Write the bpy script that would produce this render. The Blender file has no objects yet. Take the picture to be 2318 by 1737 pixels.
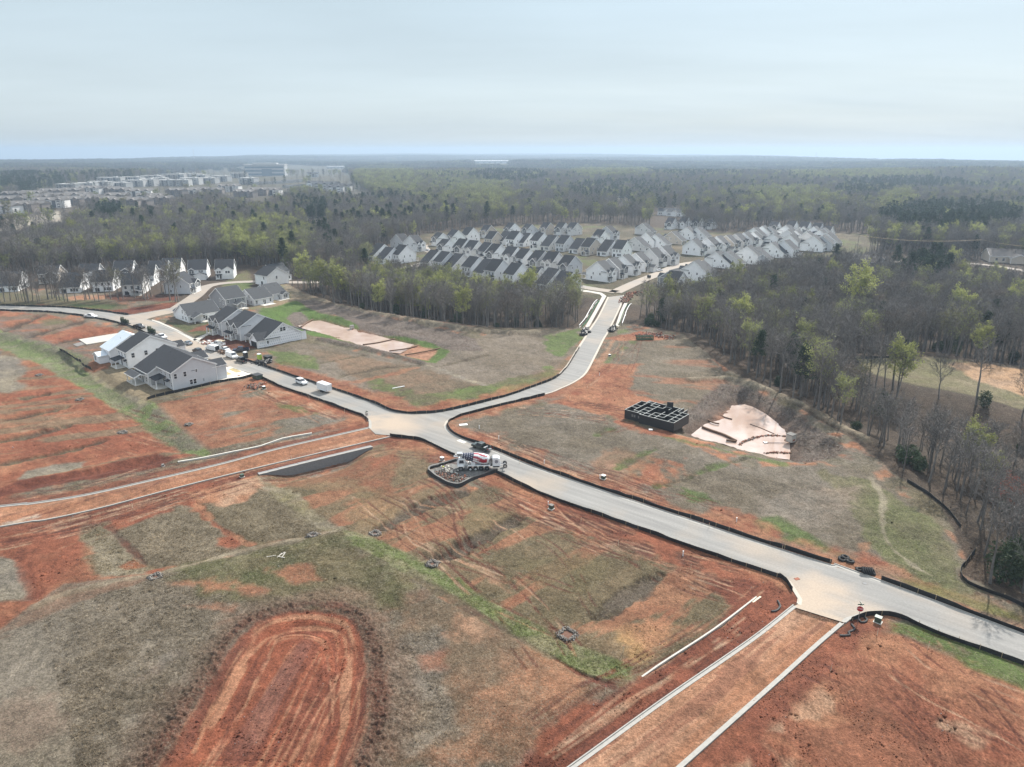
import bpy, bmesh, math, random
import numpy as np
from mathutils import Vector, Matrix
from mathutils.geometry import tessellate_polygon

R = math.radians
sc = bpy.context.scene
COL = sc.collection

# ------------------------------------------------------------------ camera, sky, sun, exposure
CAM_H, PITCH, FPX, CX, CY = 70.0, R(18.15), 1609.0, 1159.0, 868.5      # photo is 2318 x 1737
SUN_EL, SUN_AZ = R(42), R(32)          # azimuth clockwise from +Y (the way the camera looks)
EXPOSURE = 0.85

cam_d = bpy.data.cameras.new('camera'); cam = bpy.data.objects.new('camera', cam_d); COL.objects.link(cam)
cam.location = (0, 0, CAM_H); cam.rotation_euler = (R(90) - PITCH, 0, 0)
cam_d.sensor_width = 36.0; cam_d.lens = FPX / 2318 * 36.0
cam_d.clip_start = 0.5; cam_d.clip_end = 80000
sc.camera = cam

world = bpy.data.worlds.new('World'); sc.world = world; world.use_nodes = True
def build_sky():
    nt = world.node_tree; N = nt.nodes; L = nt.links; N.clear()
    out = N.new('ShaderNodeOutputWorld'); bg = N.new('ShaderNodeBackground'); bg.inputs['Strength'].default_value = 0.10
    sky = N.new('ShaderNodeTexSky'); sky.sky_type = 'NISHITA'; sky.sun_disc = False
    sky.sun_elevation = SUN_EL; sky.sun_rotation = SUN_AZ; sky.altitude = 200; sky.air_density = 1.0; sky.dust_density = 1.2; sky.ozone_density = 1.5
    tc = N.new('ShaderNodeTexCoord')
    sep = N.new('ShaderNodeSeparateXYZ'); L.new(tc.outputs['Generated'], sep.inputs[0])
    # thin high cloud: project the view direction on a flat cloud layer, long streaks
    mx = N.new('ShaderNodeMath'); mx.operation = 'MAXIMUM'; mx.inputs[1].default_value = 0.0; L.new(sep.outputs['Z'], mx.inputs[0])
    ad = N.new('ShaderNodeMath'); ad.operation = 'ADD'; ad.inputs[1].default_value = 0.09; L.new(mx.outputs[0], ad.inputs[0])
    dv = N.new('ShaderNodeVectorMath'); dv.operation = 'DIVIDE'; L.new(tc.outputs['Generated'], dv.inputs[0])
    cb = N.new('ShaderNodeCombineXYZ'); 
    for i in range(3): L.new(ad.outputs[0], cb.inputs[i])
    L.new(cb.outputs[0], dv.inputs[1])
    mp = N.new('ShaderNodeMapping'); mp.inputs['Scale'].default_value = (0.42, 0.95, 1); mp.inputs['Rotation'].default_value = (0, 0, R(11)); L.new(dv.outputs[0], mp.inputs[0])
    n1 = N.new('ShaderNodeTexNoise'); n1.inputs['Scale'].default_value = 0.8; n1.inputs['Detail'].default_value = 7; n1.inputs['Roughness'].default_value = 0.5; n1.inputs['Distortion'].default_value = 0.4
    L.new(mp.outputs[0], n1.inputs[0])
    rp = N.new('ShaderNodeValToRGB'); rp.color_ramp.elements[0].position = 0.30; rp.color_ramp.elements[1].position = 0.72
    rp.color_ramp.elements[0].color = (0.90, 0.90, 0.90, 1); rp.color_ramp.elements[1].color = (0.97, 0.97, 0.97, 1)
    L.new(n1.outputs[0], rp.inputs[0])
    mix = N.new('ShaderNodeMix'); mix.data_type = 'RGBA'
    L.new(rp.outputs[0], mix.inputs[0]); L.new(sky.outputs[0], mix.inputs[6])
    # veil colour: greyer blue overhead, whiter towards the horizon
    vr = N.new('ShaderNodeValToRGB'); e = vr.color_ramp.elements; e[0].position = 0.0; e[1].position = 0.20; e4 = vr.color_ramp.elements.new(0.055); e4.color = (SKY_LOW[0], SKY_LOW[1], SKY_LOW[2], 1); e3 = vr.color_ramp.elements.new(0.5); e3.color = (SKY_ZEN[0], SKY_ZEN[1], SKY_ZEN[2], 1)
    vr.color_ramp.elements[0].color = (0.50, 0.555, 0.57, 1); [q for q in vr.color_ramp.elements if abs(q.position - 0.2) < 1e-4][0].color = (SKY_TOP[0], SKY_TOP[1], SKY_TOP[2], 1)
    L.new(sep.outputs['Z'], vr.inputs[0])
    n2 = N.new('ShaderNodeTexNoise'); n2.inputs['Scale'].default_value = 1.1; n2.inputs['Detail'].default_value = 6; n2.inputs['Roughness'].default_value = 0.55; L.new(mp.outputs[0], n2.inputs[0])
    mr = N.new('ShaderNodeMapRange'); mr.inputs[1].default_value = 0.35; mr.inputs[2].default_value = 0.7; mr.inputs[3].default_value = 0.96*SKY_GAIN; mr.inputs[4].default_value = 1.045*SKY_GAIN
    L.new(n2.outputs[0], mr.inputs[0])
    ml = N.new('ShaderNodeVectorMath'); ml.operation = 'SCALE'; L.new(vr.outputs[0], ml.inputs[0]); L.new(mr.outputs[0], ml.inputs['Scale'])
    # the cloud veil glows round the sun
    dt = N.new('ShaderNodeVectorMath'); dt.operation = 'DOT_PRODUCT'; L.new(tc.outputs['Generated'], dt.inputs[0]); dt.inputs[1].default_value = (math.sin(SUN_AZ) * math.cos(SUN_EL), math.cos(SUN_AZ) * math.cos(SUN_EL), math.sin(SUN_EL))
    m0 = N.new('ShaderNodeMath'); m0.operation = 'MAXIMUM'; m0.inputs[1].default_value = 0.0; L.new(dt.outputs['Value'], m0.inputs[0]); pw = N.new('ShaderNodeMath'); pw.operation = 'POWER'; pw.inputs[1].default_value = 14; L.new(m0.outputs[0], pw.inputs[0])
    gl = N.new('ShaderNodeMath'); gl.operation = 'MULTIPLY_ADD'; gl.inputs[1].default_value = 1.4; gl.inputs[2].default_value = 1.0; L.new(pw.outputs[0], gl.inputs[0])
    mg = N.new('ShaderNodeVectorMath'); mg.operation = 'SCALE'; L.new(ml.outputs[0], mg.inputs[0]); L.new(gl.outputs[0], mg.inputs['Scale']); ml = mg
    L.new(ml.outputs[0], mix.inputs[7]); L.new(mix.outputs[2], bg.inputs[0]); L.new(bg.outputs[0], out.inputs[0])
SKY_LOW = (0.575, 0.66, 0.70); SKY_TOP = (0.515, 0.635, 0.71); SKY_ZEN = (0.86, 0.94, 1.02); SKY_GAIN = 6.4
build_sky()

sun_d = bpy.data.lights.new('sun', 'SUN'); sun = bpy.data.objects.new('sun', sun_d); COL.objects.link(sun)
sun_d.energy = 4.3; sun_d.angle = R(0.9); sun_d.color = (1.0, 0.95, 0.87)
_sv = Vector((math.sin(SUN_AZ) * math.cos(SUN_EL), math.cos(SUN_AZ) * math.cos(SUN_EL), math.sin(SUN_EL)))
sun.rotation_euler = _sv.to_track_quat('Z', 'Y').to_euler()

sc.view_settings.view_transform = 'Standard'; sc.view_settings.look = 'None'; sc.view_settings.gamma = 1
sc.view_settings.use_curve_mapping = False; sc.view_settings.exposure = EXPOSURE
sc.cycles.use_denoising = True
sc.cycles.max_bounces = 4; sc.cycles.diffuse_bounces = 2; sc.cycles.glossy_bounces = 2; sc.cycles.transmission_bounces = 2
sc.cycles.volume_bounces = 0; sc.cycles.transparent_max_bounces = 6
sc.cycles.use_adaptive_sampling = False

# ------------------------------------------------------------------ small helpers
random.seed(7); rng = np.random.default_rng(11)

def vn(x, y, seed=0):
    xi = np.floor(x).astype(np.int64); yi = np.floor(y).astype(np.int64); xf = x - xi; yf = y - yi
    def h(a, b):
        v = (a * 374761393 + b * 668265263 + seed * 2147483647 + 1013904223) & 0xffffffff
        v = ((v ^ (v >> 13)) * 1274126177) & 0xffffffff
        v = ((v ^ (v >> 16)) * 2246822519) & 0xffffffff
        return (v ^ (v >> 15)) / 4294967295.0
    u = xf * xf * (3 - 2 * xf); w = yf * yf * (3 - 2 * yf)
    return (h(xi, yi) * (1 - u) + h(xi + 1, yi) * u) * (1 - w) + (h(xi, yi + 1) * (1 - u) + h(xi + 1, yi + 1) * u) * w

def fbm(x, y, scale, octs=4, seed=0, ang=0, stretch=1, gain=0.55):
    """value noise, 0..1 centred on 0.5; scale = metres of the largest blobs, stretched along ANG"""
    if ang or stretch != 1:
        c, s = math.cos(ang), math.sin(ang); x, y = (x * c + y * s) / stretch, -x * s + y * c
    t = 0; a = 1; tot = 0; f = 1.0 / scale
    for o in range(octs):
        t = t + a * vn(x * f + 17.3 * o, y * f - 9.1 * o, seed + o * 31); tot += a; a *= gain; f *= 2.03
    return np.clip((t / tot - 0.5) * 1.5 + 0.5, 0, 1)

def sst(a, b, x):
    t = np.clip((x - a) / (b - a), 0, 1); return t * t * (3 - 2 * t)

def seg_dist(px, py, pts, closed=False):
    """distance to a polyline, and the side/along information"""
    d2 = np.full(px.shape, 1e18); n = len(pts)
    for i in range(n if closed else n - 1):
        ax, ay = pts[i]; bx, by = pts[(i + 1) % n]; vx, vy = bx - ax, by - ay; l2 = vx * vx + vy * vy + 1e-12
        t = np.clip(((px - ax) * vx + (py - ay) * vy) / l2, 0, 1)
        d2 = np.minimum(d2, (px - ax - t * vx) ** 2 + (py - ay - t * vy) ** 2)
    return np.sqrt(d2)

def inside(px, py, pts):
    c = np.zeros(px.shape, bool); n = len(pts); j = n - 1
    for i in range(n):
        xi, yi = pts[i]; xj, yj = pts[j]
        if yi != yj:
            c ^= ((yi > py) != (yj > py)) & (px < (xj - xi) * (py - yi) / (yj - yi) + xi)
        j = i
    return c

def sdist(px, py, pts):
    """signed distance to a polygon, positive inside; far points cut off at -60"""
    P = np.asarray(pts); lo = P.min(0) - 60; hi = P.max(0) + 60
    m = (px > lo[0]) & (px < hi[0]) & (py > lo[1]) & (py < hi[1]); out = np.full(px.shape, -60.0)
    if m.any():
        x = px[m]; y = py[m]; d = seg_dist(x, y, pts, True); out[m] = np.where(inside(x, y, pts), d, -d)
    return out

def ray(x, y, z=0.0):
    """the place where photo pixel (x, y) meets the level z"""
    a = (x - CX) / FPX; b = (CY - y) / FPX
    dx, dy, dz = a, math.cos(PITCH) + b * math.sin(PITCH), -math.sin(PITCH) + b * math.cos(PITCH)
    t = (CAM_H - z) / -dz
    return (dx * t, dy * t)
def pix(px, z=0.0): return [ray(x, y, z) for x, y in px]
K = 2318 / 2212.0
def D(*p, z=0.0): return [ray(x * K, y * K, z) for x, y in p]
def Cr(x0, y0, w, *p, z=0.0):
    """points read off an enlarged crop w photo pixels wide, shown 2212 wide"""
    s = 2212.0 / w; return [ray(x0 + x / s, y0 + y / s, z) for x, y in p]
def smooth_line(pts, step=1.5, closed=False):
    """Catmull-Rom through the points, resampled"""
    P = [np.array(p, float) for p in pts]; n = len(P); out = []
    for i in range(n if closed else n - 1):
        p1, p2 = P[i], P[(i + 1) % n]
        p0 = P[i - 1] if (i > 0 or closed) else 2 * p1 - p2
        p3 = P[(i + 2) % n] if (i + 2 < n or closed) else 2 * p2 - p1
        m = max(1, int(np.linalg.norm(p2 - p1) / step))
        for k in range(m):
            t = k / m
            out.append(tuple(0.5 * ((2 * p1) + (-p0 + p2) * t + (2 * p0 - 5 * p1 + 4 * p2 - p3) * t * t + (-p0 + 3 * p1 - 3 * p2 + p3) * t ** 3)))
    if not closed: out.append(tuple(P[-1]))
    return out
def offset_line(pts, d):
    """shift a polyline to its left by d"""
    P = np.asarray(pts, float); t = np.gradient(P, axis=0); t /= np.linalg.norm(t, axis=1)[:, None] + 1e-9
    return [tuple(q) for q in P + np.stack([-t[:, 1], t[:, 0]], 1) * d]
def extend(a, b, m):
    v = (b[0] - a[0], b[1] - a[1]); l = math.hypot(*v); return (b[0] + v[0] / l * m, b[1] + v[1] / l * m)

# ------------------------------------------------------------------ objects, tags, materials
def tag(o, label=None, cat=None, group=None, kind=None):
    if label: o['label'] = label
    if cat: o['category'] = cat
    if group: o['group'] = group
    if kind: o['kind'] = kind
    return o
def empty(name, loc=(0, 0, 0), rz=0.0, label=None, cat=None, group=None):
    o = bpy.data.objects.new(name, None); o.location = loc; o.rotation_euler = (0, 0, rz); o.empty_display_size = 0.2
    COL.objects.link(o); return tag(o, label, cat, group)
def link(name, me, parent=None):
    o = bpy.data.objects.new(name, me); COL.objects.link(o)
    if parent is not None: o.parent = parent
    return o
KIDS = {}
def kids(o):
    return KIDS.get(o.name) or [c for c in o.children]
def copy_tree(o, parent=None, swap=None):
    c = o.copy(); COL.objects.link(c)
    if parent is not None: c.parent = parent
    if swap and c.type == 'MESH':
        for i, s in enumerate(c.data.materials):
            if s and s.name in swap:
                c.material_slots[i].link = 'OBJECT'; c.material_slots[i].material = swap[s.name]
    for ch in list(o.children): copy_tree(ch, c, swap)
    return c

class MB:
    """collects faces with material indices, makes ONE mesh"""
    def __init__(s): s.v = []; s.f = []; s.m = []; s.mats = []
    def mi(s, m):
        if m not in s.mats: s.mats.append(m)
        return s.mats.index(m)
    def poly(s, pts, m):
        b = len(s.v); s.v += [tuple(p) for p in pts]; s.f.append(tuple(range(b, b + len(pts)))); s.m.append(s.mi(m)); return s
    def faces(s, vs, fs, m):
        b = len(s.v); s.v += [tuple(p) for p in vs]; k = s.mi(m)
        for f in fs: s.f.append(tuple(i + b for i in f)); s.m.append(k)
        return s
    def box(s, c, d, m, rz=0.0, top=1.0):
        """c = centre of the base, d = size; top = taper of the upper face"""
        cx, cy, cz = c; w, l, h = d[0] / 2, d[1] / 2, d[2]; co, si = math.cos(rz), math.sin(rz); vs = []
        for z, k in ((0, 1), (h, top)):
            for x, y in ((-w, -l), (w, -l), (w, l), (-w, l)):
                vs.append((cx + (x * co - y * si) * k, cy + (x * si + y * co) * k, cz + z))
        return s.faces(vs, [(3, 2, 1, 0), (4, 5, 6, 7), (0, 1, 5, 4), (1, 2, 6, 5), (2, 3, 7, 6), (3, 0, 4, 7)], m)
    def tube(s, a, b, r0, m, r1=None, n=6, caps=True):
        a = Vector(a); b = Vector(b); r1 = r0 if r1 is None else r1
        d = (b - a).normalized(); u = d.orthogonal().normalized(); w = d.cross(u); vs = []
        for p, r in ((a, r0), (b, r1)):
            for i in range(n):
                t = 2 * math.pi * i / n; vs.append(tuple(p + (u * math.cos(t) + w * math.sin(t)) * r))
        fs = [(i, (i + 1) % n, n + (i + 1) % n, n + i) for i in range(n)]
        if caps: fs += [tuple(range(n - 1, -1, -1)), tuple(range(n, 2 * n))]
        return s.faces(vs, fs, m)
    def prism(s, prof, ax, a, b, m):
        """a profile of (p, z) pairs swept along axis ax ('x' or 'y') from a to b"""
        n = len(prof); P = (lambda p, z, t: (t, p, z)) if ax == 'x' else (lambda p, z, t: (p, t, z))
        vs = [P(p, z, a) for p, z in prof] + [P(p, z, b) for p, z in prof]
        fs = [(i, (i + 1) % n, n + (i + 1) % n, n + i) for i in range(n)] + [tuple(range(n - 1, -1, -1)), tuple(range(n, 2 * n))]
        return s.faces(vs, fs, m)
    def mesh(s, name, smooth=False, bevel=0.0):
        me = bpy.data.meshes.new(name); me.from_pydata(s.v, [], s.f)
        for m in s.mats: me.materials.append(m)
        me.polygons.foreach_set('material_index', s.m)
        bm = bmesh.new(); bm.from_mesh(me)
        bmesh.ops.remove_doubles(bm, verts=bm.verts, dist=0.0005)
        bmesh.ops.recalc_face_normals(bm, faces=bm.faces)
        if bevel: bmesh.ops.bevel(bm, geom=[e for e in bm.edges if len(e.link_faces) == 2 and e.calc_face_angle(0) > 0.5], offset=bevel, segments=2, affect='EDGES', clamp_overlap=True)
        bm.to_mesh(me); bm.free()
        if smooth: me.polygons.foreach_set('use_smooth', [True] * len(me.polygons))
        me.update(); return me
    def build(s, name, parent=None, smooth=False, bevel=0.0): return link(name, s.mesh(name, smooth, bevel), parent)

def np_mesh(name, V, F, mats, midx=None, smooth=False):
    """mesh from numpy arrays; F is (n, 3) or (n, 4)"""
    V = np.asarray(V, np.float32); F = np.asarray(F, np.int32); me = bpy.data.meshes.new(name); k = F.shape[1]
    me.vertices.add(len(V)); me.vertices.foreach_set('co', V.ravel())
    me.loops.add(F.size); me.loops.foreach_set('vertex_index', F.ravel())
    me.polygons.add(len(F)); me.polygons.foreach_set('loop_start', np.arange(0, F.size, k, dtype=np.int32))
    me.polygons.foreach_set('loop_total', np.full(len(F), k, np.int32))
    for m in mats: me.materials.append(m)
    if midx is not None: me.polygons.foreach_set('material_index', np.asarray(midx, np.int32))
    if smooth: me.polygons.foreach_set('use_smooth', np.ones(len(F), bool))
    me.update(calc_edges=True); return me
def set_color(me, name, C):
    a = me.color_attributes.new(name, 'FLOAT_COLOR', 'POINT')
    a.data.foreach_set('color', np.concatenate([C, np.ones((len(C), 1))], 1).astype(np.float32).ravel() if C.shape[1] == 3 else C.astype(np.float32).ravel())

def pm(name, col, rough=0.8, var=0.18, scale=2.0, bump=0.0, bscale=None, metal=0.0, rnd=0.0, col2=None, spec=0.5, coat=0.0):
    """procedural paint/stone/earth: world-space noise shifts the colour, a finer one the surface"""
    m = bpy.data.materials.new(name); m.use_nodes = True; nt = m.node_tree; N = nt.nodes; L = nt.links
    b = N['Principled BSDF']; b.inputs['Roughness'].default_value = rough; b.inputs['Metallic'].default_value = metal
    b.inputs['Specular IOR Level'].default_value = spec; b.inputs['Coat Weight'].default_value = coat
    g = N.new('ShaderNodeNewGeometry'); n = N.new('ShaderNodeTexNoise'); n.inputs['Scale'].default_value = scale; n.inputs['Detail'].default_value = 5; n.inputs['Roughness'].default_value = 0.6
    L.new(g.outputs['Position'], n.inputs['Vector'])
    mr = N.new('ShaderNodeMapRange'); mr.inputs[1].default_value = 0.3; mr.inputs[2].default_value = 0.7; mr.inputs[3].default_value = 1 - var; mr.inputs[4].default_value = 1 + var
    L.new(n.outputs['Fac'], mr.inputs[0])
    base = N.new('ShaderNodeRGB'); base.outputs[0].default_value = (*col, 1); src = base.outputs[0]
    if col2 is not None:
        mixc = N.new('ShaderNodeMix'); mixc.data_type = 'RGBA'; mixc.inputs[7].default_value = (*col2, 1); L.new(src, mixc.inputs[6])
        mm = N.new('ShaderNodeMapRange'); mm.inputs[1].default_value = 0.42; mm.inputs[2].default_value = 0.58; L.new(n.outputs['Fac'], mm.inputs[0]); L.new(mm.outputs[0], mixc.inputs[0]); src = mixc.outputs[2]
    fac = mr.outputs[0]
    if rnd:
        oi = N.new('ShaderNodeObjectInfo'); r2 = N.new('ShaderNodeMapRange'); r2.inputs[3].default_value = 1 - rnd; r2.inputs[4].default_value = 1 + rnd
        L.new(oi.outputs['Random'], r2.inputs[0]); mu = N.new('ShaderNodeMath'); mu.operation = 'MULTIPLY'; L.new(fac, mu.inputs[0]); L.new(r2.outputs[0], mu.inputs[1]); fac = mu.outputs[0]
    sca = N.new('ShaderNodeVectorMath'); sca.operation = 'SCALE'; L.new(src, sca.inputs[0]); L.new(fac, sca.inputs['Scale']); L.new(sca.outputs[0], b.inputs['Base Color'])
    if bump:
        n2 = N.new('ShaderNodeTexNoise'); n2.inputs['Scale'].default_value = bscale or scale * 6; n2.inputs['Detail'].default_value = 4; L.new(g.outputs['Position'], n2.inputs['Vector'])
        bp = N.new('ShaderNodeBump'); bp.inputs['Strength'].default_value = bump; bp.inputs['Distance'].default_value = 0.05; L.new(n2.outputs['Fac'], bp.inputs['Height']); L.new(bp.outputs[0], b.inputs['Normal'])
    return m
# ------------------------------------------------------------------ roads (outlines read off the photo, laid on the level z = 0)
R_UP = [(1993,1315),(1884,1281),(1700,1222.6),(1250,1072),(1112,1018),(1074,1005),(1042,993),(1016,977),(1009,964),(1013,954),(1032,944),(1075,931),(1231,894),(1270,880),(1301.6,865),(1326,846.2),(1345,812.3),(1366.7,768.9),(1380.3,745.8),(1406,691.6),(1413,668.5)]
R_NL = [(1376,672.6),(1354.5,716),(1334,747),(1323,765),(1308,788),(1285,825),(1262,850),(1236,864),(1153,893),(1070,915),(1000,931),(950,935),(912,933),(880,925),(826,903),(640,842),(562,815),(494,791),(471,782),(425,760),(388,745),(350,729),(331,723),(352,717),(400,707)]
R_FW = [(400,696),(289,714),(244,708),(163,699),(101,696),(0,693)]
R_FL = [(0,703),(127,708),(215,720),(271,732),(307,743),(400,785),(450,805),(491,818),(521,832),(574,847),(590,854),(640,876),(800,933),(826,944),(836,954),(836,970),(850,983),(885,986),(900,989),(955,996),(985,1008),(1033,1032),(1126,1070),(1250,1126),(1700,1285),(1767,1305),(1784,1318),(1798,1340),(1808,1356),(1806,1368),(1795,1374),(1912,1410),(1921,1403),(1946,1395),(1968,1391),(2010,1391),(2055,1402),(2119,1431),(2318,1504)]
wUP, wNL, wFW, wFL = pix(R_UP), pix(R_NL), pix(R_FW), pix(R_FL)
rb0 = ray(2318,1438); rbx = extend(wUP[0], rb0, 60); rl_x = extend(wFL[-2], wFL[-1], 60)
lfx0 = extend(wFW[-2], wFW[-1], 120); lfx1 = (lfx0[0] - 3, lfx0[1] - 8.6)
ROAD = [rbx] + wUP + wNL + wFW + [lfx0, lfx1] + wFL + [rl_x]
def strip(line, w): return offset_line(line, w / 2) + offset_line(line, -w / 2)[::-1]
ST_NE = smooth_line(pix([(1392,662),(1440,640),(1490,620),(1527,604),(1560,596),(1620,589),(1690,583)]), 4)
ST_W = smooth_line(pix([(1396,661),(1350,655),(1310,648),(1250,640),(1190,622),(1130,600),(1060,588),(1000,577),(965,566),(957,555)]), 4)
ST_P = smooth_line(pix([(600,637),(637,639),(716,639),(795,634),(885,615),(960,596)]), 4)
ST_R = smooth_line(pix([(1935,587),(1990,590),(2060,594),(2130,596),(2203,597),(2318,613),(2420,640)]), 5)
ST_L = smooth_line(pix([(395,702),(440,672),(470,648),(520,640),(560,638),(600,637)]), 4)
CORNER_W = [(-80,330)]
# the two dirt roads that are being built
DR1_U = pix([(836,968),(640,1013),(500,1050),(330,1090),(190,1121),(60,1141),(0,1146)])
DR1_L = pix([(884,989),(720,1027),(560,1065),(400,1105),(230,1150),(100,1178),(0,1193)])
DR1 = DR1_U + [extend(DR1_U[-3], DR1_U[-1], 60), extend(DR1_L[-3], DR1_L[-1], 60)] + DR1_L[::-1]
DR2_L = pix([(1797,1371),(1700,1447),(1500,1585),(1290,1737)])
DR2_R = pix([(1908,1412),(1850,1462),(1753,1550),(1543,1737)])
DR2 = DR2_L + [extend(DR2_L[-2], DR2_L[-1], 60), extend(DR2_R[-2], DR2_R[-1], 60)] + DR2_R[::-1]
PAD = Cr(900,950,350,(430,735),(790,950),(1420,745),(1240,640),(850,590))

# ------------------------------------------------------------------ large relief
WOOD_C = pix([(667,647),(716,672),(759,688),(868,711),(960,726),(1111,744),(1299,744),(1316,738),(1352,684),(1330,668),(1300,672),(1262,690),(1225,668),(1140,645),(1060,630),(985,615),(905,622),(800,642),(700,652)])
WOOD_R = pix([(1425,715),(1438,735),(1480,746),(1545,757),(1603,789),(1645,836),(1720,873),(1782,910),(1845,958),(1938,998),(1990,1030),(2033,1078),(2127,1141),(2180,1193),(2187,1255),(2178,1297),(2232,1346),(2318,1380),(2420,1420),(2560,1400),(2560,1000),(2330,935),(2230,905),(2100,880),(1975,850),(1935,830),(1945,808),(2120,803),(2330,838),(2560,840),(2560,640),(2330,640),(2200,612),(1960,600),(1880,590),(1740,600),(1640,630),(1560,655),(1500,672),(1450,690)])
FIELD_R = pix([(1940,812),(2110,806),(2330,842),(2600,860),(2600,1010),(2330,935),(2230,903),(2100,878),(1975,848)])
POND1 = Cr(600,550,500,(350,835),(480,785),(570,785),(720,830),(850,860),(1000,900),(1250,970),(1480,1020),(1330,1100),(1240,1090),(980,1025),(800,975),(620,915),(400,860), z=-1.5)
POND1B = Cr(600,550,500,(1010,1028),(1480,1020),(1720,1075),(1700,1110),(1630,1180),(1400,1135),(1240,1085), z=-1.2)
POND2 = Cr(1350,850,500,(1260,395),(1380,310),(1460,298),(1560,330),(1680,400),(1780,490),(1885,590),(1880,640),(1900,750),(1900,820),(1750,800),(1470,735),(1300,670),(1130,640),(990,598),(1110,515),(1180,468), z=-2.6)
SLOPE_CREST = smooth_line(D((-60,690),(0,712),(100,742),(200,775),(270,815),(340,870),(400,925),(455,975)), 2)
SLOPE = SLOPE_CREST + D((445,985),(400,980),(370,955),(300,905),(235,860),(150,815),(75,775),(0,745),(-60,725))
LOTS_L = SLOPE_CREST + D((455,975),(400,990),(300,1012),(200,1030),(100,1050),(0,1078),(-120,1100),(-120,690))
BANK_TOP = Cr(0,950,900,(0,390),(100,335),(300,300),(500,258),(700,210),(870,168),(960,190))
WALL1 = Cr(0,950,900,(1440,305),(1600,270),(1760,232),(1900,202),(2072,158), z=0.2)
WALL1_TOPZ = 0.35
PIT = smooth_line(D((300,1735),(362,1655),(450,1500),(530,1385),(580,1352),(640,1336),(710,1336),(765,1355),(788,1400),(795,1480),(795,1560),(775,1660),(760,1735)), 1.0)
PITC = PIT + [PIT[0]]
WALL1_SIDE = WALL1 + D((850,1010),(840,1080),(760,1130),(640,1120),(560,1060))
NB = pix([(820,600),(870,560),(970,528),(1150,510),(1330,505),(1480,515),(1640,528),(1760,518),(1960,530),(2010,552),(1950,580),(1740,598),(1640,625),(1500,668),(1440,690),(1330,672),(1230,665),(1140,642),(985,612),(900,602)])

HILL = D((-200,1420),(0,1362),(70,1310),(140,1265),(330,1255),(560,1205),(740,1155),(900,1270),(1100,1390),(1230,1480),(1330,1490),(1250,1600),(1120,1700),(600,1800),(-200,1800))
def hz(x, y):
    """ground level, large forms only"""
    x = np.atleast_1d(np.asarray(x, float)); y = np.atleast_1d(np.asarray(y, float)); r = np.hypot(x, y); z = np.zeros(x.shape)
    z -= 7.0 * sst(0, 26, sdist(x, y, WOOD_C)) + 4.5 * sst(0, 22, sdist(x, y, WOOD_R))
    for P, dz, a_, b_ in ((POND1, 2.0, -7, 2.5), (POND1B, 1.35, -7, 2.5), (POND2, 3.3, -11, 3.5)): z = np.minimum(z, -dz * sst(a_, b_, sdist(x, y, P)) + z * 0)
    d = seg_dist(x, y, SLOPE_CREST); s = sdist(x, y, LOTS_L)
    z -= 1.9 * sst(0, 8, d) * (1 - sst(25, 60, d)) * sst(0, 5, s)
    z += 1.3 * np.exp(-(seg_dist(x, y, BANK_TOP) / 3.2) ** 2)
    sw = sdist(x, y, WALL1_SIDE); dw = seg_dist(x, y, WALL1)
    wt = (x - WALL1[0][0]) / (WALL1[-1][0] - WALL1[0][0]); z -= 1.9 * sst(-1.0, -0.2, sw) * (1 - sst(2, 11, dw)) * sst(0, 0.3, wt) * sst(1.0, 0.75, wt)
    z += 1.5 * sst(-6, 3, sdist(x, y, HILL)) * sst(60, 40, r * 0 + np.abs(x + 20))
    z -= 0.9 * sst(-0.5, 4, sdist(x, y, PITC))
    # rolling country, far off; the skyline falls away to both sides
    far = sst(900, 2200, r)
    if far.any():
        th = np.degrees(np.arctan2(x, y))
        z += far * (fbm(x, y, 900, 3, 5) - 0.55) * 26
        d0 = 13500 - 9700 * sst(2, 33, np.abs(th + 1.0)) ** 0.8
        z -= np.maximum(0, r - d0) ** 1.0 * 0.011 * sst(0, 2500, r - d0)
    return z
def on(x, y, dz=0.0):
    """photo pixel -> point on the modelled ground"""
    z = 0.0
    for _ in range(8):
        p = ray(x, y, z); z = 0.5 * z + 0.5 * float(hz(*p)[0])
    return Vector((p[0], p[1], z + dz))
def gz(x, y): return float(hz(x, y)[0])

# ------------------------------------------------------------------ ground colours (base colours of bare earth, straw, grass)
RED, REDD, ORG, TAN = (0.262,0.094,0.054), (0.155,0.054,0.035), (0.36,0.175,0.10), (0.43,0.295,0.20)
OLV, GRY, STR = (0.148,0.122,0.074), (0.215,0.188,0.158), (0.30,0.255,0.185)
GRN, LGRN, DGRN, BRN, PUR, LIT = (0.098,0.145,0.04), (0.155,0.18,0.07), (0.06,0.088,0.03), (0.085,0.058,0.042), (0.18,0.148,0.132), (0.075,0.058,0.046)
A_FINE = np.linspace(R(-43), R(43), 1040)
ANG = np.concatenate([np.linspace(R(-180), R(-43), 130)[:-1], A_FINE, np.linspace(R(43), R(180), 130)[1:]])
def radii():
    out = [8.0, 20, 30, 38, 44]; r = 48.0
    while r < 17000:
        out.append(r)
        # one row per photo line near the road, coarser in the distance
        step = max(0.09, r * r / (CAM_H * 830.0)) if r < 520 else r * r / (CAM_H * 620.0)
        r += min(max(step, 0.09), 350)
    return np.array(out)
RAD = radii()
NA, NR = len(ANG), len(RAD)
gx = (RAD[:, None] * np.sin(ANG)[None, :]).ravel(); gy = (RAD[:, None] * np.cos(ANG)[None, :]).ravel()
gr = np.hypot(gx, gy)
GH = hz(gx, gy)
GC = np.zeros((len(gx), 3)); VEG = np.zeros(len(gx)); TREAD = np.zeros(len(gx))
WARP = fbm(gx, gy, 9, 4, 1) - 0.5; WARP2 = fbm(gx, gy, 2.2, 3, 2) - 0.5
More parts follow.
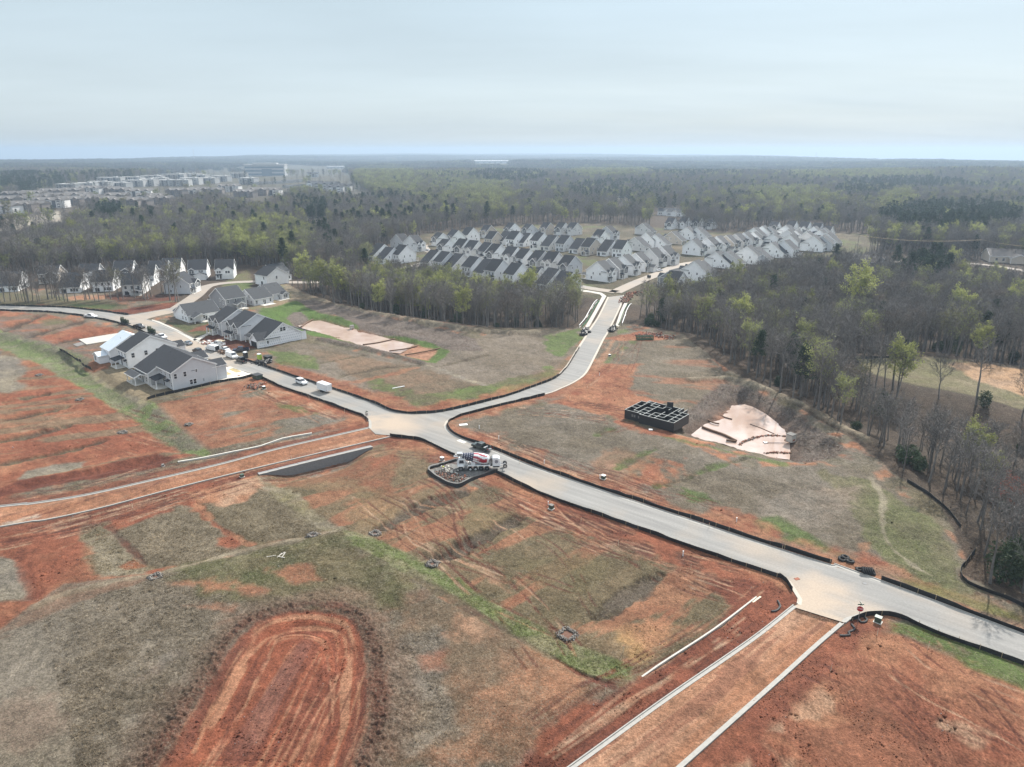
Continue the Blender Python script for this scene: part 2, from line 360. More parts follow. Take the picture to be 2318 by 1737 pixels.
N_A = fbm(gx, gy, 14, 5, 3); N_B = fbm(gx, gy, 4.0, 4, 4); N_C = fbm(gx, gy, 30, 4, 6)
RDIR = math.atan2(wUP[3][1] - wUP[2][1], wUP[3][0] - wUP[2][0])      # the way the main road runs

i4_, i5_, i1_, i2_ = (R_FL.index(q) for q in ((1126,1070),(1767,1305),(590,854),(826,944)))
def lay(m, c1, c2, t, veg=None):
    """put a colour between c1 and c2 (t) where m > 0"""
    global GC, VEG
    w = np.nonzero(m > 0.003)[0]
    if len(w) == 0: return
    mm = m[w][:, None]; tt = (t[w] if isinstance(t, np.ndarray) else np.full(len(w), t))[:, None]
    GC[w] = GC[w] * (1 - mm) + (np.array(c1) * (1 - tt) + np.array(c2) * tt) * mm
    if veg is not None: VEG[w] = VEG[w] * (1 - m[w]) + veg * m[w]
def area(P, c1, c2, edge=2.0, warp=3.0, bias=0.0, veg=None, op=1.0, noise=None, sharp=0.35, patch=0.0):
    s = sdist(gx, gy, P); n = N_A * 0.6 + N_B * 0.4 if noise is None else noise
    m = sst(-edge / 2, edge / 2, s + WARP * 2 * warp + WARP2 * warp * 0.7) * (s > -55) * op
    if patch: m = m * sst(patch - 0.12, patch + 0.12, N_B * 0.6 + N_A * 0.4)
    lay(m, c1, c2, sst(0.5 - sharp - bias, 0.5 + sharp - bias, n), veg); return m
def band(L, w, c1, c2, soft=0.6, warp=0.6, veg=None, op=1.0, bias=0.0, dz=0.0, patch=0.0):
    global GH
    P = np.asarray(L); lo = P.min(0) - w - 8; hi = P.max(0) + w + 8
    k = np.nonzero((gx > lo[0]) & (gx < hi[0]) & (gy > lo[1]) & (gy < hi[1]))[0]
    d = seg_dist(gx[k], gy[k], L) + (WARP[k] + WARP2[k]) * warp * 2
    m = np.zeros(len(gx)); m[k] = sst(w / 2 + soft / 2, w / 2 - soft / 2, d) * op
    if patch: m *= sst(patch - 0.12, patch + 0.12, N_B * 0.6 + N_A * 0.4)
    lay(m, c1, c2, sst(0.15 - bias, 0.85 - bias, N_B), veg)
    if dz: GH = GH + m * dz
    return m

# everything first: leaf litter under the woods, duller and greener in the distance
lay(np.ones(len(gx)), LIT, BRN, N_A, 0.6)
lay(sst(700, 1500, gr) * 0.8, (0.085,0.085,0.055), (0.11,0.10,0.075), N_C)
# the cleared site
SITE = pix([(-400,640),(100,655),(300,668),(450,690),(640,640),(740,685),(868,711),(1111,744),(1299,744),(1330,730),(1438,735),(1545,757),(1645,836),(1782,910),(1938,998),(2033,1078),(2127,1141),(2187,1255),(2178,1297),(2318,1375),(2700,1500),(2700,2400),(1159,3400),(-400,2400)])
area(SITE, OLV, GRY, 1.0, 0.6, 0.0, 1.0)
area(SITE, RED, ORG, 1.0, 0.6, 0.0, 0.2, noise=N_B, patch=0.63)
# --- lots on the left
area(LOTS_L, RED, ORG, 1.5, 1.2, -0.1, 0.1)
STREAK = fbm(gx, gy, 4.5, 4, 9, RDIR + R(62), 7)
lay(sst(-2, 2, sdist(gx, gy, LOTS_L)) * sst(0.49, 0.64, STREAK) * 0.8, OLV, (0.24,0.17,0.11), N_B, 0.8)
area(D((-60,690),(0,742),(70,790),(20,835),(-60,840)), STR, GRY, 3, 3, 0, 1.0)
for a, b in (((-60,905),(99,879)),((-60,953),(149,908)),((-60,1000),(140,951)),((-20,1043),(226,985))):
    band(smooth_line(pix([a, ((a[0]+b[0])/2, (a[1]+b[1])/2+2), b])), 2.6, (0.07,0.048,0.034), OLV, 1.6, 0.9, 0.8, 0.92, dz=-0.7)
area(pix([(33,1080),(60,1055),(120,1040),(190,1028),(185,1045),(120,1062),(50,1090)]), GRY, STR, 1.5, 1.5, 0, 1.0)
area(LOTS_L[:0] + Cr(0,950,900,(-60,430),(0,392),(100,335),(300,300),(500,258),(700,210),(870,168),(1000,210),(900,265),(600,315),(400,345),(0,432)), REDD, RED, 1.0, 0.8, -0.25, 0.0)
# --- upper left lots, between the far road and the green slope
UPL = D((-120,660),(0,672),(100,680),(200,698),(290,728),(330,760),(260,800),(215,800),(100,745),(0,712),(-120,690))
area(UPL, RED, ORG, 1.5, 1.0, -0.15, 0.1)
lay(sst(-2, 2, sdist(gx, gy, UPL)) * sst(0.5, 0.62, fbm(gx, gy, 6, 4, 12, R(15), 6)) * 0.8, OLV, PUR, N_B, 0.9)
area(Cr(0,580,400,(470,815),(700,775),(900,800),(850,850),(560,870)), GRN, OLV, 3, 2, 0, 1.0, 0.8)
for l in (((40,935),(300,830),(520,740)),((300,1025),(600,930),(1000,820)),((620,1120),(1000,1020),(1450,900))):
    band(smooth_line(Cr(0,580,400,*l)), 3.8, (0.07,0.05,0.038), BRN, 2, 1.2, 0.8, 0.92, dz=-0.9)
area(Cr(0,580,400,(500,1020),(900,900),(1050,860),(1500,900),(1450,960),(1000,1010),(650,1085)), RED, ORG, 1.5, 1.5, -0.2, 0.0, 0.9)
# beyond the far road
area(pix([(-300,650),(60,668),(170,672),(290,690),(282,712),(163,696),(0,690),(-300,690)]), DGRN, OLV, 2, 2, 0.1, 1.0)
area(Cr(0,580,400,(450,600),(900,640),(1380,680),(2212,570),(2212,640),(1600,735),(1300,715),(900,655)), RED, REDD, 2, 1.5, 0.1, 0.1)
area(Cr(0,580,400,(900,610),(1300,600),(1480,610),(1400,660),(1000,640)), GRN, DGRN, 2, 2, 0, 1.0, 0.8)
area(Cr(0,580,400,(1200,490),(1700,470),(2212,490),(2212,560),(1500,570)), REDD, BRN, 2, 2, 0, 0.3)
area(Cr(0,580,400,(820,510),(1100,490),(1300,500),(1300,545),(900,550)), TAN, ORG, 1.5, 1.5)
# --- green slope
area(SLOPE, (0.155,0.20,0.075), (0.215,0.21,0.13), 1.6, 1.0, 0.0, 1.3, noise=N_B)
band(SLOPE_CREST, 7.0, PUR, (0.17,0.14,0.115), 4, 1.5, 1.2, 0.6, patch=0.42)
# --- yards behind the grey houses
YARD = Cr(0,700,500,(820,560),(1100,480),(1300,560),(2212,640),(2212,740),(1740,830),(1440,935),(1180,780),(900,620))
area(YARD, (0.23,0.18,0.115), (0.30,0.24,0.155), 0.8, 0.3, 0, 0.7)
area(Cr(0,700,500,(820,560),(1040,470),(1120,540),(1080,600),(920,610)), ORG, RED, 1, 1)
band(Cr(0,700,500,(940,640),(1050,720),(1200,800),(1430,930)), 1.5, (0.40,0.35,0.19), STR, 0.8, 0.3, 0.8)
# --- bare lot south of the grey houses
L5 = D((322,858),(480,826),(556,815),(700,868),(785,905),(792,922),(640,958),(470,985),(430,960),(380,915))
area(L5, OLV, GRY, 1, 0.6, 0, 1.0)
S5 = fbm(gx, gy, 8, 5, 21, R(38), 5)
lay(sst(-1, 2, sdist(gx, gy, L5)) * sst(0.5, 0.6, S5) * 0.85, RED, ORG, N_B, 0.1)
area(D((600,870),(650,880),(700,895),(640,890)), GRN, LGRN, 2, 2, 0, 1.0, 0.7)
# --- meadow between the west road and the first pond
L6 = D((560,772),(650,738),(720,745),(900,785),(1060,838),(1185,812),(1252,735),(1245,712),(1060,712),(960,730),(1000,760),(1100,800),(1060,840),(930,884),(850,880))
area(D((570,775),(650,738),(900,785),(960,760),(1060,720),(1245,714),(1255,735),(1190,812),(1060,845),(930,884),(850,880)), (0.165,0.132,0.098), (0.225,0.185,0.148), 1, 0.6, 0, 1.0)
area(D((660,750),(880,790),(1060,840),(930,880),(840,860)), (0.155,0.117,0.078), (0.27,0.16,0.10), 3, 3, -0.1, 0.9, 0.8)
area(D((775,822),(830,812),(900,852),(1000,843),(1100,820),(1190,793),(1212,812),(1130,850),(1000,880),(930,886),(860,868)), (0.115,0.175,0.042), OLV, 2, 3.0, 0.0, 1.0, patch=0.27)
area(D((580,758),(640,758),(690,786),(690,800),(600,788)), LGRN, GRN, 2, 2, 0, 1.0, 0.95, patch=0.22)
area(D((1170,725),(1255,708),(1256,735),(1210,770),(1180,760)), (0.115,0.175,0.042), GRN, 2, 2, 0, 1.0, 0.9, patch=0.28)
area(D((600,788),(680,805),(860,868),(870,885),(780,860),(600,800)), ORG, RED, 1.5, 2.0, 0, 0.1, 0.9)
band(Cr(600,550,500,(1560,1200),(1750,1260),(1950,1340),(2212,1430)), 1.6, STR, GRY, 1, 0.8, 1.0)
for l in (((560,1200),(1000,1130)),((760,1340),(1100,1260),(1560,1220)),((2212,1130),(1700,1240))): band(Cr(600,550,500,*l), 1.7, (0.085,0.062,0.045), OLV, 1.2, 0.7, 0.8, 0.85, dz=-0.4)
band(Cr(600,550,500,(900,1390),(1200,1330),(1500,1250)), 2.0, ORG, RED, 1.5, 1.0, 0.1, 0.7)
# --- the estate: young lawns, mulch and drives
area(NB, (0.115,0.09,0.06), (0.085,0.078,0.045), 4, 3, 0, 0.8)
lay(sst(0, 6, sdist(gx, gy, NB)) * sst(0.6, 0.72, fbm(gx, gy, 16, 4, 93)) * 0.8, (0.17,0.13,0.085), (0.19,0.155,0.11), N_B)
lay(sst(0, 6, sdist(gx, gy, NB)) * sst(0.62, 0.72, fbm(gx, gy, 20, 3, 94)) * 0.8, GRN, OLV, N_B)
# --- first pond: grass, brush bank, crest
area(Cr(600,550,500,(-60,660),(120,600),(330,580),(550,700),(960,780),(1300,900),(1700,990),(1850,1090),(1700,1190),(1560,1190),(1000,1010),(560,950),(380,900),(100,800),(-60,740)), (0.095,0.17,0.035), GRN, 1.5, 1.0, 0, 0.9)
area(Cr(600,550,500,(330,560),(480,560),(620,600),(1000,700),(1600,830),(2100,960),(2212,1090),(1900,1080),(1700,1000),(1400,930),(1000,880),(900,800),(750,730),(540,690),(400,640)), PUR, (0.16,0.125,0.11), 1.2, 1.2, 0.1, 1.6)
area(Cr(600,550,500,(215,760),(280,700),(360,690),(430,750),(400,800),(300,830)), PUR, (0.15,0.115,0.10), 1.5, 0.6, 0, 1.6)
band(Cr(600,550,500,(420,530),(600,600),(1000,690),(1500,780),(2212,890),(2700,900)), 4.0, STR, (0.25,0.2,0.15), 2, 1.0, 1.0, 0.9, dz=0.9)
area(Cr(600,550,500,(130,420),(230,415),(420,530),(500,570),(330,570),(60,650),(-60,650),(60,560)), (0.30,0.22,0.14), STR, 1.5, 0.6, 0, 0.8)
area(Cr(600,550,500,(20,560),(120,440),(180,430),(160,500),(100,600)), LGRN, GRN, 2, 1.5, 0, 0.9, 0.8)
for P in (POND1, POND1B): area(P, (0.36,0.17,0.10), (0.42,0.24,0.16), 1.5, 0.6, 0, 0.0)
band(Cr(600,550,500,(545,970),(760,1010),(1000,1060),(1300,1130),(1570,1200)), 3.2, (0.13,0.10,0.085), PUR, 1.4, 0.5, 1.8, 0.95, dz=0.9)
# --- around the town houses by the street
area(pix([(365,725),(430,735),(520,720),(520,760),(480,775),(420,752)]), OLV, DGRN, 1, 0.5, 0, 0.8)
area(Cr(360,580,300,(600,1190),(850,1120),(870,1230),(560,1270),(480,1260)), RED, REDD, 1, 0.8)
area(Cr(360,580,300,(560,1400),(700,1340),(1100,1300),(1400,1390),(1650,1540),(1300,1590),(1000,1520)), REDD, (0.12,0.045,0.03), 1.0, 0.8)
area(Cr(360,580,300,(1400,900),(1850,760),(2000,640),(2212,600),(2212,700),(1600,900)), (0.27,0.20,0.125), LGRN, 1.5, 1.5, -0.1, 0.9)
area(pix([(500,645),(560,610),(575,640),(540,700),(500,700)]), GRN, OLV, 2, 1, 0, 0.9)
# --- east of the north road
LE = pix([(1250,900),(1310,868),(1345,830),(1372,780),(1390,745),(1480,750),(1545,765),(1603,800),(1645,850),(1700,890),(1600,1000),(1480,970),(1400,920)])
area(LE, (0.155,0.125,0.088), (0.20,0.168,0.13), 1, 0.6, 0, 1.0)
lay(sst(-1, 2, sdist(gx, gy, LE)) * sst(0.55, 0.72, fbm(gx, gy, 6, 4, 33, R(-8), 5)) * 0.7, RED, ORG, N_B, 0.3)
area(D((1205,872),(1240,830),(1295,790),(1372,788),(1368,812),(1352,850),(1440,868),(1400,892),(1345,908),(1200,878)), RED, ORG, 1.5, 2.5, 0.0, 0.05)
area(Cr(1250,640,300,(700,1400),(960,1000),(1050,960),(1000,1150),(850,1330),(780,1450),(640,1560)), ORG, TAN, 1.2, 1.2, -0.1)
area(Cr(1250,640,300,(860,930),(1300,840),(1450,810),(1700,850),(2000,940),(1600,980),(1200,980)), ORG, RED, 1.5, 1.5, 0, 0.0)
area(Cr(1250,640,300,(1060,790),(1250,770),(1300,830),(1100,860)), GRN, LGRN, 1.5, 1.5, 0, 0.9, 0.9)
area(Cr(1250,640,300,(1080,1080),(1180,1030),(1280,1090),(1150,1150),(900,1330)), GRN, LGRN, 1.5, 2.0, 0, 0.9, 0.85)
area(Cr(1250,640,300,(1260,970),(1420,970),(1400,1040),(1280,1030)), GRN, BRN, 1.5, 1.0, 0, 0.9, 0.85)
# --- lots east of the main road
LM = D((975,925),(1080,890),(1205,872),(1345,912),(1480,960),(1600,1012),(1700,1005),(1840,1010),(1890,1030),(2000,1110),(2080,1180),(2060,1240),(2180,1320),(2212,1335),(2300,1380),(1800,1215),(1400,1080),(1060,955))
area(LM, (0.145,0.118,0.086), (0.205,0.175,0.142), 1, 0.6, 0, 1.0)
area(Cr(1350,850,500,(280,900),(480,850),(850,850),(900,960),(700,1100),(300,1120)), ORG, RED, 1.5, 3, 0, 0.1, 0.95, patch=0.34)
area(D((1290,975),(1345,960),(1400,985),(1380,1050),(1290,1050)), OLV, ORG, 2, 3, 0, 0.6, 0.6)
for l in (((230,920),(400,830),(600,740)),((620,1100),(900,1030),(1150,920),(1500,830)),((0,590),(150,530))): band(Cr(1350,850,500,*l), 2.2, (0.085,0.07,0.045), GRN, 1.5, 0.8, 0.9, 0.85, dz=-0.45)
band(Cr(1350,850,500,(720,620),(1000,690),(1400,780),(1850,880)), 2.2, GRN, LGRN, 1.5, 0.8, 0.9, 0.9, patch=0.3)
band(Cr(1350,850,500,(250,470),(500,560),(750,600),(1150,690)), 3.4, RED, ORG, 1.5, 1.0, 0.0, 0.9)
area(D((1780,1020),(1880,1035),(2000,1110),(2085,1180),(2065,1240),(2160,1310),(2250,1350),(2000,1280),(1900,1210),(1850,1130)), (0.125,0.135,0.058), (0.185,0.165,0.10), 2, 2, 0, 1.0)
area(D((1620,1075),(1860,1050),(1810,1150),(1650,1130)), GRY, (0.28,0.22,0.17), 3, 3, 0, 1.0, 0.9)
area(D((1600,1115),(1680,1115),(1800,1185),(1860,1215),(1780,1190),(1640,1150)), DGRN, GRN, 2, 1.5, 0, 1.0, 0.9, patch=0.33)
area(D((1460,1050),(1520,1065),(1590,1095),(1500,1080)), GRN, DGRN, 1.5, 1.5, 0, 1.0, 0.9, patch=0.3)
area(D((1880,1225),(2010,1262),(2212,1335),(2212,1350),(2000,1282)), GRN, LGRN, 1.5, 1.2, 0, 1.0, 0.95)
band(smooth_line(D((1880,1035),(1907,1075),(1905,1110),(1915,1165),(1960,1210),(2010,1240)), 1), 0.9, (0.36,0.31,0.23), STR, 0.8, 0.4, 0.6, 0.75)
area(D((1850,1170),(1880,1170),(1885,1225),(1850,1215)), ORG, OLV, 1, 1.5, 0, 0.4, 0.7)
# --- second pond
area(Cr(1350,850,500,(850,470),(900,380),(1050,220),(1250,90),(1500,110),(1800,240),(2100,430),(2212,520),(2300,600),(2500,740),(2400,830),(2000,850),(1930,800),(1900,640),(1700,500),(1450,300),(1250,400),(1110,520),(950,590)), PUR, (0.155,0.122,0.108), 1.5, 1.2, 0.1, 1.6)
band(Cr(1350,850,500,(950,60),(1250,30),(1500,70),(1800,190),(2212,370),(2500,520),(2700,640)), 3.4, STR, (0.24,0.19,0.14), 2, 1.0, 1.0, 0.9, dz=1.0)
band(POND2 + [POND2[0]], 7.0, (0.10,0.065,0.048), (0.16,0.105,0.08), 4, 1.2, 0.3, 0.85)
band(POND1 + [POND1[0]], 3.0, (0.12,0.075,0.05), (0.20,0.11,0.07), 2, 0.6, 0.3, 0.7)
area(POND2, (0.20,0.10,0.07), (0.30,0.17,0.11), 2.5, 1.0, 0, 0.0)
# --- far field on the right
area(FIELD_R, (0.16,0.15,0.075), (0.23,0.19,0.12), 1.5, 1, 0, 1.0)
area(Cr(1700,450,618,(1600,1340),(1800,1330),(2212,1390),(2400,1420),(2400,1700),(2212,1600),(1800,1470)), (0.44,0.27,0.15), TAN, 2.5, 2, 0, 0.0)
# --- ground south of the first dirt road
L12 = D((-120,1140),(0,1150),(300,1080),(545,1018),(570,1005),(690,1020),(850,950),(930,960),(930,1035),(1000,1070),(1080,1040),(1200,1090),(1620,1235),(1700,1260),(1700,1310),(1620,1300),(1340,1500),(1230,1480),(900,1300),(700,1150),(350,1250),(0,1360),(-120,1400))
area(L12, (0.135,0.107,0.062), (0.215,0.152,0.092), 1, 0.5, 0, 1.0)
lay(sst(-2, 2, sdist(gx, gy, L12)) * sst(0.55, 0.66, fbm(gx, gy, 6, 5, 43, R(44), 5)) * 0.75, RED, ORG, N_B, 0.2)
area(D((-120,1140),(0,1150),(300,1080),(545,1018),(580,1040),(560,1075),(440,1090),(250,1145),(180,1180),(205,1245),(350,1240),(200,1290),(0,1370),(-120,1420)), RED, ORG, 1.5, 1.5, -0.2, 0.05)
ST12 = fbm(gx, gy, 5, 4, 41, R(40), 4)
area(Cr(0,950,900,(-100,740),(0,750),(100,830),(210,1010),(0,1030),(-100,1040)), GRY, STR, 1.5, 1.0, 0, 1.5)
area(Cr(0,950,900,(450,650),(480,580),(590,570),(660,660),(760,760),(820,830),(800,880),(560,900),(530,780)), (0.19,0.155,0.10), STR, 1.5, 1.5, 0, 1.5)
area(Cr(0,950,900,(600,640),(850,560),(1000,480),(1080,500),(1390,690),(1300,760),(1000,830),(830,800),(720,700)), (0.185,0.15,0.105), (0.235,0.19,0.135), 1.5, 2, 0, 1.4)
area(Cr(0,950,900,(1100,470),(1280,440),(1440,370),(1600,420),(1850,590),(1800,640),(1700,690),(1420,690),(1250,600)), (0.145,0.115,0.075), (0.19,0.155,0.105), 1.5, 1.5, 0, 1.3)
area(Cr(0,950,900,(1080,400),(1250,350),(1430,335),(1450,400),(1400,460),(1250,490),(1100,460)), ORG, TAN, 1.5, 2, -0.2, 0.1)
area(Cr(0,950,900,(1200,660),(1320,640),(1390,700),(1300,730),(1210,710)), RED, ORG, 1.5, 1.5, 0, 0.1)
area(Cr(0,950,900,(660,820),(740,790),(810,820),(700,845)), RED, ORG, 1, 0.7)
band(Cr(0,950,900,(1090,470),(1200,590),(1400,700)), 1.3, ORG, RED, 0.8, 0.5, 0.1, 0.85, dz=-0.15)
band(Cr(0,950,900,(600,590),(700,690),(810,800)), 1.6, REDD, BRN, 0.8, 0.5, 0.1, 0.85, dz=-0.2)
band(Cr(0,950,900,(30,650),(110,800),(200,980)), 2.4, REDD, RED, 1.2, 0.5, 0.0, 0.8, dz=-0.15)
band(Cr(0,950,900,(1440,320),(1600,430),(1800,590),(1900,650)), 3.0, STR, (0.22,0.19,0.105), 1.5, 0.8, 1.0, 0.9)
area(Cr(0,950,900,(1550,330),(1700,320),(1900,250),(2100,200),(2212,160),(2212,420),(1900,400),(1700,390)), (0.19,0.13,0.075), RED, 2, 2, -0.05, 0.7)
# --- the big knoll in front
HILL = D((-200,1420),(0,1362),(70,1310),(140,1265),(330,1255),(560,1205),(740,1155),(900,1270),(1100,1390),(1230,1480),(1330,1490),(1250,1600),(1120,1700),(600,1800),(-200,1800))
area(HILL, (0.19,0.155,0.115), (0.25,0.212,0.168), 1, 0.5, 0, 1.4)
lay(sst(-2, 2, sdist(gx, gy, HILL)) * sst(0.62, 0.74, fbm(gx, gy, 9, 5, 44, R(30), 3)) * 0.6, (0.25,0.13,0.08), (0.20,0.11,0.07), N_B, 0.5)
area(D((380,1245),(740,1158),(900,1270),(920,1400),(860,1350),(640,1325),(440,1310)), (0.10,0.112,0.048), (0.17,0.14,0.08), 3, 3, 0.08, 1.2, 0.92)
area(D((850,1290),(1000,1310),(1300,1490),(1250,1650),(820,1700),(800,1500)), (0.165,0.118,0.078), ORG, 3, 3, -0.08, 0.9, 0.9)
area(D((860,1360),(900,1330),(960,1500),(1000,1600),(900,1660),(820,1600)), GRY, STR, 3, 3, -0.1, 1.5, 0.8)
for P in (((980,955),(1200,930),(1490,1000),(1400,1020),(1050,985)),((940,1065),(1100,1060),(1330,1090),(1320,1140),(1050,1110)),((1530,890),(1700,880),(1800,930),(1650,970))): area(Cr(0,950,900,*P), ORG, RED, 2, 2.0, 0, 0.5, 0.85, patch=0.33)
area(Cr(800,1100,700,(680,900),(800,920),(960,1080),(900,1180),(720,1060)), ORG, TAN, 2.5, 2.5, 0.1, 0.4, 0.8, patch=0.34)
area(Cr(800,1100,700,(500,1290),(650,1270),(650,1340),(540,1350)), RED, ORG, 2, 2, 0, 0.3, 0.7)
area(Cr(800,1100,700,(1000,1300),(1500,1330),(1750,1450),(1500,1580),(900,1580)), (0.25,0.14,0.08), ORG, 3, 3, 0, 0.5, 0.7)
band(Cr(0,950,900,(200,1050),(350,985),(600,945),(900,890),(1150,810),(1380,735),(1700,680),(1850,645)), 1.7, (0.24,0.18,0.12), STR, 1.0, 0.4, 0.6, 0.8, dz=0.12)
area(D((0,1555),(60,1520),(150,1560),(90,1640),(0,1640)), (0.20,0.14,0.105), (0.25,0.17,0.125), 4, 4, 0, 0.8, 0.6)
area(D((330,1440),(400,1410),(430,1430),(300,1500)), (0.20,0.13,0.095), GRY, 3, 3, 0, 0.8, 0.7)
# --- green strip across the front lots
STRIP2 = Cr(800,1100,700,(-60,350),(120,380),(300,440),(600,600),(900,760),(1200,920),(1500,1110),(1750,1190),(1985,1285),(1975,1400),(1850,1440),(1700,1400),(1450,1255),(1000,1000),(700,830),(450,680),(200,570),(0,480))
area(STRIP2, (0.145,0.17,0.068), (0.245,0.225,0.135), 1.2, 0.8, 0.05, 1.4, noise=N_B)
band(Cr(800,1100,700,(0,400),(300,500),(600,650),(850,790)), 2.6, (0.115,0.155,0.045), GRN, 1.8, 0.8, 1.2, 0.7, patch=0.42)
band(Cr(800,1100,700,(400,650),(700,840),(1000,1010),(1400,1250)), 1.6, BRN, OLV, 1.0, 0.5, 0.8, 0.8, dz=-0.12)
band(Cr(800,1100,700,(1460,1270),(1600,1350),(1750,1440),(1850,1470)), 1.0, REDD, BRN, 0.5, 0.3, 0.0, 0.9, dz=-0.4)
# --- furrows and wheel tracks between the front lots
area(Cr(800,1100,700,(870,560),(980,580),(1100,700),(1300,840),(1100,800),(950,700)), ORG, TAN, 1.5, 1.6, -0.1, 0.1, 0.7, patch=0.4)
area(Cr(800,1100,700,(1850,1090),(1960,960),(2100,930),(2300,1000),(2250,1140),(2000,1250)), ORG, (0.36,0.23,0.10), 2, 2, 0, 0.2, 0.9)
area(Cr(800,1100,700,(1080,560),(1500,480),(1900,520),(1850,700),(1300,760)), (0.145,0.115,0.06), OLV, 3, 3, 0, 1.0, 0.8)
area(Cr(800,1100,700,(750,360),(830,130),(1150,170),(1180,230),(900,380)), (0.165,0.14,0.075), (0.22,0.17,0.10), 3, 2, 0, 1.0, 0.8)
area(Cr(800,1100,700,(0,0),(300,60),(500,60),(300,200),(150,280),(0,230)), (0.165,0.13,0.07), (0.27,0.18,0.10), 3, 2, 0, 1.0, 0.7)
area(Cr(900,950,350,(0,1170),(60,1100),(330,850),(420,830),(300,980),(120,1160)), ORG, TAN, 1, 1.2)
area(D((1230,1105),(1600,1225),(1690,1260),(1680,1290),(1560,1270),(1400,1190),(1240,1150)), RED, ORG, 1.5, 2.0, 0, 0.1, 0.95)
area(D((1110,1055),(1240,1100),(1260,1150),(1180,1140),(1120,1100)), ORG, RED, 1.5, 2.0, 0, 0.1, 0.95)
for l, w in ((((200,290),(450,160),(780,50)),3.2),(((640,490),(850,400),(1170,225)),3.4),(((1730,940),(1950,800),(2212,640)),2.2),(((500,520),(700,480),(800,420)),2.2)):
    band(smooth_line(Cr(800,1100,700,*l)), w, (0.075,0.056,0.04), (0.125,0.10,0.08), 1.4, 0.9, 1.0, 0.9, dz=-0.7)
# --- bottom right: raw cut beside the second dirt road, graded lot beyond it
area(D((1510,1250),(1620,1255),(1700,1255),(1722,1300),(1560,1430),(1340,1600),(1255,1665),(1150,1760),(1060,1760),(1130,1640),(1220,1540),(1345,1500),(1600,1310)), REDD, RED, 1.5, 1.2, 0.05, 0.0)
area(D((1825,1355),(1880,1368),(1950,1372),(2050,1420),(2212,1480),(2400,1560),(2400,1900),(1300,1900),(1480,1660)), ORG, RED, 1.5, 1.2, 0.02, 0.0)
G16 = fbm(gx, gy, 7, 4, 51, R(-35), 3)
lay(sst(-1, 2, sdist(gx, gy, D((1825,1375),(1900,1390),(2050,1440),(2212,1500),(2400,1580),(2400,1900),(1300,1900),(1500,1660)))) * sst(0.5, 0.62, G16) * 0.55, REDD, RED, N_B, 0.0)
lay(sst(-1, 2, sdist(gx, gy, D((1860,1400),(2050,1450),(2212,1520),(2400,1600),(2400,1900),(1300,1900),(1540,1660)))) * sst(0.55, 0.68, fbm(gx, gy, 11, 4, 52)) * 0.75, TAN, (0.40,0.24,0.15), N_B, 0.0)
area(D((1905,1335),(1980,1345),(2060,1375),(2212,1440),(2330,1500),(2330,1530),(2180,1475),(2050,1415),(1930,1362)), GRN, LGRN, 1.5, 1.5, 0, 1.0, 0.95, patch=0.24)
for P in (D((1590,1610),(1640,1600),(1700,1658),(1640,1690)),): area(P, REDD, RED, 1.5, 1.5)
# --- red verge along the asphalt
NETD = np.full(len(gx), 60.0); _k = (gr < 420)
NETD[_k] = -sdist(gx[_k], gy[_k], ROAD)
lay(sst(-8, 8, sdist(gx, gy, D((-80,482),(60,468),(150,452),(150,476),(40,498),(-80,520)))), (0.42,0.38,0.32), (0.33,0.27,0.20), N_C)
_side = sst(7.5, 3.0, NETD + WARP * 9 + WARP2 * 3) * sst(255, 200, gy) * (NETD > -1)
_skip = np.clip(sst(-3, 3, sdist(gx, gy, YARD)) + sst(-2, 2, sdist(gx, gy, D((1915,1325),(2000,1325),(2330,1460),(2330,1560),(2180,1480),(2050,1420),(1930,1368)))) + sst(-3, 3, sdist(gx, gy, D((1880,1225),(2010,1262),(2300,1345),(2300,1400),(1985,1300)))) * 0.7 + sst(-3, 3, sdist(gx, gy, pix([(1180,760),(1310,740),(1310,770),(1260,850),(1150,885),(1150,830)]))) * 0.7, 0, 1)
lay(_side * (1 - _skip) * 0.92, RED, ORG, sst(0.2, 0.8, N_B), 0.05)
DRS = []
# --- the dirt roads: pale compacted clay with wheel streaks
for P, ang in ((DR1, math.atan2(DR1_U[0][1] - DR1_U[4][1], DR1_U[0][0] - DR1_U[4][0])), (DR2, math.atan2(DR2_L[0][1] - DR2_L[3][1], DR2_L[0][0] - DR2_L[3][0]))):
    s = sdist(gx, gy, P); st = fbm(gx, gy, 1.3, 3, 61, ang, 14); st2 = fbm(gx, gy, 5, 3, 62, ang, 5)
    m = sst(-0.4, 0.4, s + WARP2 * 0.5)
    lay(m, (0.37,0.175,0.098), (0.45,0.265,0.17), sst(0.25, 0.75, st * 0.5 + st2 * 0.5), 0.0)
    lay(m * sst(0.55, 0.68, st) * 0.6, REDD, RED, N_B); lay(m * sst(0.42, 0.30, st2) * 0.5, (0.30,0.14,0.08), ORG, N_B)
    DRS.append((s, st))
    ed = sst(3.2, 1.2, np.abs(s + 1.6) + WARP2 * 2) * (s < 0.3)
    lay(ed * 0.85, RED, REDD, N_B, 0.0)
lay(sst(-0.3, 0.5, sdist(gx, gy, PAD)), (0.33,0.32,0.30), (0.20,0.195,0.19), N_B, 0.0)
band(pix([(20,1185),(75,1170)]), 2.2, (0.5,0.46,0.4), TAN, 1.0, 0.5)
area(Cr(1700,1150,618,(340,785),(400,775),(560,830),(765,908),(755,950),(600,915),(480,880),(380,845)), (0.11,0.058,0.036), (0.19,0.09,0.05), 0.6, 0.5, 0, 0.9)
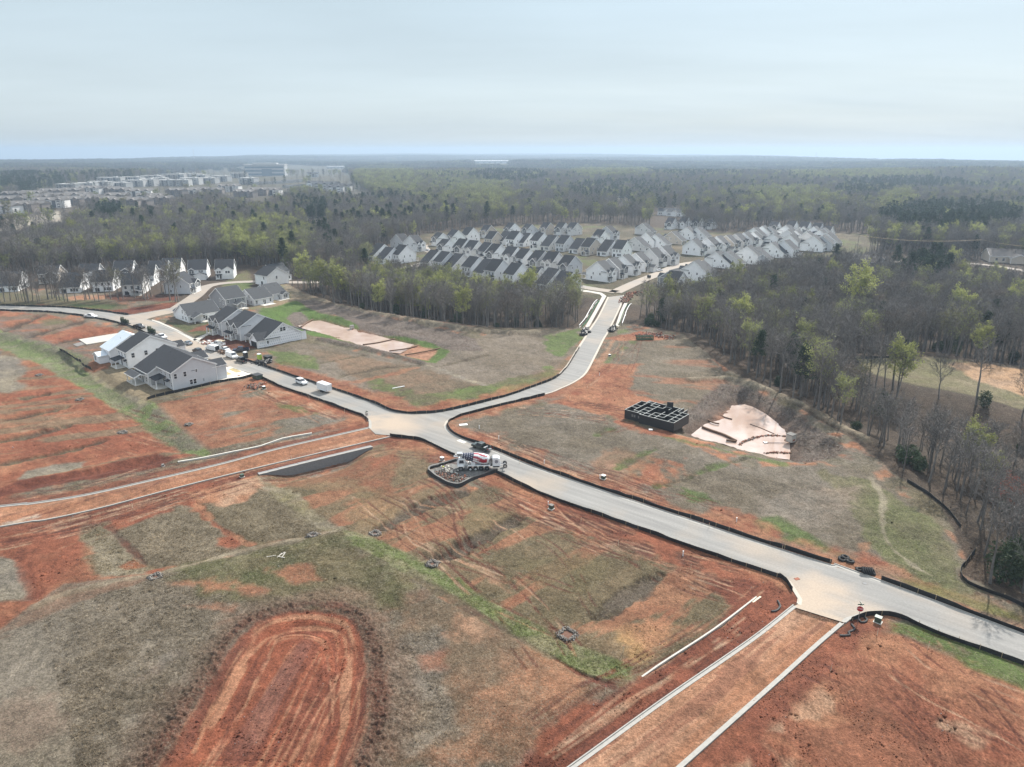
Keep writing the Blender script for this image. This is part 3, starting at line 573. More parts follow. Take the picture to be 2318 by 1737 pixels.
# --- the scraped pit: red clay, ruts running round
sp = sdist(gx, gy, PITC); mp = sst(-0.3, 0.6, sp + WARP2 * 0.6)
ux = gx * math.cos(R(84)) + gy * math.sin(R(84)); swl = WARP * 1.6 + WARP2 * 0.4
rut = fbm(sp + swl * 0.5, ux * 0.10, 1.5, 3, 71); st = fbm(gx + swl, gy, 1.5, 3, 73, R(84), 16); st2 = fbm(gx, gy, 4, 3, 74, R(84), 6)
lay(mp, (0.27,0.09,0.05), (0.215,0.075,0.045), sst(0.35, 0.65, st2), 0.0)
ring = sst(8.5, 5.0, sp + WARP * 3); mixn = rut * ring + st * (1 - ring)
lay(mp * sst(0.60, 0.72, mixn) * (0.35 + 0.5 * ring), (0.44,0.235,0.14), (0.36,0.17,0.10), N_A)
lay(mp * sst(0.42, 0.30, mixn) * 0.55, REDD, (0.13,0.05,0.036), N_A)
for _k in range(9):
    _q = random.Random(_k); _d = 0.7 + _k * 0.62; _L = np.asarray(offset_line(PIT, -_d))[6:-6]; _a = _q.randrange(0, max(1, len(_L) // 3)); _b = len(_L) - _q.randrange(0, max(1, len(_L) // 3)); _t = np.arange(len(_L)) * 0.11; _L = _L + np.stack([np.sin(_t + _k) * 0.8, np.cos(_t * 0.7 + _k * 2) * 0.8], 1); band([tuple(v) for v in _L[_a:_b]], 0.46, *(((0.50,0.27,0.165), ORG) if _k % 3 else (REDD, (0.12,0.045,0.03))), 0.3, 0.12, None, 0.75, dz=-0.12 if _k % 3 == 0 else 0.03, patch=0.44)
for _k in range(24):
    _q = random.Random(50 + _k); _x = -37 + _k * 0.78 + _q.uniform(-0.6, 0.6); band(smooth_line([(_x, 58), (_x + 1.2 + _q.uniform(-0.4, 0.4), 70), (_x + 2.2 + _q.uniform(-0.8, 0.8), 80 + _q.uniform(-3, 7))]), 0.4, *(((0.47,0.25,0.155), ORG) if _q.random() < 0.6 else (REDD, (0.14,0.05,0.035))), 0.3, 0.12, None, 0.6, dz=-0.05, patch=0.36)
lay(mp * (1 - ring) * sst(0.5, 0.7, st2) * 0.55, (0.215,0.088,0.064), (0.23,0.12,0.095), N_B)
clod = np.exp(-((sp + 1.3 + WARP * 1.5) / 1.5) ** 2); cl2 = np.exp(-((sp + 3.6 + WARP * 4) / 2.4) ** 2)
lay(np.clip(clod * 1.1, 0, 1), (0.10,0.062,0.045), REDD, N_B, 0.8)
lay(cl2 * 0.75, (0.15,0.105,0.075), (0.20,0.13,0.095), N_B, 1.0)
# ------------------------------------------------------------------ wheel ruts on the soft ground, broken colour everywhere
def ruts(n, base, lo, hi, seed, wob=2.5):
    q = random.Random(seed); B = np.asarray(smooth_line(base, 3.0))
    for _ in range(n):
        a = q.randrange(0, max(1, len(B) - 8)); b = min(len(B), a + q.randrange(8, 26)); L_ = np.asarray(offset_line([tuple(v) for v in B[a:b]], q.uniform(lo, hi))); t = np.linspace(0, 6.28, len(L_)); w = q.uniform(0.3, 1) * wob; ph = q.uniform(0, 6)
        L_ = L_ + np.stack([np.sin(t * 0.6 + ph) * w, np.cos(t * 0.5 + ph) * w], 1); L_ = smooth_line(L_, 1.2)
        for o_ in (-0.85, 0.85):
            dk = q.random() < 0.7; band(offset_line(L_, o_), 0.42, *((REDD, (0.12,0.05,0.036)) if dk else (ORG, TAN)), 0.3, 0.12, None, q.uniform(0.45, 0.85), dz=-0.07, patch=0.36)
ruts(16, wFL[i4_:i5_], -10, -3.5, 1); ruts(12, wUP[2:7], -9, -3, 2); ruts(5, wNL[7:13], 2, 7, 3); ruts(7, wFL[i1_:i2_], -9, -3, 4); ruts(8, DR2_L, -7, -1.5, 5, 1.2); ruts(10, DR1_L, 1.5, 9, 6); ruts(6, DR1_U, -7, -2, 7); ruts(7, pix([(1300,870),(1330,840),(1365,790),(1385,760)]), -14, 2, 8); ruts(9, D((1290,930),(1345,905),(1200,880),(1100,870)), -6, 6, 9)
ruts(10, D((1150,1060),(1250,1130),(1420,1210),(1600,1260)), -5, 9, 10); ruts(10, D((1900,1400),(2050,1500),(2250,1640)), -14, 14, 11, 4)
ruts(14, D((700,1040),(800,1100),(900,1180),(1050,1290),(1200,1400)), -4, 26, 12, 5); ruts(10, D((400,1010),(250,1060),(60,1120)), -16, 24, 13, 4); ruts(8, D((0,900),(150,890),(330,960)), -12, 14, 14)
fm1 = fbm(gx, gy, 1.1, 3, 87); fm2 = fbm(gx, gy, 3.2, 4, 88); fm3 = fbm(gx, gy, 5, 4, 89, RDIR, 5); fm4 = fbm(gx, gy, 0.45, 2, 92); _nr = sst(600, 250, gr)[:, None]
GC = GC * (1 + _nr * ((fm1 - 0.5) * 0.30 + (fm2 - 0.5) * 0.30 + (fm3 - 0.5) * 0.36 + (fm4 - 0.5) * 0.42)[:, None])
_w = np.clip(sdist(gx, gy, D((1850,1395),(2050,1450),(2212,1520),(2400,1600),(2400,1900),(1500,1900),(1620,1640))), 0, 1)
_rip = np.sin(((gx * math.cos(R(-12)) + gy * math.sin(R(-12))) / 0.62 + WARP2 * 2.2) * 2 * math.pi) * _w * sst(0.40, 0.6, fbm(gx, gy, 9, 3, 90)); GC = GC * (1 + _rip * 0.14)[:, None]; GH = GH + _rip * 0.035
GC = np.clip(GC * 0.70, 0.004, 0.9)
# ------------------------------------------------------------------ small relief
near = sst(420, 200, gr)
ffine = fbm(gx, gy, 0.9, 3, 81) - 0.5; fmid = fbm(gx, gy, 3.0, 3, 82) - 0.5; fbig = fbm(gx, gy, 14, 3, 83) - 0.5
road_near = sst(0.5, 5, NETD)
GH = GH + near * road_near * (fbig * 0.5 + fmid * 0.22 + ffine * 0.08 * (0.4 + np.clip(VEG, 0, 1.6)))
GH = GH + near * (clod * (0.16 + 0.42 * (fm4 - 0.3)) + cl2 * (fm4 - 0.4) * 0.22 + mp * ((rut - 0.5) * 0.22 * ring + (st - 0.5) * 0.10))
bnk = np.exp(-(np.abs(seg_dist(gx, gy, BANK_TOP) - 2.0) / 2.0) ** 2); GH += bnk * (fbm(gx, gy, 1.4, 2, 84, R(120), 4) - 0.5) * 0.35
for s, st in DRS: GH = np.where(s > -1.8, -0.06 + (st - 0.5) * 0.05, np.minimum(GH, 0.05 + np.maximum(0, -s - 1.8) * 0.22))
fl = sst(0.2, -0.3, NETD)                                    # the bed under the asphalt
GH = np.where(NETD < 0.9, np.where(NETD < 0.1, -0.16, np.clip(GH, -0.12, 0.1)), GH)
for L_, w_ in ((ST_NE, 7.4), (ST_W, 7.4), (ST_P, 7.4), (ST_R, 7), (ST_L, 7)):
    d = sdist(gx, gy, strip(L_, w_)); GH = np.where(d > -1.0, -0.16, GH)
for P in (POND1, POND2): s = sdist(gx, gy, P); GH = GH + sst(-7, -2, s) * sst(9, 1, s) * (WARP * 1.1 + WARP2 * 0.5)
_w1 = sst(5, 2, seg_dist(gx, gy, WALL1)); GH = GH * (1 - _w1) + np.minimum(hz(gx, gy), 0.0) * _w1
s = sdist(gx, gy, PAD); GH = np.where(s > -0.5, 0.02 + ffine * 0.25, GH)

def ground_material():
    m = bpy.data.materials.new('earth_and_grass'); m.use_nodes = True; nt = m.node_tree; N = nt.nodes; L = nt.links
    b = N['Principled BSDF']; b.inputs['Roughness'].default_value = 0.95; b.inputs['Specular IOR Level'].default_value = 0.15
    a = N.new('ShaderNodeAttribute'); a.attribute_name = 'soil'; v = N.new('ShaderNodeAttribute'); v.attribute_name = 'cover'
    g = N.new('ShaderNodeNewGeometry')
    def noise(s, det, r=0.65):
        n = N.new('ShaderNodeTexNoise'); n.inputs['Scale'].default_value = s; n.inputs['Detail'].default_value = det; n.inputs['Roughness'].default_value = r; L.new(g.outputs['Position'], n.inputs['Vector']); return n.outputs['Fac']
    def rng_(src, a0, a1, b0, b1):
        r = N.new('ShaderNodeMapRange'); r.inputs[1].default_value = a0; r.inputs[2].default_value = a1; r.inputs[3].default_value = b0; r.inputs[4].default_value = b1; L.new(src, r.inputs[0]); return r.outputs[0]
    def math_(op, x, y):
        q = N.new('ShaderNodeMath'); q.operation = op
        for i, t in enumerate((x, y)):
            if isinstance(t, (int, float)): q.inputs[i].default_value = t
            else: L.new(t, q.inputs[i])
        return q.outputs[0]
    n1 = noise(0.55, 8, 0.7); n2 = noise(3.6, 5, 0.8); n3 = noise(3.0, 4)
    k = math_('MULTIPLY', rng_(n1, 0.32, 0.68, 0.86, 1.13), rng_(n2, 0.32, 0.68, 0.50, 1.5))  # wide random contrast; its dark end puts shade among tufts into the colour
    sc_ = N.new('ShaderNodeVectorMath'); sc_.operation = 'SCALE'; L.new(a.outputs['Color'], sc_.inputs[0]); L.new(k, sc_.inputs['Scale'])
    straw = N.new('ShaderNodeMix'); straw.data_type = 'RGBA'; straw.inputs[7].default_value = (0.27, 0.235, 0.175, 1); L.new(sc_.outputs[0], straw.inputs[6])
    L.new(math_('MULTIPLY', rng_(n3, 0.52, 0.70, 0.0, 0.55), v.outputs['Fac']), straw.inputs[0])
    dark = N.new('ShaderNodeMix'); dark.data_type = 'RGBA'; dark.inputs[7].default_value = (0.055, 0.045, 0.025, 1); L.new(straw.outputs[2], dark.inputs[6])
    n4 = noise(3.7, 4); L.new(math_('MULTIPLY', rng_(n4, 0.50, 0.72, 0.0, 0.6), v.outputs['Fac']), dark.inputs[0])
    L.new(dark.outputs[2], b.inputs['Base Color'])
    bp = N.new('ShaderNodeBump'); bp.inputs['Distance'].default_value = 0.45; bp.inputs['Strength'].default_value = 0.75
    L.new(math_('ADD', n2, n1), bp.inputs['Height']); L.new(bp.outputs[0], b.inputs['Normal'])
    return m
def build_ground():
    V = np.stack([gx, gy, GH], 1); i = np.arange(NR - 1)[:, None] * NA; j = np.arange(NA - 1)[None, :]
    a = (i + j).ravel(); F = np.stack([a, a + 1, a + NA + 1, a + NA], 1)[:, ::-1]
    seam = np.arange(NR - 1) * NA; S = np.stack([seam + NA - 1, seam, seam + NA, seam + 2 * NA - 1], 1)[:, ::-1]
    me = np_mesh('ground', V, np.concatenate([F, S]), [ground_material()], smooth=True)
    set_color(me, 'soil', np.clip(GC, 0, 1)); at_ = me.attributes.new('cover', 'FLOAT', 'POINT'); at_.data.foreach_set('value', VEG.astype(np.float32))
    return tag(link('ground', me), 'red clay and dry grass building land running out to wooded hills', kind='structure')
build_ground()
_lastz = GH
def ground_z(x, y):
    """level of the finished ground sheet (small relief too), bilinear in its own rings"""
    x = np.atleast_1d(np.asarray(x, float)); y = np.atleast_1d(np.asarray(y, float))
    r = np.hypot(x, y); t = np.arctan2(x, y)
    i = np.clip(np.searchsorted(RAD, r) - 1, 0, NR - 2); j = np.clip(np.searchsorted(ANG, t) - 1, 0, NA - 2)
    u = np.clip((r - RAD[i]) / (RAD[i + 1] - RAD[i]), 0, 1); w = np.clip((t - ANG[j]) / (ANG[j + 1] - ANG[j]), 0, 1)
    G = GH.reshape(NR, NA)
    return (G[i, j] * (1 - w) + G[i, j + 1] * w) * (1 - u) + (G[i + 1, j] * (1 - w) + G[i + 1, j + 1] * w) * u
def ground_c(x, y):
    r = np.hypot(x, y); t = np.arctan2(x, y); i = np.clip(np.searchsorted(RAD, r), 0, NR - 1); j = np.clip(np.searchsorted(ANG, t), 0, NA - 1)
    return GC.reshape(NR, NA, 3)[i, j], VEG.reshape(NR, NA)[i, j]
def gp(x, y, dz=0.0):
    p = on(x, y); return Vector((p.x, p.y, float(ground_z(p.x, p.y)[0]) + dz))

# ------------------------------------------------------------------ asphalt, water
def flat(name, pts, z, m, step=0):
    me = bpy.data.meshes.new(name); P = [Vector((x, y, 0)) for x, y in pts]
    tris = tessellate_polygon([P]); me.from_pydata([(x, y, z) for x, y in pts], [], [tuple(t) for t in tris]); me.materials.append(m)
    bm = bmesh.new(); bm.from_mesh(me); bmesh.ops.recalc_face_normals(bm, faces=bm.faces)
    if bm.faces and sum(f.normal.z for f in bm.faces) < 0: bmesh.ops.reverse_faces(bm, faces=bm.faces)
    bm.to_mesh(me); bm.free(); return link(name, me)
def asphalt_material():
    m = bpy.data.materials.new('worn_asphalt'); m.use_nodes = True; nt = m.node_tree; N = nt.nodes; L = nt.links
    b = N['Principled BSDF']; b.inputs['Roughness'].default_value = 0.85; b.inputs['Specular IOR Level'].default_value = 0.3
    g = N.new('ShaderNodeNewGeometry')
    mp = N.new('ShaderNodeMapping'); mp.inputs['Rotation'].default_value = (0, 0, -RDIR); mp.inputs['Scale'].default_value = (1, 1, 1); L.new(g.outputs['Position'], mp.inputs[0])
    mp2 = N.new('ShaderNodeMapping'); mp2.inputs['Scale'].default_value = (0.05, 0.75, 1); L.new(mp.outputs[0], mp2.inputs[0])
    def noise(vec, s, d):
        n = N.new('ShaderNodeTexNoise'); n.inputs['Scale'].default_value = s; n.inputs['Detail'].default_value = d; L.new(vec, n.inputs['Vector']); return n.outputs['Fac']
    def ramp(src, p0, p1, c0, c1):
        r = N.new('ShaderNodeValToRGB'); r.color_ramp.elements[0].position = p0; r.color_ramp.elements[1].position = p1
        r.color_ramp.elements[0].color = (*c0, 1); r.color_ramp.elements[1].color = (*c1, 1); L.new(src, r.inputs[0]); return r.outputs[0]
    def mixc(f, a_, b_):
        q = N.new('ShaderNodeMix'); q.data_type = 'RGBA'; L.new(f, q.inputs[0]); L.new(a_, q.inputs[6])
        if isinstance(b_, tuple): q.inputs[7].default_value = (*b_, 1)
        else: L.new(b_, q.inputs[7])
        return q.outputs[2]
    base = ramp(noise(mp2.outputs[0], 1.0, 5), 0.3, 0.7, (0.172, 0.168, 0.161), (0.243, 0.236, 0.224))
    dust = ramp(noise(g.outputs['Position'], 0.055, 6), 0.50, 0.70, (0, 0, 0), (0.75, 0.75, 0.75))
    c = mixc(dust, base, (0.285, 0.237, 0.19))
    a = N.new('ShaderNodeAttribute'); a.attribute_name = 'dust'
    c = mixc(a.outputs['Fac'], c, (0.355, 0.285, 0.222))
    grain = ramp(noise(g.outputs['Position'], 3.0, 6), 0.3, 0.7, (0.9, 0.9, 0.9), (1.1, 1.1, 1.1))
    mu = N.new('ShaderNodeVectorMath'); mu.operation = 'MULTIPLY'; L.new(c, mu.inputs[0]); L.new(grain, mu.inputs[1]); L.new(mu.outputs[0], b.inputs['Base Color'])
    return m
ASPH = asphalt_material()
def road_sheet(name, poly, z, label, dusty=()):
    """triangulated and then cut into small faces so that clay dust can lie on it where lorries drop it"""
    o = flat(name, poly, z, ASPH); me = o.data; bm = bmesh.new(); bm.from_mesh(me)
    for _ in range(9):
        es = [e for e in bm.edges if e.calc_length() > 3.0 and -70 < e.verts[0].co.y < 330]
        if not es: break
        bmesh.ops.subdivide_edges(bm, edges=es, cuts=1); bmesh.ops.triangulate(bm, faces=[f for f in bm.faces if len(f.verts) > 3])
        if len(bm.verts) > 60000: break
    bm.to_mesh(me); bm.free()
    co = np.empty(len(me.vertices) * 3, np.float32); me.vertices.foreach_get('co', co); co = co.reshape(-1, 3); d = np.zeros(len(co))
    for (x, y, r, s) in dusty: d = np.maximum(d, s * sst(r, r * 0.3, np.hypot(co[:, 0] - x, co[:, 1] - y) + (fbm(co[:, 0], co[:, 1], 4, 3, 91) - 0.5) * r * 0.9))
    at_ = me.attributes.new('dust', 'FLOAT', 'POINT'); at_.data.foreach_set('value', d.astype(np.float32))
    return tag(o, label, kind='structure')
du = [(*ray(1850,1378), 10, 0.95), (*ray(1800,1330), 7, 0.7), (*ray(1700,1235), 6, 0.3), (*ray(865,960), 9, 0.95), (*ray(905,962), 9, 0.55), (*ray(1150,1110), 9, 0.5), (*ray(1010,960), 6, 0.4), (*ray(420,770), 26, 0.6), (*ray(520,812), 16, 0.5), (*ray(350,722), 22, 0.55), (*ray(1365,700), 24, 0.35), (*ray(1330,770), 8, 0.3), (*ray(1960,1390), 5, 0.7)]
road_sheet('road', ROAD, 0.0, 'pale dusty asphalt street with a crossroads through the building site', du)
for nm, L_, w_, lb in (('street', ST_NE, 7.4, 'street between the white houses beyond the wood'), ('street', ST_W, 7.4, 'street behind the first row of white houses'), ('path', ST_P, 7.0, 'pale road crossing the wood towards the white houses'), ('street', ST_R, 6.5, 'pale street at the edge of the far lawns'), ('street', ST_L, 7.0, 'street in front of the houses by the far wood')):
    road_sheet(nm, strip(L_, w_), -0.004, lb, [(*L_[len(L_) // 2], 300, 0.45)])
# ------------------------------------------------------------------ houses
M_WHITE = pm('white_siding', (0.86,0.865,0.87), 0.6, 0.05, 0.7, rnd=0.03)
M_LGREY = pm('pale_grey_siding', (0.60,0.61,0.63), 0.6, 0.05, 0.7, rnd=0.05)
M_GREY = pm('grey_siding', (0.30,0.305,0.32), 0.6, 0.05, 0.7, rnd=0.08)
M_TAN = pm('tan_siding', (0.50,0.44,0.37), 0.6, 0.05, 0.7, rnd=0.05)
M_WARM = pm('warm_grey_siding', (0.68,0.665,0.65), 0.6, 0.05, 0.7, rnd=0.05)
M_SHAKE = pm('dark_shake', (0.085,0.09,0.10), 0.7, 0.15, 3)
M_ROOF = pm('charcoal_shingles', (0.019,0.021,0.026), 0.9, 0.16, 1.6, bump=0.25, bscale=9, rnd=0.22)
M_ROOFG = pm('grey_shingles', (0.040,0.043,0.048), 0.9, 0.14, 1.6, bump=0.25, bscale=9, rnd=0.12)  # grey roofs; also the paler copy that carries sunlight on estate roofs
M_UNDER = pm('pale_roof_underlay', (0.56,0.62,0.68), 0.5, 0.08, 0.6)
M_TRIM = pm('white_trim', (0.80,0.80,0.79), 0.5, 0.04, 2)
M_PANE = pm('window_glass', (0.035,0.04,0.05), 0.15, 0.3, 0.5, spec=0.6)
M_DOOR = pm('dark_door', (0.05,0.045,0.045), 0.5, 0.1, 3)
M_GDOOR = pm('white_garage_door', (0.72,0.72,0.71), 0.5, 0.04, 2)
M_CONC = pm('concrete', (0.42,0.395,0.355), 0.85, 0.12, 1.2, bump=0.2)
M_CONCL = pm('new_concrete', (0.55,0.525,0.475), 0.85, 0.08, 0.8, bump=0.15)
M_WRAP = pm('house_wrap', (0.82,0.82,0.84), 0.55, 0.04, 1.0)
M_PRINT = pm('wrap_print', (0.40,0.42,0.47), 0.6, 0.1, 2)
M_BLACK = pm('black_opening', (0.012,0.012,0.013), 0.8, 0.2, 2)

class House:
    """walls, roofs and trim are collected and become one part each; every window, door and post is a part of its own"""
    def __init__(s, name, wall, roof=None):
        s.root = empty(name); s.wm = wall; s.rm = roof or M_ROOF; s.w = MB(); s.r = MB(); s.t = MB()
    def vol(s, x0, x1, y0, y1, ef, eb=None, pitch=30, ridge='x', ov=0.35, wall=None, roof=None, z0=0.0, gable=None, open_=False):
        """a gabled body; ridge along x or y; ef, eb = height of the two eaves (low-y / high-y side, or low-x / high-x)"""
        wall = wall or s.wm; roof = roof or s.rm; eb = ef if eb is None else eb; t = math.tan(R(pitch))
        if ridge == 'x': a0, a1, b0, b1 = x0, x1, y0, y1; P = lambda a, b, z: (a, b, z)
        else: a0, a1, b0, b1 = y0, y1, x0, x1; P = lambda a, b, z: (b, a, z)
        dB = b1 - b0; d0 = (dB + (eb - ef) / t) / 2; rb = b0 + d0; rz = ef + d0 * t
        if not open_:
            prof = [(b0, z0), (b1, z0), (b1, eb), (rb, rz), (b0, ef)]
            for a in (a0, a1): s.w.poly([P(a, b, z) for b, z in prof], gable or wall)
            s.w.poly([P(a0, b0, z0), P(a1, b0, z0), P(a1, b0, ef), P(a0, b0, ef)], wall); s.w.poly([P(a0, b1, z0), P(a1, b1, z0), P(a1, b1, eb), P(a0, b1, eb)], wall)
        th = 0.2
        for bb, e, sg in ((b0, ef, -1), (b1, eb, 1)):
            lo = (bb + sg * ov, e - ov * t + 0.02); hi = (rb, rz + 0.02)
            vs = [P(a, b, z + k) for k in (0, th) for a in (a0 - ov, a1 + ov) for b, z in (lo, hi)]
            s.r.faces(vs, [(0, 1, 3, 2), (4, 6, 7, 5), (0, 2, 6, 4), (1, 5, 7, 3), (0, 4, 5, 1), (2, 3, 7, 6)], roof)
            for a, k in ((a0 - ov, -1), (a1 + ov, 1)):       # rake board just proud of the roof edge
                q = 0.03 * k; h = 0.26
                vs = [P(a + q * e_, b, z - h * d_ + 0.17 * (1 - d_)) for e_ in (0.1, 1.6) for (b, z) in (lo, hi) for d_ in (0, 1)]
                s.t.faces(vs, [(0, 1, 3, 2), (4, 6, 7, 5), (0, 4, 5, 1), (2, 3, 7, 6), (0, 2, 6, 4), (1, 5, 7, 3)], M_TRIM)
            b = lo[0] + sg * 0.03; s.t.faces([P(a, b + sg * w_, lo[1] + z) for w_ in (0, 0.05) for a in (a0 - ov, a1 + ov) for z in (-0.05, 0.17)], [(0, 1, 3, 2), (4, 6, 7, 5), (0, 4, 5, 1), (2, 3, 7, 6), (0, 2, 6, 4), (1, 5, 7, 3)], M_TRIM)
        if not open_:
            for a, k in ((a0, -1), (a1, 1)):
                for b, e in ((b0, ef), (b1, eb)):
                    c = P(a, b, z0 + 0.02); s.t.box((c[0], c[1], c[2]), (0.24, 0.24, e - z0 - 0.1), M_TRIM)
        return rb, rz
    def shed(s, x0, x1, y0, y1, zlo, zhi, roof=None, out='-y', th=0.16):
        """a lean-to roof, low along the OUT side"""
        z = {'-y': (zlo, zhi), '+y': (zhi, zlo)}[out]
        vs = [(x, y, zz + k) for k in (0, th) for x in (x0, x1) for y, zz in ((y0, z[0]), (y1, z[1]))]
        s.r.faces(vs, [(0, 1, 3, 2), (4, 6, 7, 5), (0, 2, 6, 4), (1, 5, 7, 3), (0, 4, 5, 1), (2, 3, 7, 6)], roof or s.rm)
    def opening(s, name, face, u, z, w, h, at, frame=True, mat=None, bars=True, fm=None):
        """a window or door on a wall: face -x +x -y +y, AT = that wall's coordinate, u along it, z = sill"""
        m = MB(); fr = 0.11 if frame else 0.0; fm = fm or M_TRIM
        def bx(u0, u1, z0, z1, d0, d1, mm):
            sg = -1 if face[0] == '-' else 1; vs = []
            for d in (d0, d1):
                for uu, zz in ((u0, z0), (u1, z0), (u1, z1), (u0, z1)):
                    vs.append((at + sg * d, uu, zz) if face[1] == 'x' else (uu, at + sg * d, zz))
            m.faces(vs, [(0, 1, 2, 3), (7, 6, 5, 4), (0, 4, 5, 1), (1, 5, 6, 2), (2, 6, 7, 3), (3, 7, 4, 0)], mm)
        bx(u - w / 2, u + w / 2, z, z + h, -0.02, 0.045, mat or M_PANE)
        if frame:
            bx(u - w / 2 - fr, u - w / 2, z - fr, z + h + fr, -0.02, 0.09, fm); bx(u + w / 2, u + w / 2 + fr, z - fr, z + h + fr, -0.02, 0.09, fm)
            bx(u - w / 2, u + w / 2, z + h, z + h + fr, -0.02, 0.09, fm); bx(u - w / 2, u + w / 2, z - fr, z, -0.02, 0.10, fm)
            if bars: bx(u - w / 2, u + w / 2, z + h * 0.48, z + h * 0.53, 0.045, 0.07, fm)
        o = m.build(name, s.root); return o
    def win(s, face, u, z, at, w=0.85, h=1.45, n=1): 
        for k in range(n): s.opening('window', face, u + (k - (n - 1) / 2) * (w + 0.22), z, w, h, at)
    def post(s, x, y, h, z=0.0, w=0.2):
        m = MB(); m.box((x, y, z), (w, w, h), M_TRIM); m.box((x, y, z), (w + 0.12, w + 0.12, 0.25), M_TRIM); m.build('post', s.root)
    def slab(s, name, x0, x1, y0, y1, h=0.14, m=None):
        b = MB(); b.box(((x0 + x1) / 2, (y0 + y1) / 2, -0.25), (x1 - x0, y1 - y0, h + 0.25), m or M_CONCL); b.build(name, s.root)
    def vents(s, pts):
        for x, y, z in pts: b = MB(); b.tube((x, y, z - 0.3), (x, y, z + 0.45), 0.07, M_ROOFG, n=6); b.build('vent_pipe', s.root)
    def done(s):
        s.w.build('wall', s.root); s.r.build('roof', s.root); s.t.build('trim', s.root); return s.root

def two_storey(kind, wall):
    """the builder's narrow, deep two-storey house: front on -y, ridge along x"""
    h = House('house', wall)
    W, Dp = DIM[kind]
    x0, x1, y0, y1 = -W / 2, W / 2, -Dp / 2, Dp / 2; E = 5.6
    low = kind in 'c'                                   # rear roof sweeps down to one storey
    rb, rz = h.vol(x0, x1, y0, y1, E, 3.1 if low else E, 36 if not low else 34)
    if kind in 'abc':                                   # gable over the garage bay
        h.vol(x1 - 4.5, x1 - 0.1, y0 - 1.1, y0 + 4.5, E - 0.05, pitch=38, ridge='y', wall=wall, gable=M_SHAKE if kind != 'b' else wall, z0=2.75)
        h.vol(x1 - 4.5, x1 - 0.1, y0 - 1.1, y0 + 0.05, 2.75, pitch=0.01, ridge='y', ov=0.02, wall=wall)
        h.win('-y', x1 - 2.3, 3.6, y0 - 1.1, 0.8, 1.4, 2); h.opening('garage_door', '-y', x1 - 2.3, 0.05, 3.7, 2.25, y0 - 1.1, mat=M_GDOOR, bars=False)
    if kind in 'bd':
        h.vol(x0 + 0.1, x0 + 2.6, y0 - 0.6, y0 + 4, E - 0.05, pitch=42, ridge='y', gable=M_SHAKE if kind == 'd' else wall, z0=2.9)
        h.win('-y', x0 + 1.35, 3.6, y0 - 0.6, 0.7, 1.4, 2)
    if kind == 'd':
        h.vol(x1 - 4.6, x1 - 0.1, y0 - 4.2, y0 + 0.4, 2.8, pitch=30, ridge='y'); h.opening('garage_door', '-y', x1 - 2.35, 0.05, 3.9, 2.2, y0 - 4.2, mat=M_GDOOR, bars=False)
        h.win('-y', x1 - 2.2, 4.4, y0, 0.8, 1.1, 2)
    px1 = x1 - 4.65
    h.shed(x0 - 0.1, px1, y0 - 1.9, y0 + 0.1, 2.55, 3.15); h.slab('porch_floor', x0, px1, y0 - 1.8, y0)
    h.post(x0 + 0.15, y0 - 1.7, 2.5); h.post(px1 - 0.2, y0 - 1.7, 2.5)
    h.opening('front_door', '-y', px1 - 0.75, 0.15, 0.95, 2.05, y0, mat=M_DOOR, bars=False); h.win('-y', x0 + 0.75, 0.9, y0, 0.6, 1.4)
    if kind in 'ac': h.win('-y', x0 + 1.2, 3.5, y0, 0.8, 1.4)
    if not low:
        for u in (-2.4, 0.0, 2.3): h.win('+y', u, 3.4, y1)
    h.win('+y', -1.7, 0.8, y1, 0.8, 1.5, 3); h.opening('back_door', '+y', 2.1, 0.1, 1.6, 2.05, y1, bars=False)
    if kind == 'b':                                     # covered porch on the back
        h.vol(x0 + 0.2, x0 + 4.0, y1 - 0.5, y1 + 3.4, 2.6, pitch=24, ridge='y', open_=True); h.post(x0 + 0.4, y1 + 3.2, 2.6); h.post(x0 + 3.8, y1 + 3.2, 2.6); h.slab('patio', x0 + 0.2, x0 + 4.0, y1, y1 + 3.4)
    for at, f in ((x0, '-x'), (x1, '+x')):
        h.win(f, -2.2, 3.5, at, 0.7, 1.2); h.win(f, 2.4, 3.5, at, 0.7, 1.2); h.win(f, 3.6, 0.9, at, 0.8, 1.4)
    h.vents([(x0 + 2, 1.5, rz - 1.3), (x0 + 4.5, 2.2, rz - 1.8)])
    r = h.done(); bpy.context.view_layer.update(); return r

DIM = {'a': (7.4, 14.5), 'b': (7.4, 14.5), 'c': (7.2, 16), 'd': (7.4, 14.5)}
TPL = {k: two_storey(k, M_WHITE) for k in 'abcd'}
_tpl_used = set()
WALLN = {'white': M_WHITE, 'pale grey': M_LGREY, 'grey': M_GREY, 'tan': M_TAN, 'beige-grey': M_WARM}
def place_house(p, th, corner, kind, colour, label, group, roof=None, s=1.0, sx=1.0):
    w, d = DIM[kind]; cx, cy = corner[0] * w / 2 * s * sx, corner[1] * d / 2 * s; c, n = math.cos(R(th)), math.sin(R(th))
    if kind not in _tpl_used and colour == 'white' and roof is None: o = TPL[kind]; _tpl_used.add(kind)
    else:
        sw = {M_WHITE.name: WALLN[colour]}
        if roof: sw[M_ROOF.name] = roof
        o = copy_tree(TPL[kind], None, sw if (colour != 'white' or roof) else None)
    o.location = (p[0] - (cx * c - cy * n), p[1] - (cx * n + cy * c), gz(*p) * 0); o.rotation_euler = (0, 0, R(th)); o.scale = (s * sx, s, s)
    return tag(o, label, 'house', group)
ORD = 'first second third fourth fifth sixth seventh eighth ninth tenth eleventh twelfth thirteenth fourteenth fifteenth sixteenth seventeenth eighteenth'.split()
CA, CB, CC = (800,480,500), (1250,480,550), (1500,500,400)
RR, RF, LF, LR = ('rear', 139, (-1, 1)), ('front', -41, (1, -1)), ('front', 48, (-1, -1)), ('rear', 228, (1, 1))
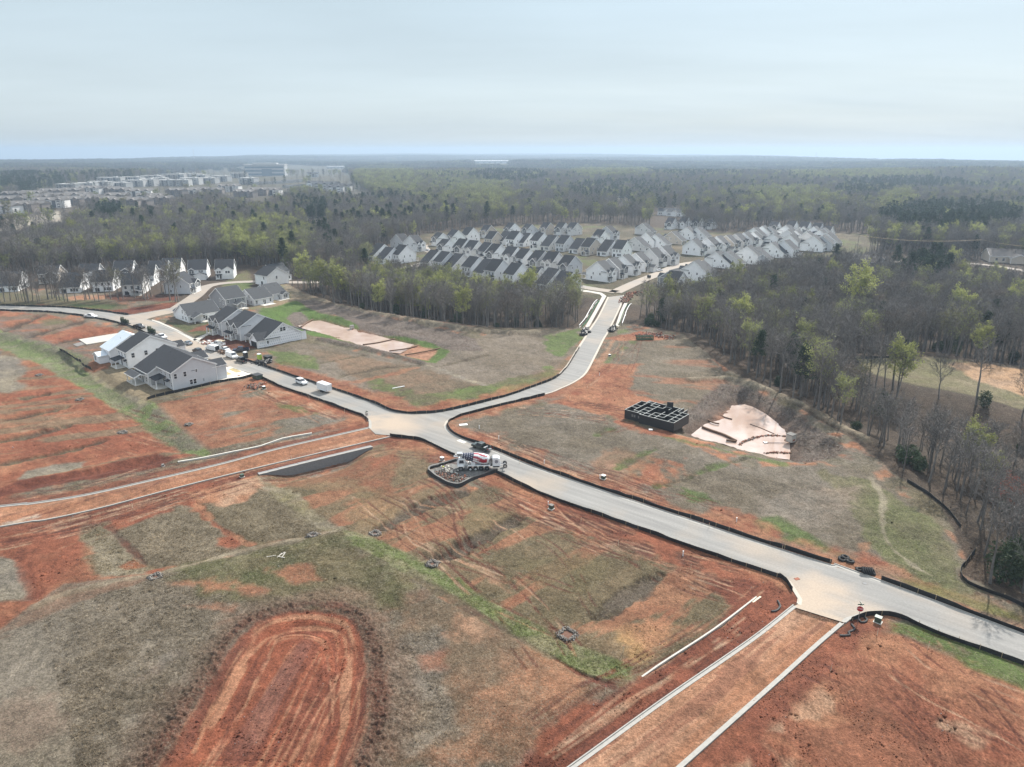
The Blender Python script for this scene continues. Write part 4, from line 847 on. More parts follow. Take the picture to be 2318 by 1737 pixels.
ROWS = [
 ('row along the far wood edge', CA, RF, 'houses of the row along the far wood', [(840,342,'c','white'),(985,330,'a','white'),(1140,305,'d','white'),(1330,262,'b','tan'),(1560,238,'a','white'),(1740,240,'c','pale grey'),(1925,232,'b','tan'),(2075,235,'a','beige-grey'),(2190,238,'b','beige-grey')]),
 ('row backing onto the white fence', CA, RR, 'houses of the row by the white fence', [(1385,345,'a','tan'),(1490,334,'c','white'),(1605,356,'b','white'),(1700,352,'c','white'),(1840,370,'b','white'),(1955,391,'c','beige-grey'),(2105,400,'a','pale grey')]),
 ('row backing onto the long lawn', CB, RR, 'houses of the row by the long lawn', [(230,382,'c','white'),(335,398,'b','tan'),(490,406,'c','white'),(630,416,'a','white')]),
 ('group round the turning circle', CA, RR, 'houses round the turning circle', [(300,527,'c','white'),(455,520,'a','white'),(195,492,'c','white')]),
 ('pair above the turning circle', CA, LF, 'houses round the turning circle', [(500,382,'a','pale grey'),(640,400,'b','white')]),
 ('middle row facing the street', CA, RF, 'houses of the middle row', [(905,425,'c','white'),(1075,448,'a','white'),(1185,470,'b','beige-grey'),(1310,485,'d','white'),(1400,508,'a','white'),(1570,545,'b','white'),(1690,560,'d','white'),(1835,590,'a','beige-grey'),(1985,608,'b','beige-grey'),(2140,640,'a','pale grey')]),
 ('nearest row above the wood', CA, RR, 'houses of the nearest row above the wood', [(745,562,'c','white'),(880,600,'b','pale grey'),(985,612,'c','beige-grey'),(1172,655,'a','white'),(1290,672,'c','white'),(1415,700,'b','pale grey'),(1600,735,'a','white'),(1770,770,'c','beige-grey'),(1930,790,'c','pale grey'),(2105,838,'a','pale grey')]),
 ('row facing the entrance street', CB, LF, 'houses along the entrance street', [(500,642,'b','white'),(612,612,'a','grey'),(737,582,'b','white'),(845,548,'d','pale grey'),(965,505,'a','beige-grey'),(1075,487,'b','pale grey')]),
 ('row on the bend of the street', CB, LF, 'houses on the bend of the street', [(1345,402,'a','white'),(1482,388,'b','pale grey'),(1575,375,'d','white'),(1655,360,'a','tan'),(1735,345,'b','pale grey'),(1820,335,'a','white'),(1905,322,'d','white')]),
 ('row uphill of the street bend', CB, LR, 'houses of the upper street row', [(850,364,'c','beige-grey'),(925,330,'a','white'),(1045,338,'c','white'),(1180,300,'c','tan'),(1285,258,'a','white'),(1405,262,'c','white')]),
 ('row backing onto the eastern wood', CB, LR, 'houses backing onto the eastern wood', [(1222,716,'c','grey'),(1390,640,'a','white'),(1470,637,'c','white'),(1615,520,'c','white'),(1720,520,'c','beige-grey'),(1865,482,'a','white'),(1965,475,'c','pale grey'),(2110,425,'c','white'),(2190,420,'b','white')]),
 ('far end by the power line', CC, LR, 'houses by the power line', [(1440,225,'c','white'),(1530,345,'c','white'),(1660,300,'a','pale grey'),(1690,370,'b','white'),(1800,290,'c','white'),(1905,330,'a','beige-grey'),(1620,215,'a','white'),(2060,300,'b','white'),(2190,330,'c','pale grey'),(1330,225,'a','white'),(1255,240,'c','white'),(2000,395,'a','white'),(2110,385,'b','pale grey'),(2150,255,'c','white'),(1985,255,'a','white')]),
 ('last roofs before the hill wood', CC, RF, 'last houses before the hill wood', [(1420,150,'c','white'),(1625,160,'a','white'),(1790,175,'b','white'),(1950,185,'a','pale grey'),(110,110,'a','white'),(275,105,'b','white'),(440,100,'a','white'),(600,110,'c','white'),(2080,215,'c','white')]),
]
for rname, crop, (face, th, cor), grp, lst in ROWS:
    for i, (a, b, kind, colour) in enumerate(lst):
        p = Cr(*crop, (a, b))[0]; j = (i * 37 + a) % 7 - 3
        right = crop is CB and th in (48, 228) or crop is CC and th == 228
        rf = M_ROOFG if right else None  # roofs facing the sun take the paler shingles: light put into colour
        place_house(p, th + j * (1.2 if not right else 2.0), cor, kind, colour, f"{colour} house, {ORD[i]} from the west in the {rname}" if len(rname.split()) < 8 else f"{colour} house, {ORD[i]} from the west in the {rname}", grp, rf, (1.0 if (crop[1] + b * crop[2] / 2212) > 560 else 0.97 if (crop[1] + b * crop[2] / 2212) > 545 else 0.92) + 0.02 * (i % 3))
# two stand-alone ones near the entrance
place_house(Cr(*CB, (1118,758))[0], -40, (1, -1), 'a', 'white', 'white house with dark roof just right of the entrance road', 'houses backing onto the eastern wood')
place_house(Cr(*CB, (555,258))[0], 48, (-1, -1), 'b', 'pale grey', 'pale grey gabled house standing above the others by the far wood', 'houses of the row along the far wood')
place_house(Cr(*CB, (430,300))[0], -41, (1, -1), 'b', 'white', 'white house with dark front gable behind the long lawn row', 'houses of the row along the far wood')
place_house(Cr(*CB, (905,215))[0], 228, (1, 1), 'c', 'beige-grey', 'beige-grey house half hidden by bare trees at the far wood', 'houses of the row along the far wood')
# houses beyond the far west road, seen through the bare trees
C3, C2 = (0,580,400), (360,580,300); G3 = 'houses behind the bare trees in the west'
for crop, x, y, th, cor, kind, colour, lb in (
    (C2,1252,374,14,(1,-1),'b','white','white house with two dark front gables and a white garage door at the lawn edge'),
    (C2,802,378,14,(1,-1),'d','white','white house with two white front gables beside the dark gabled one'),
    (C2,362,352,12,(1,-1),'b','beige-grey','beige-grey house with twin gables behind the tall lone tree'),
    (C2,140,400,12,(1,-1),'a','pale grey','pale grey house with a front porch between the bare trees'),
    (C2,530,633,88,(-1,-1),'a','pale grey','pale grey gable house whose white front looks on its drive'),
    (C3,1792,482,192,(-1,1),'b','beige-grey','beige-grey house with dark roof seen from behind the trees'),
    (C3,1935,362,12,(1,-1),'d','white','white house with a tall front gable beside the dark roof'),
    (C3,1232,345,12,(1,-1),'b','pale grey','pale grey house with a row of upper windows behind bare trees'),
    (C3,1420,440,192,(-1,1),'a','white','white house end behind the spreading tree'),
    (C3,1000,458,192,(-1,1),'c','white','white house with a low dark rear roof among bare trees'),
    (C3,1662,300,12,(1,-1),'a','white','white gable just behind the olive topped tree'),
    (C3,735,335,12,(1,-1),'c','tan','tan roofed house behind the thickest bare trees'),
    (C3,232,442,195,(-1,1),'c','white','dark roofed house with a white gable by the far west road')):
    place_house(Cr(*crop, (x, y))[0], th, cor, kind, colour, lb, G3, None, 0.93, 1.38)
# ------------------------------------------------------------------ town houses by the street, each built as it stands
def put(h, p, th): h.root.location = (p[0], p[1], 0.02); h.root.rotation_euler = (0, 0, R(th)); return h.root
C1 = (0,700,500)
h = House('townhouse', M_LGREY); p = Cr(*C1, (1740,815))[0]     # origin = its near corner; -y looks over the yard
h.vol(-10.4, 0, 0, 13.8, 5.6, pitch=27.5); h.vol(-21, -10.4, -3.2, 13.8, 3.93, 5.6, 27.5, wall=M_WARM)
h.vol(-6.2, -0.4, 13, 17.2, 4.6, pitch=27, ridge='y'); h.vol(-19, -13, 13, 17.0, 4.6, pitch=27, ridge='y')
h.shed(-9.6, -4.6, -3.3, 0.05, 2.75, 3.35); h.shed(-3.6, -1.6, -1.0, 0.05, 2.5, 2.9)
for x in (-9.4, -4.8): h.post(x, -3.1, 2.75)
h.slab('patio', -9.7, -4.5, -3.4, -0.03); h.slab('patio', -20.5, -13, -6.6, -3.25)
h.vol(-20.4, -13.2, -6.4, -3.0, 2.7, pitch=22, ridge='x', open_=True, roof=M_ROOFG)
for x in (-20.2, -16.8, -13.4): h.post(x, -6.2, 2.7)
for u in (-8.8, -7.8): h.win('-y', u, 3.9, 0.0, 0.7, 1.1)
h.win('-y', -4.6, 3.7, 0.0, 0.6, 1.3); h.win('-y', -1.2, 3.6, 0.0); h.win('-y', -0.9, 0.9, 0.0, 0.6, 1.5)
h.opening('back_door', '-y', -6.6, 0.15, 0.95, 2.05, 0.0, bars=False); h.opening('back_door', '-y', -15, 0.15, 0.95, 2.05, -3.2, bars=False); h.win('-y', -17.6, 0.9, -3.2, n=2); h.win('-y', -12, 0.9, -3.2)
for u, z, w, hh in ((1.1, 3.5, 0.85, 1.5), (4.0, 3.6, 0.85, 1.5), (5.6, 0.7, 0.85, 1.45), (6.75, 0.7, 0.85, 1.45), (7.6, 4.3, 0.55, 0.8)): h.opening('window', '+x', u, z, w, hh, 0.0)
h.opening('wall_vent', '+x', 6.6, 4.85, 1.2, 0.12, 0.0, frame=False); h.opening('meter_box', '+x', 9.5, 0.8, 0.35, 0.9, 0.0, frame=False, mat=M_GREY)
for u in (-3.3, -16): h.opening('garage_door', '+y', u, 0.05, 4.4, 2.2, 17.2 if u > -10 else 17.0, mat=M_GDOOR, bars=False)
h.vents([(-5, 5.2, 8.2), (-13, 5.5, 8.4), (-17, 5.2, 8.1)])
tag(put(h, p, -43.5), 'pale grey double townhouse with charcoal roof and white porch posts above the yards', 'townhouse'); h.done()
h = House('townhouse', M_WHITE); p = Cr(*C1, (1290,597))[0]
h.vol(-8.6, 0, 0, 16.5, 5.6, pitch=27.5); h.vol(-6, -0.4, 16, 19.5, 4.2, pitch=27, ridge='y'); h.shed(-7.2, -2.4, -3.2, 0.05, 2.7, 3.25)
for x in (-7.0, -2.6): h.post(x, -3.0, 2.7)
h.slab('patio', -7.4, -2.2, -3.3, -0.03); h.shed(-1.6, -0.2, -0.8, 0.05, 2.5, 2.9)
for u in (-6.9, -4.2, -1.3): h.win('-y', u, 3.6, 0.0, 0.7, 1.4)
h.opening('back_door', '-y', -5.6, 0.15, 0.95, 2.05, 0.0, bars=False); h.win('-y', -1.0, 0.8, 0.0, 0.6, 1.5)
for u, z in ((2.0, 3.5), (6.2, 3.6), (10, 3.6)): h.win('+x', u, z, 0.0, 0.95, 1.5)
h.win('+x', 12.2, 4.2, 0.0, 0.5, 0.9); h.vents([(-4, 5, 8.0)])
h.opening('garage_door', '+y', -3.2, 0.05, 4.4, 2.2, 19.5, mat=M_GDOOR, bars=False)
tag(put(h, p, -43.5), 'white townhouse with charcoal roof next to the one with bare white roof', 'townhouse'); h.done()
h = House('townhouse', M_WRAP, M_UNDER); p = Cr(*C1, (1122,548))[0]
h.vol(-8.4, 0, 0, 15.5, 4.6, pitch=29); h.vol(-7.6, -2.6, -3.0, 0.1, 2.7, pitch=20, ridge='y'); h.opening('window', '-y', -6.2, 0.7, 1.0, 1.6, -3.0, mat=M_BLACK, bars=False)
h.win('-y', -1.4, 0.9, 0.0); h.vents([(-3, 5, 7.4)])
tag(put(h, p, -43.5), 'unfinished townhouse whose roof is still covered in pale blue-white underlay', 'townhouse'); h.done()
# the wrapped house and the pair beside it, across the street
h = House('townhouse', M_WRAP); p = Cr(400,700,400,(1020,495))[0]
h.vol(-12.5, 0, 3.2, 18.2, 3.3, pitch=32); h.vol(-5.6, -0.02, 0, 9, 2.75, pitch=38, ridge='y', ov=0.3); h.opening('garage_door', '-y', -2.8, 0.05, 4.3, 2.2, 0.0, mat=M_BLACK, bars=False)
h.vol(-8.2, -5.8, 2.4, 6, 3.2, pitch=40, ridge='y'); h.shed(-12.6, -5.5, 1.2, 3.4, 2.6, 3.3); h.post(-12.3, 1.4, 2.6); h.post(-9.2, 1.4, 2.6)
h.shed(-10, 0.3, 15.5, 20.6, 3.2, 5.2, out='+y'); h.win('+x', 10.6, 4.9, 0.0, 1.0, 1.4, 2); h.opening('window', '+x', 4.1, 1.1, 0.5, 1.1, 0.0, mat=M_BLACK, frame=False)
h.opening('front_door', '-y', -9.8, 0.1, 0.95, 2.1, 3.2, mat=M_BLACK, bars=False); h.win('-y', -7, 0.9, 2.4, 0.8, 1.4)
h.w.box((-0.02 - 0.02, 18.2 + 1.1, 0), (0.2, 2.0, 3.4), M_WRAP)
pr = MB()
for r_ in range(7):
    for k in range(22):
        y = 0.8 + k * 0.85 + (r_ % 2) * 0.4; z = 0.5 + r_ * 1.02
        top = 3.3 + (15 / 2 - abs(y - 10.7)) * 0.625 - 0.45 if y > 3.4 else 2.4
        if z + 0.3 < top and y < 17.8 and not (9.3 < y < 12 and 4.5 < z < 6.6):
            for a, w in ((0, 0.5), (0.12, 0.24)): pr.box((0.012, y, z + a * 2), (0.024 - a * 0.02, w, 0.13), M_PRINT)
pr.build('wrap_print', h.root)
tag(put(h, p, -43.5), 'unfinished house in white wrap printed with rows of grey marks, dark garage opening', 'townhouse'); h.done()
for (x, y), w, lb, c in (((1370,1425), 9.4, 'blue-grey townhouse beside the wrapped house with two small dark front gables', M_LGREY), ((1062,1338), 9.2, 'blue-grey townhouse with tall porch columns facing the muddy front yards', M_LGREY)):
    h = House('townhouse', c); p = Cr(360,580,300,(x, y))[0]
    h.vol(-w, 0, 0, 15, 5.7, pitch=28)
    for gx_, gw in ((-w + 0.3, 3.4), (-3.6, 3.4)):
        h.vol(gx_, gx_ + gw, -0.9, 4.5, 5.6, pitch=42, ridge='y', z0=2.9, gable=M_SHAKE); h.win('-y', gx_ + gw / 2, 3.5, -0.9, 0.8, 1.4, 2)
    h.shed(-w - 0.1, -3.7, -2.3, 0.05, 2.6, 3.3); h.slab('porch_floor', -w, -3.8, -2.2, 0)
    for q in (-w + 0.2, -w + 2.9, -3.9): h.post(q, -2.1, 2.6, w=0.3)
    h.opening('garage_door', '-y', -1.9, 0.05, 3.1, 2.2, 0.0, mat=M_GREY, bars=False); h.opening('front_door', '-y', -w + 3.9, 0.15, 0.95, 2.05, 0.0, mat=M_DOOR); h.win('-y', -w + 1.6, 0.8, 0.0, n=2)
    h.win('+x', 11.5, 3.6, 0.0); tag(put(h, p, -43.5), lb, 'townhouse', 'townhouses by the street'); h.done()
# further up the street: long roofs, gables to the street, backs to the lawn
for (x, y), w, d, e, th, c, rf, lb, porch in (
    ((500,1117), 14, 13.2, 3.0, 47, M_WHITE, M_ROOFG, 'white single-storey house with a gabled rear porch at the street corner', 1),
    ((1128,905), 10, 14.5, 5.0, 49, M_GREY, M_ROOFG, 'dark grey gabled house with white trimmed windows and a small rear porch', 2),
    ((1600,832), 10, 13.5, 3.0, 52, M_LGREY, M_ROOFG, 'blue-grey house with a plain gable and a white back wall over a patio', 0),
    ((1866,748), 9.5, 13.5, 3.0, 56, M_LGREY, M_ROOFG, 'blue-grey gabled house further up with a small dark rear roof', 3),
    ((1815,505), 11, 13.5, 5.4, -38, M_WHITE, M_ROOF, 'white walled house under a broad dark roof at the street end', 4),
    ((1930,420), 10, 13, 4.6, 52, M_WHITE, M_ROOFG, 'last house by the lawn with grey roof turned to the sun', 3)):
    h = House('townhouse', c, rf); p = Cr(360,580,300,(x, y))[0]
    if porch == 4:
        h.vol(-w, 0, 0, d, e, pitch=30); h.win('-y', -3, 3.4, 0.0); h.win('+x', 6, 3.4, 0.0); h.opening('back_door', '-y', -5, 0.1, 1.7, 2.05, 0.0, bars=False)
    else:
        rb, rz = h.vol(0, w, 0, d, e, pitch=31); n = 3
        for k in range(n): h.win('-y', 1.2 + k * (w - 2.6) / (n - 1), 0.9 if e < 4 else 3.2, 0.0, 0.8, 1.4)
        h.opening('back_door', '-y', w * 0.55, 0.1, 0.95, 2.05, 0.0, bars=False); h.slab('patio', w * 0.25, w * 0.9, -4, -0.03)
        for u, z in ((2.6, 3.2), (5.2, 3.4)) if e > 4 or porch == 1 else ((4.0, 3.2),): h.win('-x', u, z, 0.0, 0.75, 1.4)
        h.win('-x', 2.4, 0.8, 0.0, 0.75, 1.4); h.win('-x', 5.4, 0.8, 0.0, 0.75, 1.4)
        if porch in (1, 2):
            a, b = (1.0, 7.0) if porch == 1 else (3.6, 7.6)
            h.vol(a, b, -3.6, 1.2, 2.6, pitch=24, ridge='y', open_=True); h.post(a + 0.2, -3.4, 2.6); h.post(b - 0.2, -3.4, 2.6); h.post((a + b) / 2, -3.4, 2.6)
        if porch == 3: h.vol(w - 4.2, w - 0.4, -2.4, 1.0, 2.6, pitch=24, ridge='y', roof=M_ROOF); h.win('-y', w - 2.3, 0.8, -2.4, n=2)
        h.vol(1, 6.5, d - 1, d + 4, 2.7, pitch=27, ridge='y', roof=M_ROOF)
        h.vents([(w * 0.4, d * 0.3, e + d * 0.3 * 0.6), (w * 0.7, d * 0.35, e + d * 0.35 * 0.6)])
    tag(put(h, p, th), lb, 'townhouse', 'townhouses up the street'); h.done()
for k, t_ in TPL.items():
    if k not in _tpl_used:
        for c in list(t_.children): bpy.data.objects.remove(c)
        bpy.data.objects.remove(t_)
# ------------------------------------------------------------------ trees
def leaf_mat(name, col, trans=0.35, var=0.25, rnd=0.25):
    m = pm(name, col, 0.75, var, 0.35, rnd=rnd, spec=0.2); nt = m.node_tree; N = nt.nodes; L = nt.links; b = N['Principled BSDF']; out = N['Material Output']
    src = b.inputs['Base Color'].links[0].from_socket; t = N.new('ShaderNodeBsdfTranslucent'); L.new(src, t.inputs['Color'])
    mx = N.new('ShaderNodeMixShader'); mx.inputs[0].default_value = trans; L.new(b.outputs[0], mx.inputs[1]); L.new(t.outputs[0], mx.inputs[2]); L.new(mx.outputs[0], out.inputs['Surface'])
    return m
M_BARK = pm('bark', (0.15,0.138,0.127), 0.9, 0.25, 1.5, rnd=0.25)
M_TWIG = pm('twigs', (0.148,0.136,0.127), 0.9, 0.2, 0.25, rnd=0.28)
M_TWIGW = pm('warm_twigs', (0.172,0.140,0.114), 0.9, 0.2, 0.25, rnd=0.2)
M_LIME = leaf_mat('spring_leaves', (0.225,0.24,0.098)); M_OLIVE = leaf_mat('olive_leaves', (0.165,0.16,0.085))
M_LIME2 = leaf_mat('bright_spring_leaves', (0.30,0.315,0.115)); M_PINE = leaf_mat('pine_needles', (0.026,0.046,0.024), 0.2); M_EVER = leaf_mat('evergreen_leaves', (0.06,0.085,0.045), 0.2)
M_BUD = leaf_mat('red_buds', (0.26,0.085,0.06)); M_BLOS = leaf_mat('pale_blossom', (0.50,0.40,0.36), 0.3)

class Soup:
    def __init__(s): s.V = []; s.F = []; s.M = []; s.n = 0
    def add(s, V, F, m): s.V.append(V); s.F.append(np.asarray(F) + s.n); s.M.append(np.full(len(F), m)); s.n += len(V)
    def path(s, P, r, m, n=4):
        P = np.asarray(P, float); k = len(P); r = np.asarray(r); t = np.gradient(P, axis=0); t /= np.linalg.norm(t, axis=1)[:, None] + 1e-9
        u = np.cross(t, [0.31, 0.87, 0.38]); u /= np.linalg.norm(u, axis=1)[:, None] + 1e-9; w = np.cross(t, u); a = np.arange(n) * 2 * np.pi / n
        V = (P[:, None] + (u[:, None] * np.cos(a)[None, :, None] + w[:, None] * np.sin(a)[None, :, None]) * r[:, None, None]).reshape(-1, 3); F = []
        for i in range(k - 1):
            for j in range(n):
                q = i * n + j; q2 = i * n + (j + 1) % n; F += [(q, q2, q2 + n), (q, q2 + n, q + n)]
        s.add(V, F, m)
    def shards(s, A, B, wd, m, g):
        """thin triangles from A to B"""
        d = B - A; u = np.cross(d, g.normal(size=A.shape)); u /= np.linalg.norm(u, axis=1)[:, None] + 1e-9; k = len(A)
        V = np.stack([A + u * wd[:, None] / 2, A - u * wd[:, None] / 2, B], 1).reshape(-1, 3); s.add(V, np.arange(3 * k).reshape(-1, 3), m)
    def mesh(s, name, mats): return np_mesh(name, np.concatenate(s.V), np.concatenate(s.F), mats, np.concatenate(s.M))

def grow(seed, h=18.0, spread=4.2, first=0.42, nl=16, twigs=9, wd=0.062, leaf=0, leafsize=0.34, lm=M_LIME, tw=M_TWIG, fork=False, far=False):
    """a deciduous tree: trunk and limbs in one mesh, branches, twigs and any leaves in another"""
    g = np.random.default_rng(seed); T = Soup(); Cn = Soup()
    top = np.array([g.normal() * 0.5, g.normal() * 0.5, h * 0.82]); k = 7; f = np.linspace(0, 1, k)[:, None]
    P = top * f + np.concatenate([g.normal(size=(k, 2)) * 0.15 * f, np.zeros((k, 1))], 1); T.path(P, np.linspace(0.29, 0.06, k) * h / 18, 0, 5 if not far else 3)
    A_, B_ = [], []; tips = []
    for i in range(nl):
        q = first + (0.98 - first) * (i / max(1, nl - 1)) ** 0.9; base = P[0] * 0; idx = q * (k - 1); i0 = min(int(idx), k - 2); base = P[i0] + (P[i0 + 1] - P[i0]) * (idx - i0)
        az = i * 2.4 + g.normal() * 0.4; L = spread * (1.15 - 0.75 * abs((q - 0.6) / 0.5) ** 1.5) * g.uniform(0.75, 1.2); L = max(L, spread * 0.35)
        el = R(g.uniform(28, 58)); n = 5; ff = np.linspace(0, 1, n)[:, None]; d = np.array([math.cos(az) * math.cos(el), math.sin(az) * math.cos(el), math.sin(el)])
        Q = base + d * L * ff + np.array([0, 0, 1]) * (ff ** 2) * L * 0.35 + g.normal(size=(n, 3)) * 0.12 * ff
        T.path(Q, np.linspace(0.085, 0.02, n) * h / 18, 0, 3); 
        nb = 7 if not far else 4
        for j in range(nb):
            t = g.uniform(0.3, 1.0); ii = min(int(t * (n - 1)), n - 2); b0 = Q[ii] + (Q[ii + 1] - Q[ii]) * (t * (n - 1) - ii)
            dd = d + g.normal(size=3) * 0.75; dd[2] = abs(dd[2]) * 0.8 + 0.15; dd /= np.linalg.norm(dd); bl = L * g.uniform(0.25, 0.5)
            A_.append(b0); B_.append(b0 + dd * bl); tips.append((b0, dd, bl))
    A = np.array(A_); B = np.array(B_); Cn.shards(A, B, np.full(len(A), 0.075 if not far else 0.16), 0, g)
    m = twigs; TA = np.repeat(A, m, 0) + (np.repeat(B - A, m, 0)) * g.uniform(0.15, 1.0, (len(A) * m, 1)); dirs = np.repeat(B - A, m, 0); dirs /= np.linalg.norm(dirs, axis=1)[:, None]
    dirs = dirs + g.normal(size=dirs.shape) * 0.7; dirs[:, 2] += 0.25; dirs /= np.linalg.norm(dirs, axis=1)[:, None]; TB = TA + dirs * g.uniform(0.6, 1.7, (len(TA), 1)) * (1.0 if not far else 1.5)
    Cn.shards(TA, TB, g.uniform(0.6, 1.3, len(TA)) * wd, 0, g)
    if leaf:
        i = g.integers(0, len(TA), leaf); p = TA[i] + (TB[i] - TA[i]) * g.uniform(0.2, 1.1, (leaf, 1)) + g.normal(size=(leaf, 3)) * 0.25
        v = g.normal(size=(leaf, 3)); v /= np.linalg.norm(v, axis=1)[:, None]; Cn.shards(p, p + v * leafsize, g.uniform(0.6, 1.2, leaf) * leafsize, 1, g)
    return T, Cn, [tw, lm]
def pine(seed, h=19.0, far=False, spread=3.0, first=0.5, mat=None):
    g = np.random.default_rng(seed); T = Soup(); Cn = Soup(); k = 5; f = np.linspace(0, 1, k)[:, None]
    P = np.array([g.normal() * 0.3, g.normal() * 0.3, h]) * f; T.path(P, np.linspace(0.24, 0.04, k), 0, 5)
    nb = 46 if not far else 18; C_ = []
    for i in range(nb):
        q = first + (1 - first) * (i + 0.5) / nb; az = i * 2.4 + g.normal() * 0.3; L = spread * (1 - ((q - first) / (1 - first)) ** 1.6 * 0.8) * g.uniform(0.6, 1.15)
        b0 = np.array([P[-1, 0] * q, P[-1, 1] * q, h * q]); e = b0 + np.array([math.cos(az) * L, math.sin(az) * L, L * g.uniform(-0.05, 0.35)]); T.path([b0, (b0 + e) / 2 + [0, 0, 0.1], e], [0.05, 0.035, 0.015], 0, 3)
        for t in (0.45, 0.75, 1.0): C_.append((b0 + (e - b0) * t, 0.55 + 0.5 * g.random()))
    c = np.array([a for a, _ in C_]); rr = np.array([b for _, b in C_]); n = 20 if not far else 8; ls = 0.55 if not far else 1.1
    p = np.repeat(c, n, 0) + g.normal(size=(len(c) * n, 3)) * np.repeat(rr, n)[:, None] * [0.62, 0.62, 0.38]; v = g.normal(size=p.shape); v[:, 2] = np.abs(v[:, 2]) * 0.7; v /= np.linalg.norm(v, axis=1)[:, None]
    Cn.shards(p, p + v * ls, g.uniform(0.5, 1.1, len(p)) * ls * 0.55, 0, g); return T, Cn, [mat or M_PINE]
def bush(seed, h=4.0, w=3.0, mat=None):
    g = np.random.default_rng(seed); T = Soup(); Cn = Soup()
    for i in range(5):
        a = g.uniform(0, 6.28); T.path([[0, 0, 0], [math.cos(a) * w * 0.2, math.sin(a) * w * 0.2, h * 0.5], [math.cos(a) * w * 0.35, math.sin(a) * w * 0.35, h * 0.8]], [0.06, 0.04, 0.02], 0, 3)
    n = 900; p = g.normal(size=(n, 3)); p /= np.linalg.norm(p, axis=1)[:, None]; rad = g.uniform(0.35, 1.0, (n, 1)) ** 0.5
    lump = 1 + 0.25 * np.sin(p[:, :1] * 5 + seed) * np.cos(p[:, 1:2] * 4); p = p * rad * lump * [w / 2, w / 2, h / 2] + [0, 0, h * 0.52]; p[:, 2] = np.maximum(p[:, 2], 0.1)
    v = g.normal(size=p.shape); v /= np.linalg.norm(v, axis=1)[:, None]; Cn.shards(p, p + v * 0.45, g.uniform(0.5, 1.1, n) * 0.32, 0, g); return T, Cn, [mat or M_EVER]

TREES = {}
def kind(name, lst): TREES[name] = [(T.mesh('trunk', [M_BARK]), C.mesh('crown', mats), T, C, mats) for T, C, mats in lst]
kind('bare_tree', [grow(1, 18, 4.0), grow(2, 20, 4.4, 0.5), grow(3, 16, 3.6, 0.38), grow(4, 19, 3.4, 0.55, 13), grow(5, 17, 4.8, 0.35, 17), grow(6, 18, 3.8, 0.45, 15, 9, 0.06, 90, 0.25, M_OLIVE), grow(7, 17, 3.9, 0.42, tw=M_TWIGW), grow(8, 21, 3.6, 0.58, 12)])
kind('budding_tree', [grow(11, 18, 4.2, 0.40, 15, 5, 0.045, 1500, 0.36), grow(12, 16, 4.6, 0.36, 16, 5, 0.045, 1700, 0.36), grow(13, 19, 3.8, 0.42, 15, 5, 0.045, 800, 0.34), grow(14, 17, 4.0, 0.42, 15, 5, 0.045, 1000, 0.34, M_OLIVE), grow(15, 18, 4.6, 0.34, 18, 6, 0.045, 3200, 0.40, M_LIME2)])
kind('pine_tree', [pine(21), pine(22, 17, first=0.42, spread=3.4), pine(23, 21, first=0.55)])
kind('red_bud_tree', [grow(31, 14, 3.8, 0.35, 15, 6, 0.045, 650, 0.26, M_BUD)])
kind('blossom_tree', [grow(33, 10, 3.4, 0.3, 14, 6, 0.045, 700, 0.28, M_BLOS)])
kind('evergreen_bush', [bush(41), bush(42, 5, 3.4), bush(43, 3, 3.6)])
# sources for the woods that read as one mass
WOODCOL = bpy.data.collections.new('wood_sources'); PICK = {}
def source(name, T, C, mats):
    s = Soup(); s.V = T.V + C.V; s.F = T.F + [f + T.n for f in C.F]; s.M = T.M + [m + 1 for m in C.M]; me = s.mesh('wood_source', [M_BARK] + mats)
    o = bpy.data.objects.new(f'src_{len(WOODCOL.objects):02d}', me); WOODCOL.objects.link(o); PICK.setdefault(name, []).append(int(o.name[4:6]))
for kn in ('bare_tree', 'budding_tree', 'pine_tree', 'evergreen_bush'):
    for (_, _, T, C, mats) in TREES[kn]: source(kn, T, C, mats)
source('red', *TREES['red_bud_tree'][0][2:])
for i in range(4): source('far_bare', *grow(60 + i, 17 + i, 4.6, 0.3, 16, 3, 0.16, far=True, tw=M_TWIG if i < 3 else M_TWIGW))
for i in range(3): source('far_lime', *grow(70 + i, 17, 4.8, 0.3, 16, 2, 0.15, 620, 0.85, M_LIME if i < 2 else M_OLIVE, far=True))
for i in range(2): source('far_pine', *pine(80 + i, 19, True, 3.6, 0.35))
def canopy(seed, mats, n=34, size=42.0):
    """a stand of far crowns: leafy heaps of shards, one source for the farthest woods"""
    g = np.random.default_rng(seed); T = Soup(); C = Soup()
    for i in range(n):
        c = np.array([g.uniform(-size / 2, size / 2), g.uniform(-size / 2, size / 2), 0]); h = g.uniform(12, 19); k = 26; m = int(g.integers(0, len(mats)))
        p = g.normal(size=(k, 3)); p /= np.linalg.norm(p, axis=1)[:, None]; p = p * g.uniform(0.5, 1, (k, 1)) * [3.8, 3.8, h * 0.36] + c + [0, 0, h * 0.62]; v = g.normal(size=p.shape); v /= np.linalg.norm(v, axis=1)[:, None]
        C.shards(p, p + v * 3.0, np.full(k, 1.9), m, g); T.path([c, c + [0, 0, h * 0.7]], [0.25, 0.1], 0, 3)
    return T, C, mats
M_FARB = pm('far_twigs', (0.085,0.078,0.073), 0.95, 0.25, 0.02, rnd=0.3); M_FARG = leaf_mat('far_spring_leaves', (0.135,0.142,0.066), 0.3); M_FARP = leaf_mat('far_pine', (0.035,0.055,0.03), 0.2)
for i in range(3): source('stand_bare', *canopy(90 + i, [M_FARB, M_FARB, M_FARB, M_FARG, M_FARP] if i else [M_FARB]))
source('stand_lime', *canopy(95, [M_FARG, M_FARG, M_FARB])); source('stand_pine', *canopy(97, [M_FARP, M_FARP, M_FARB]))

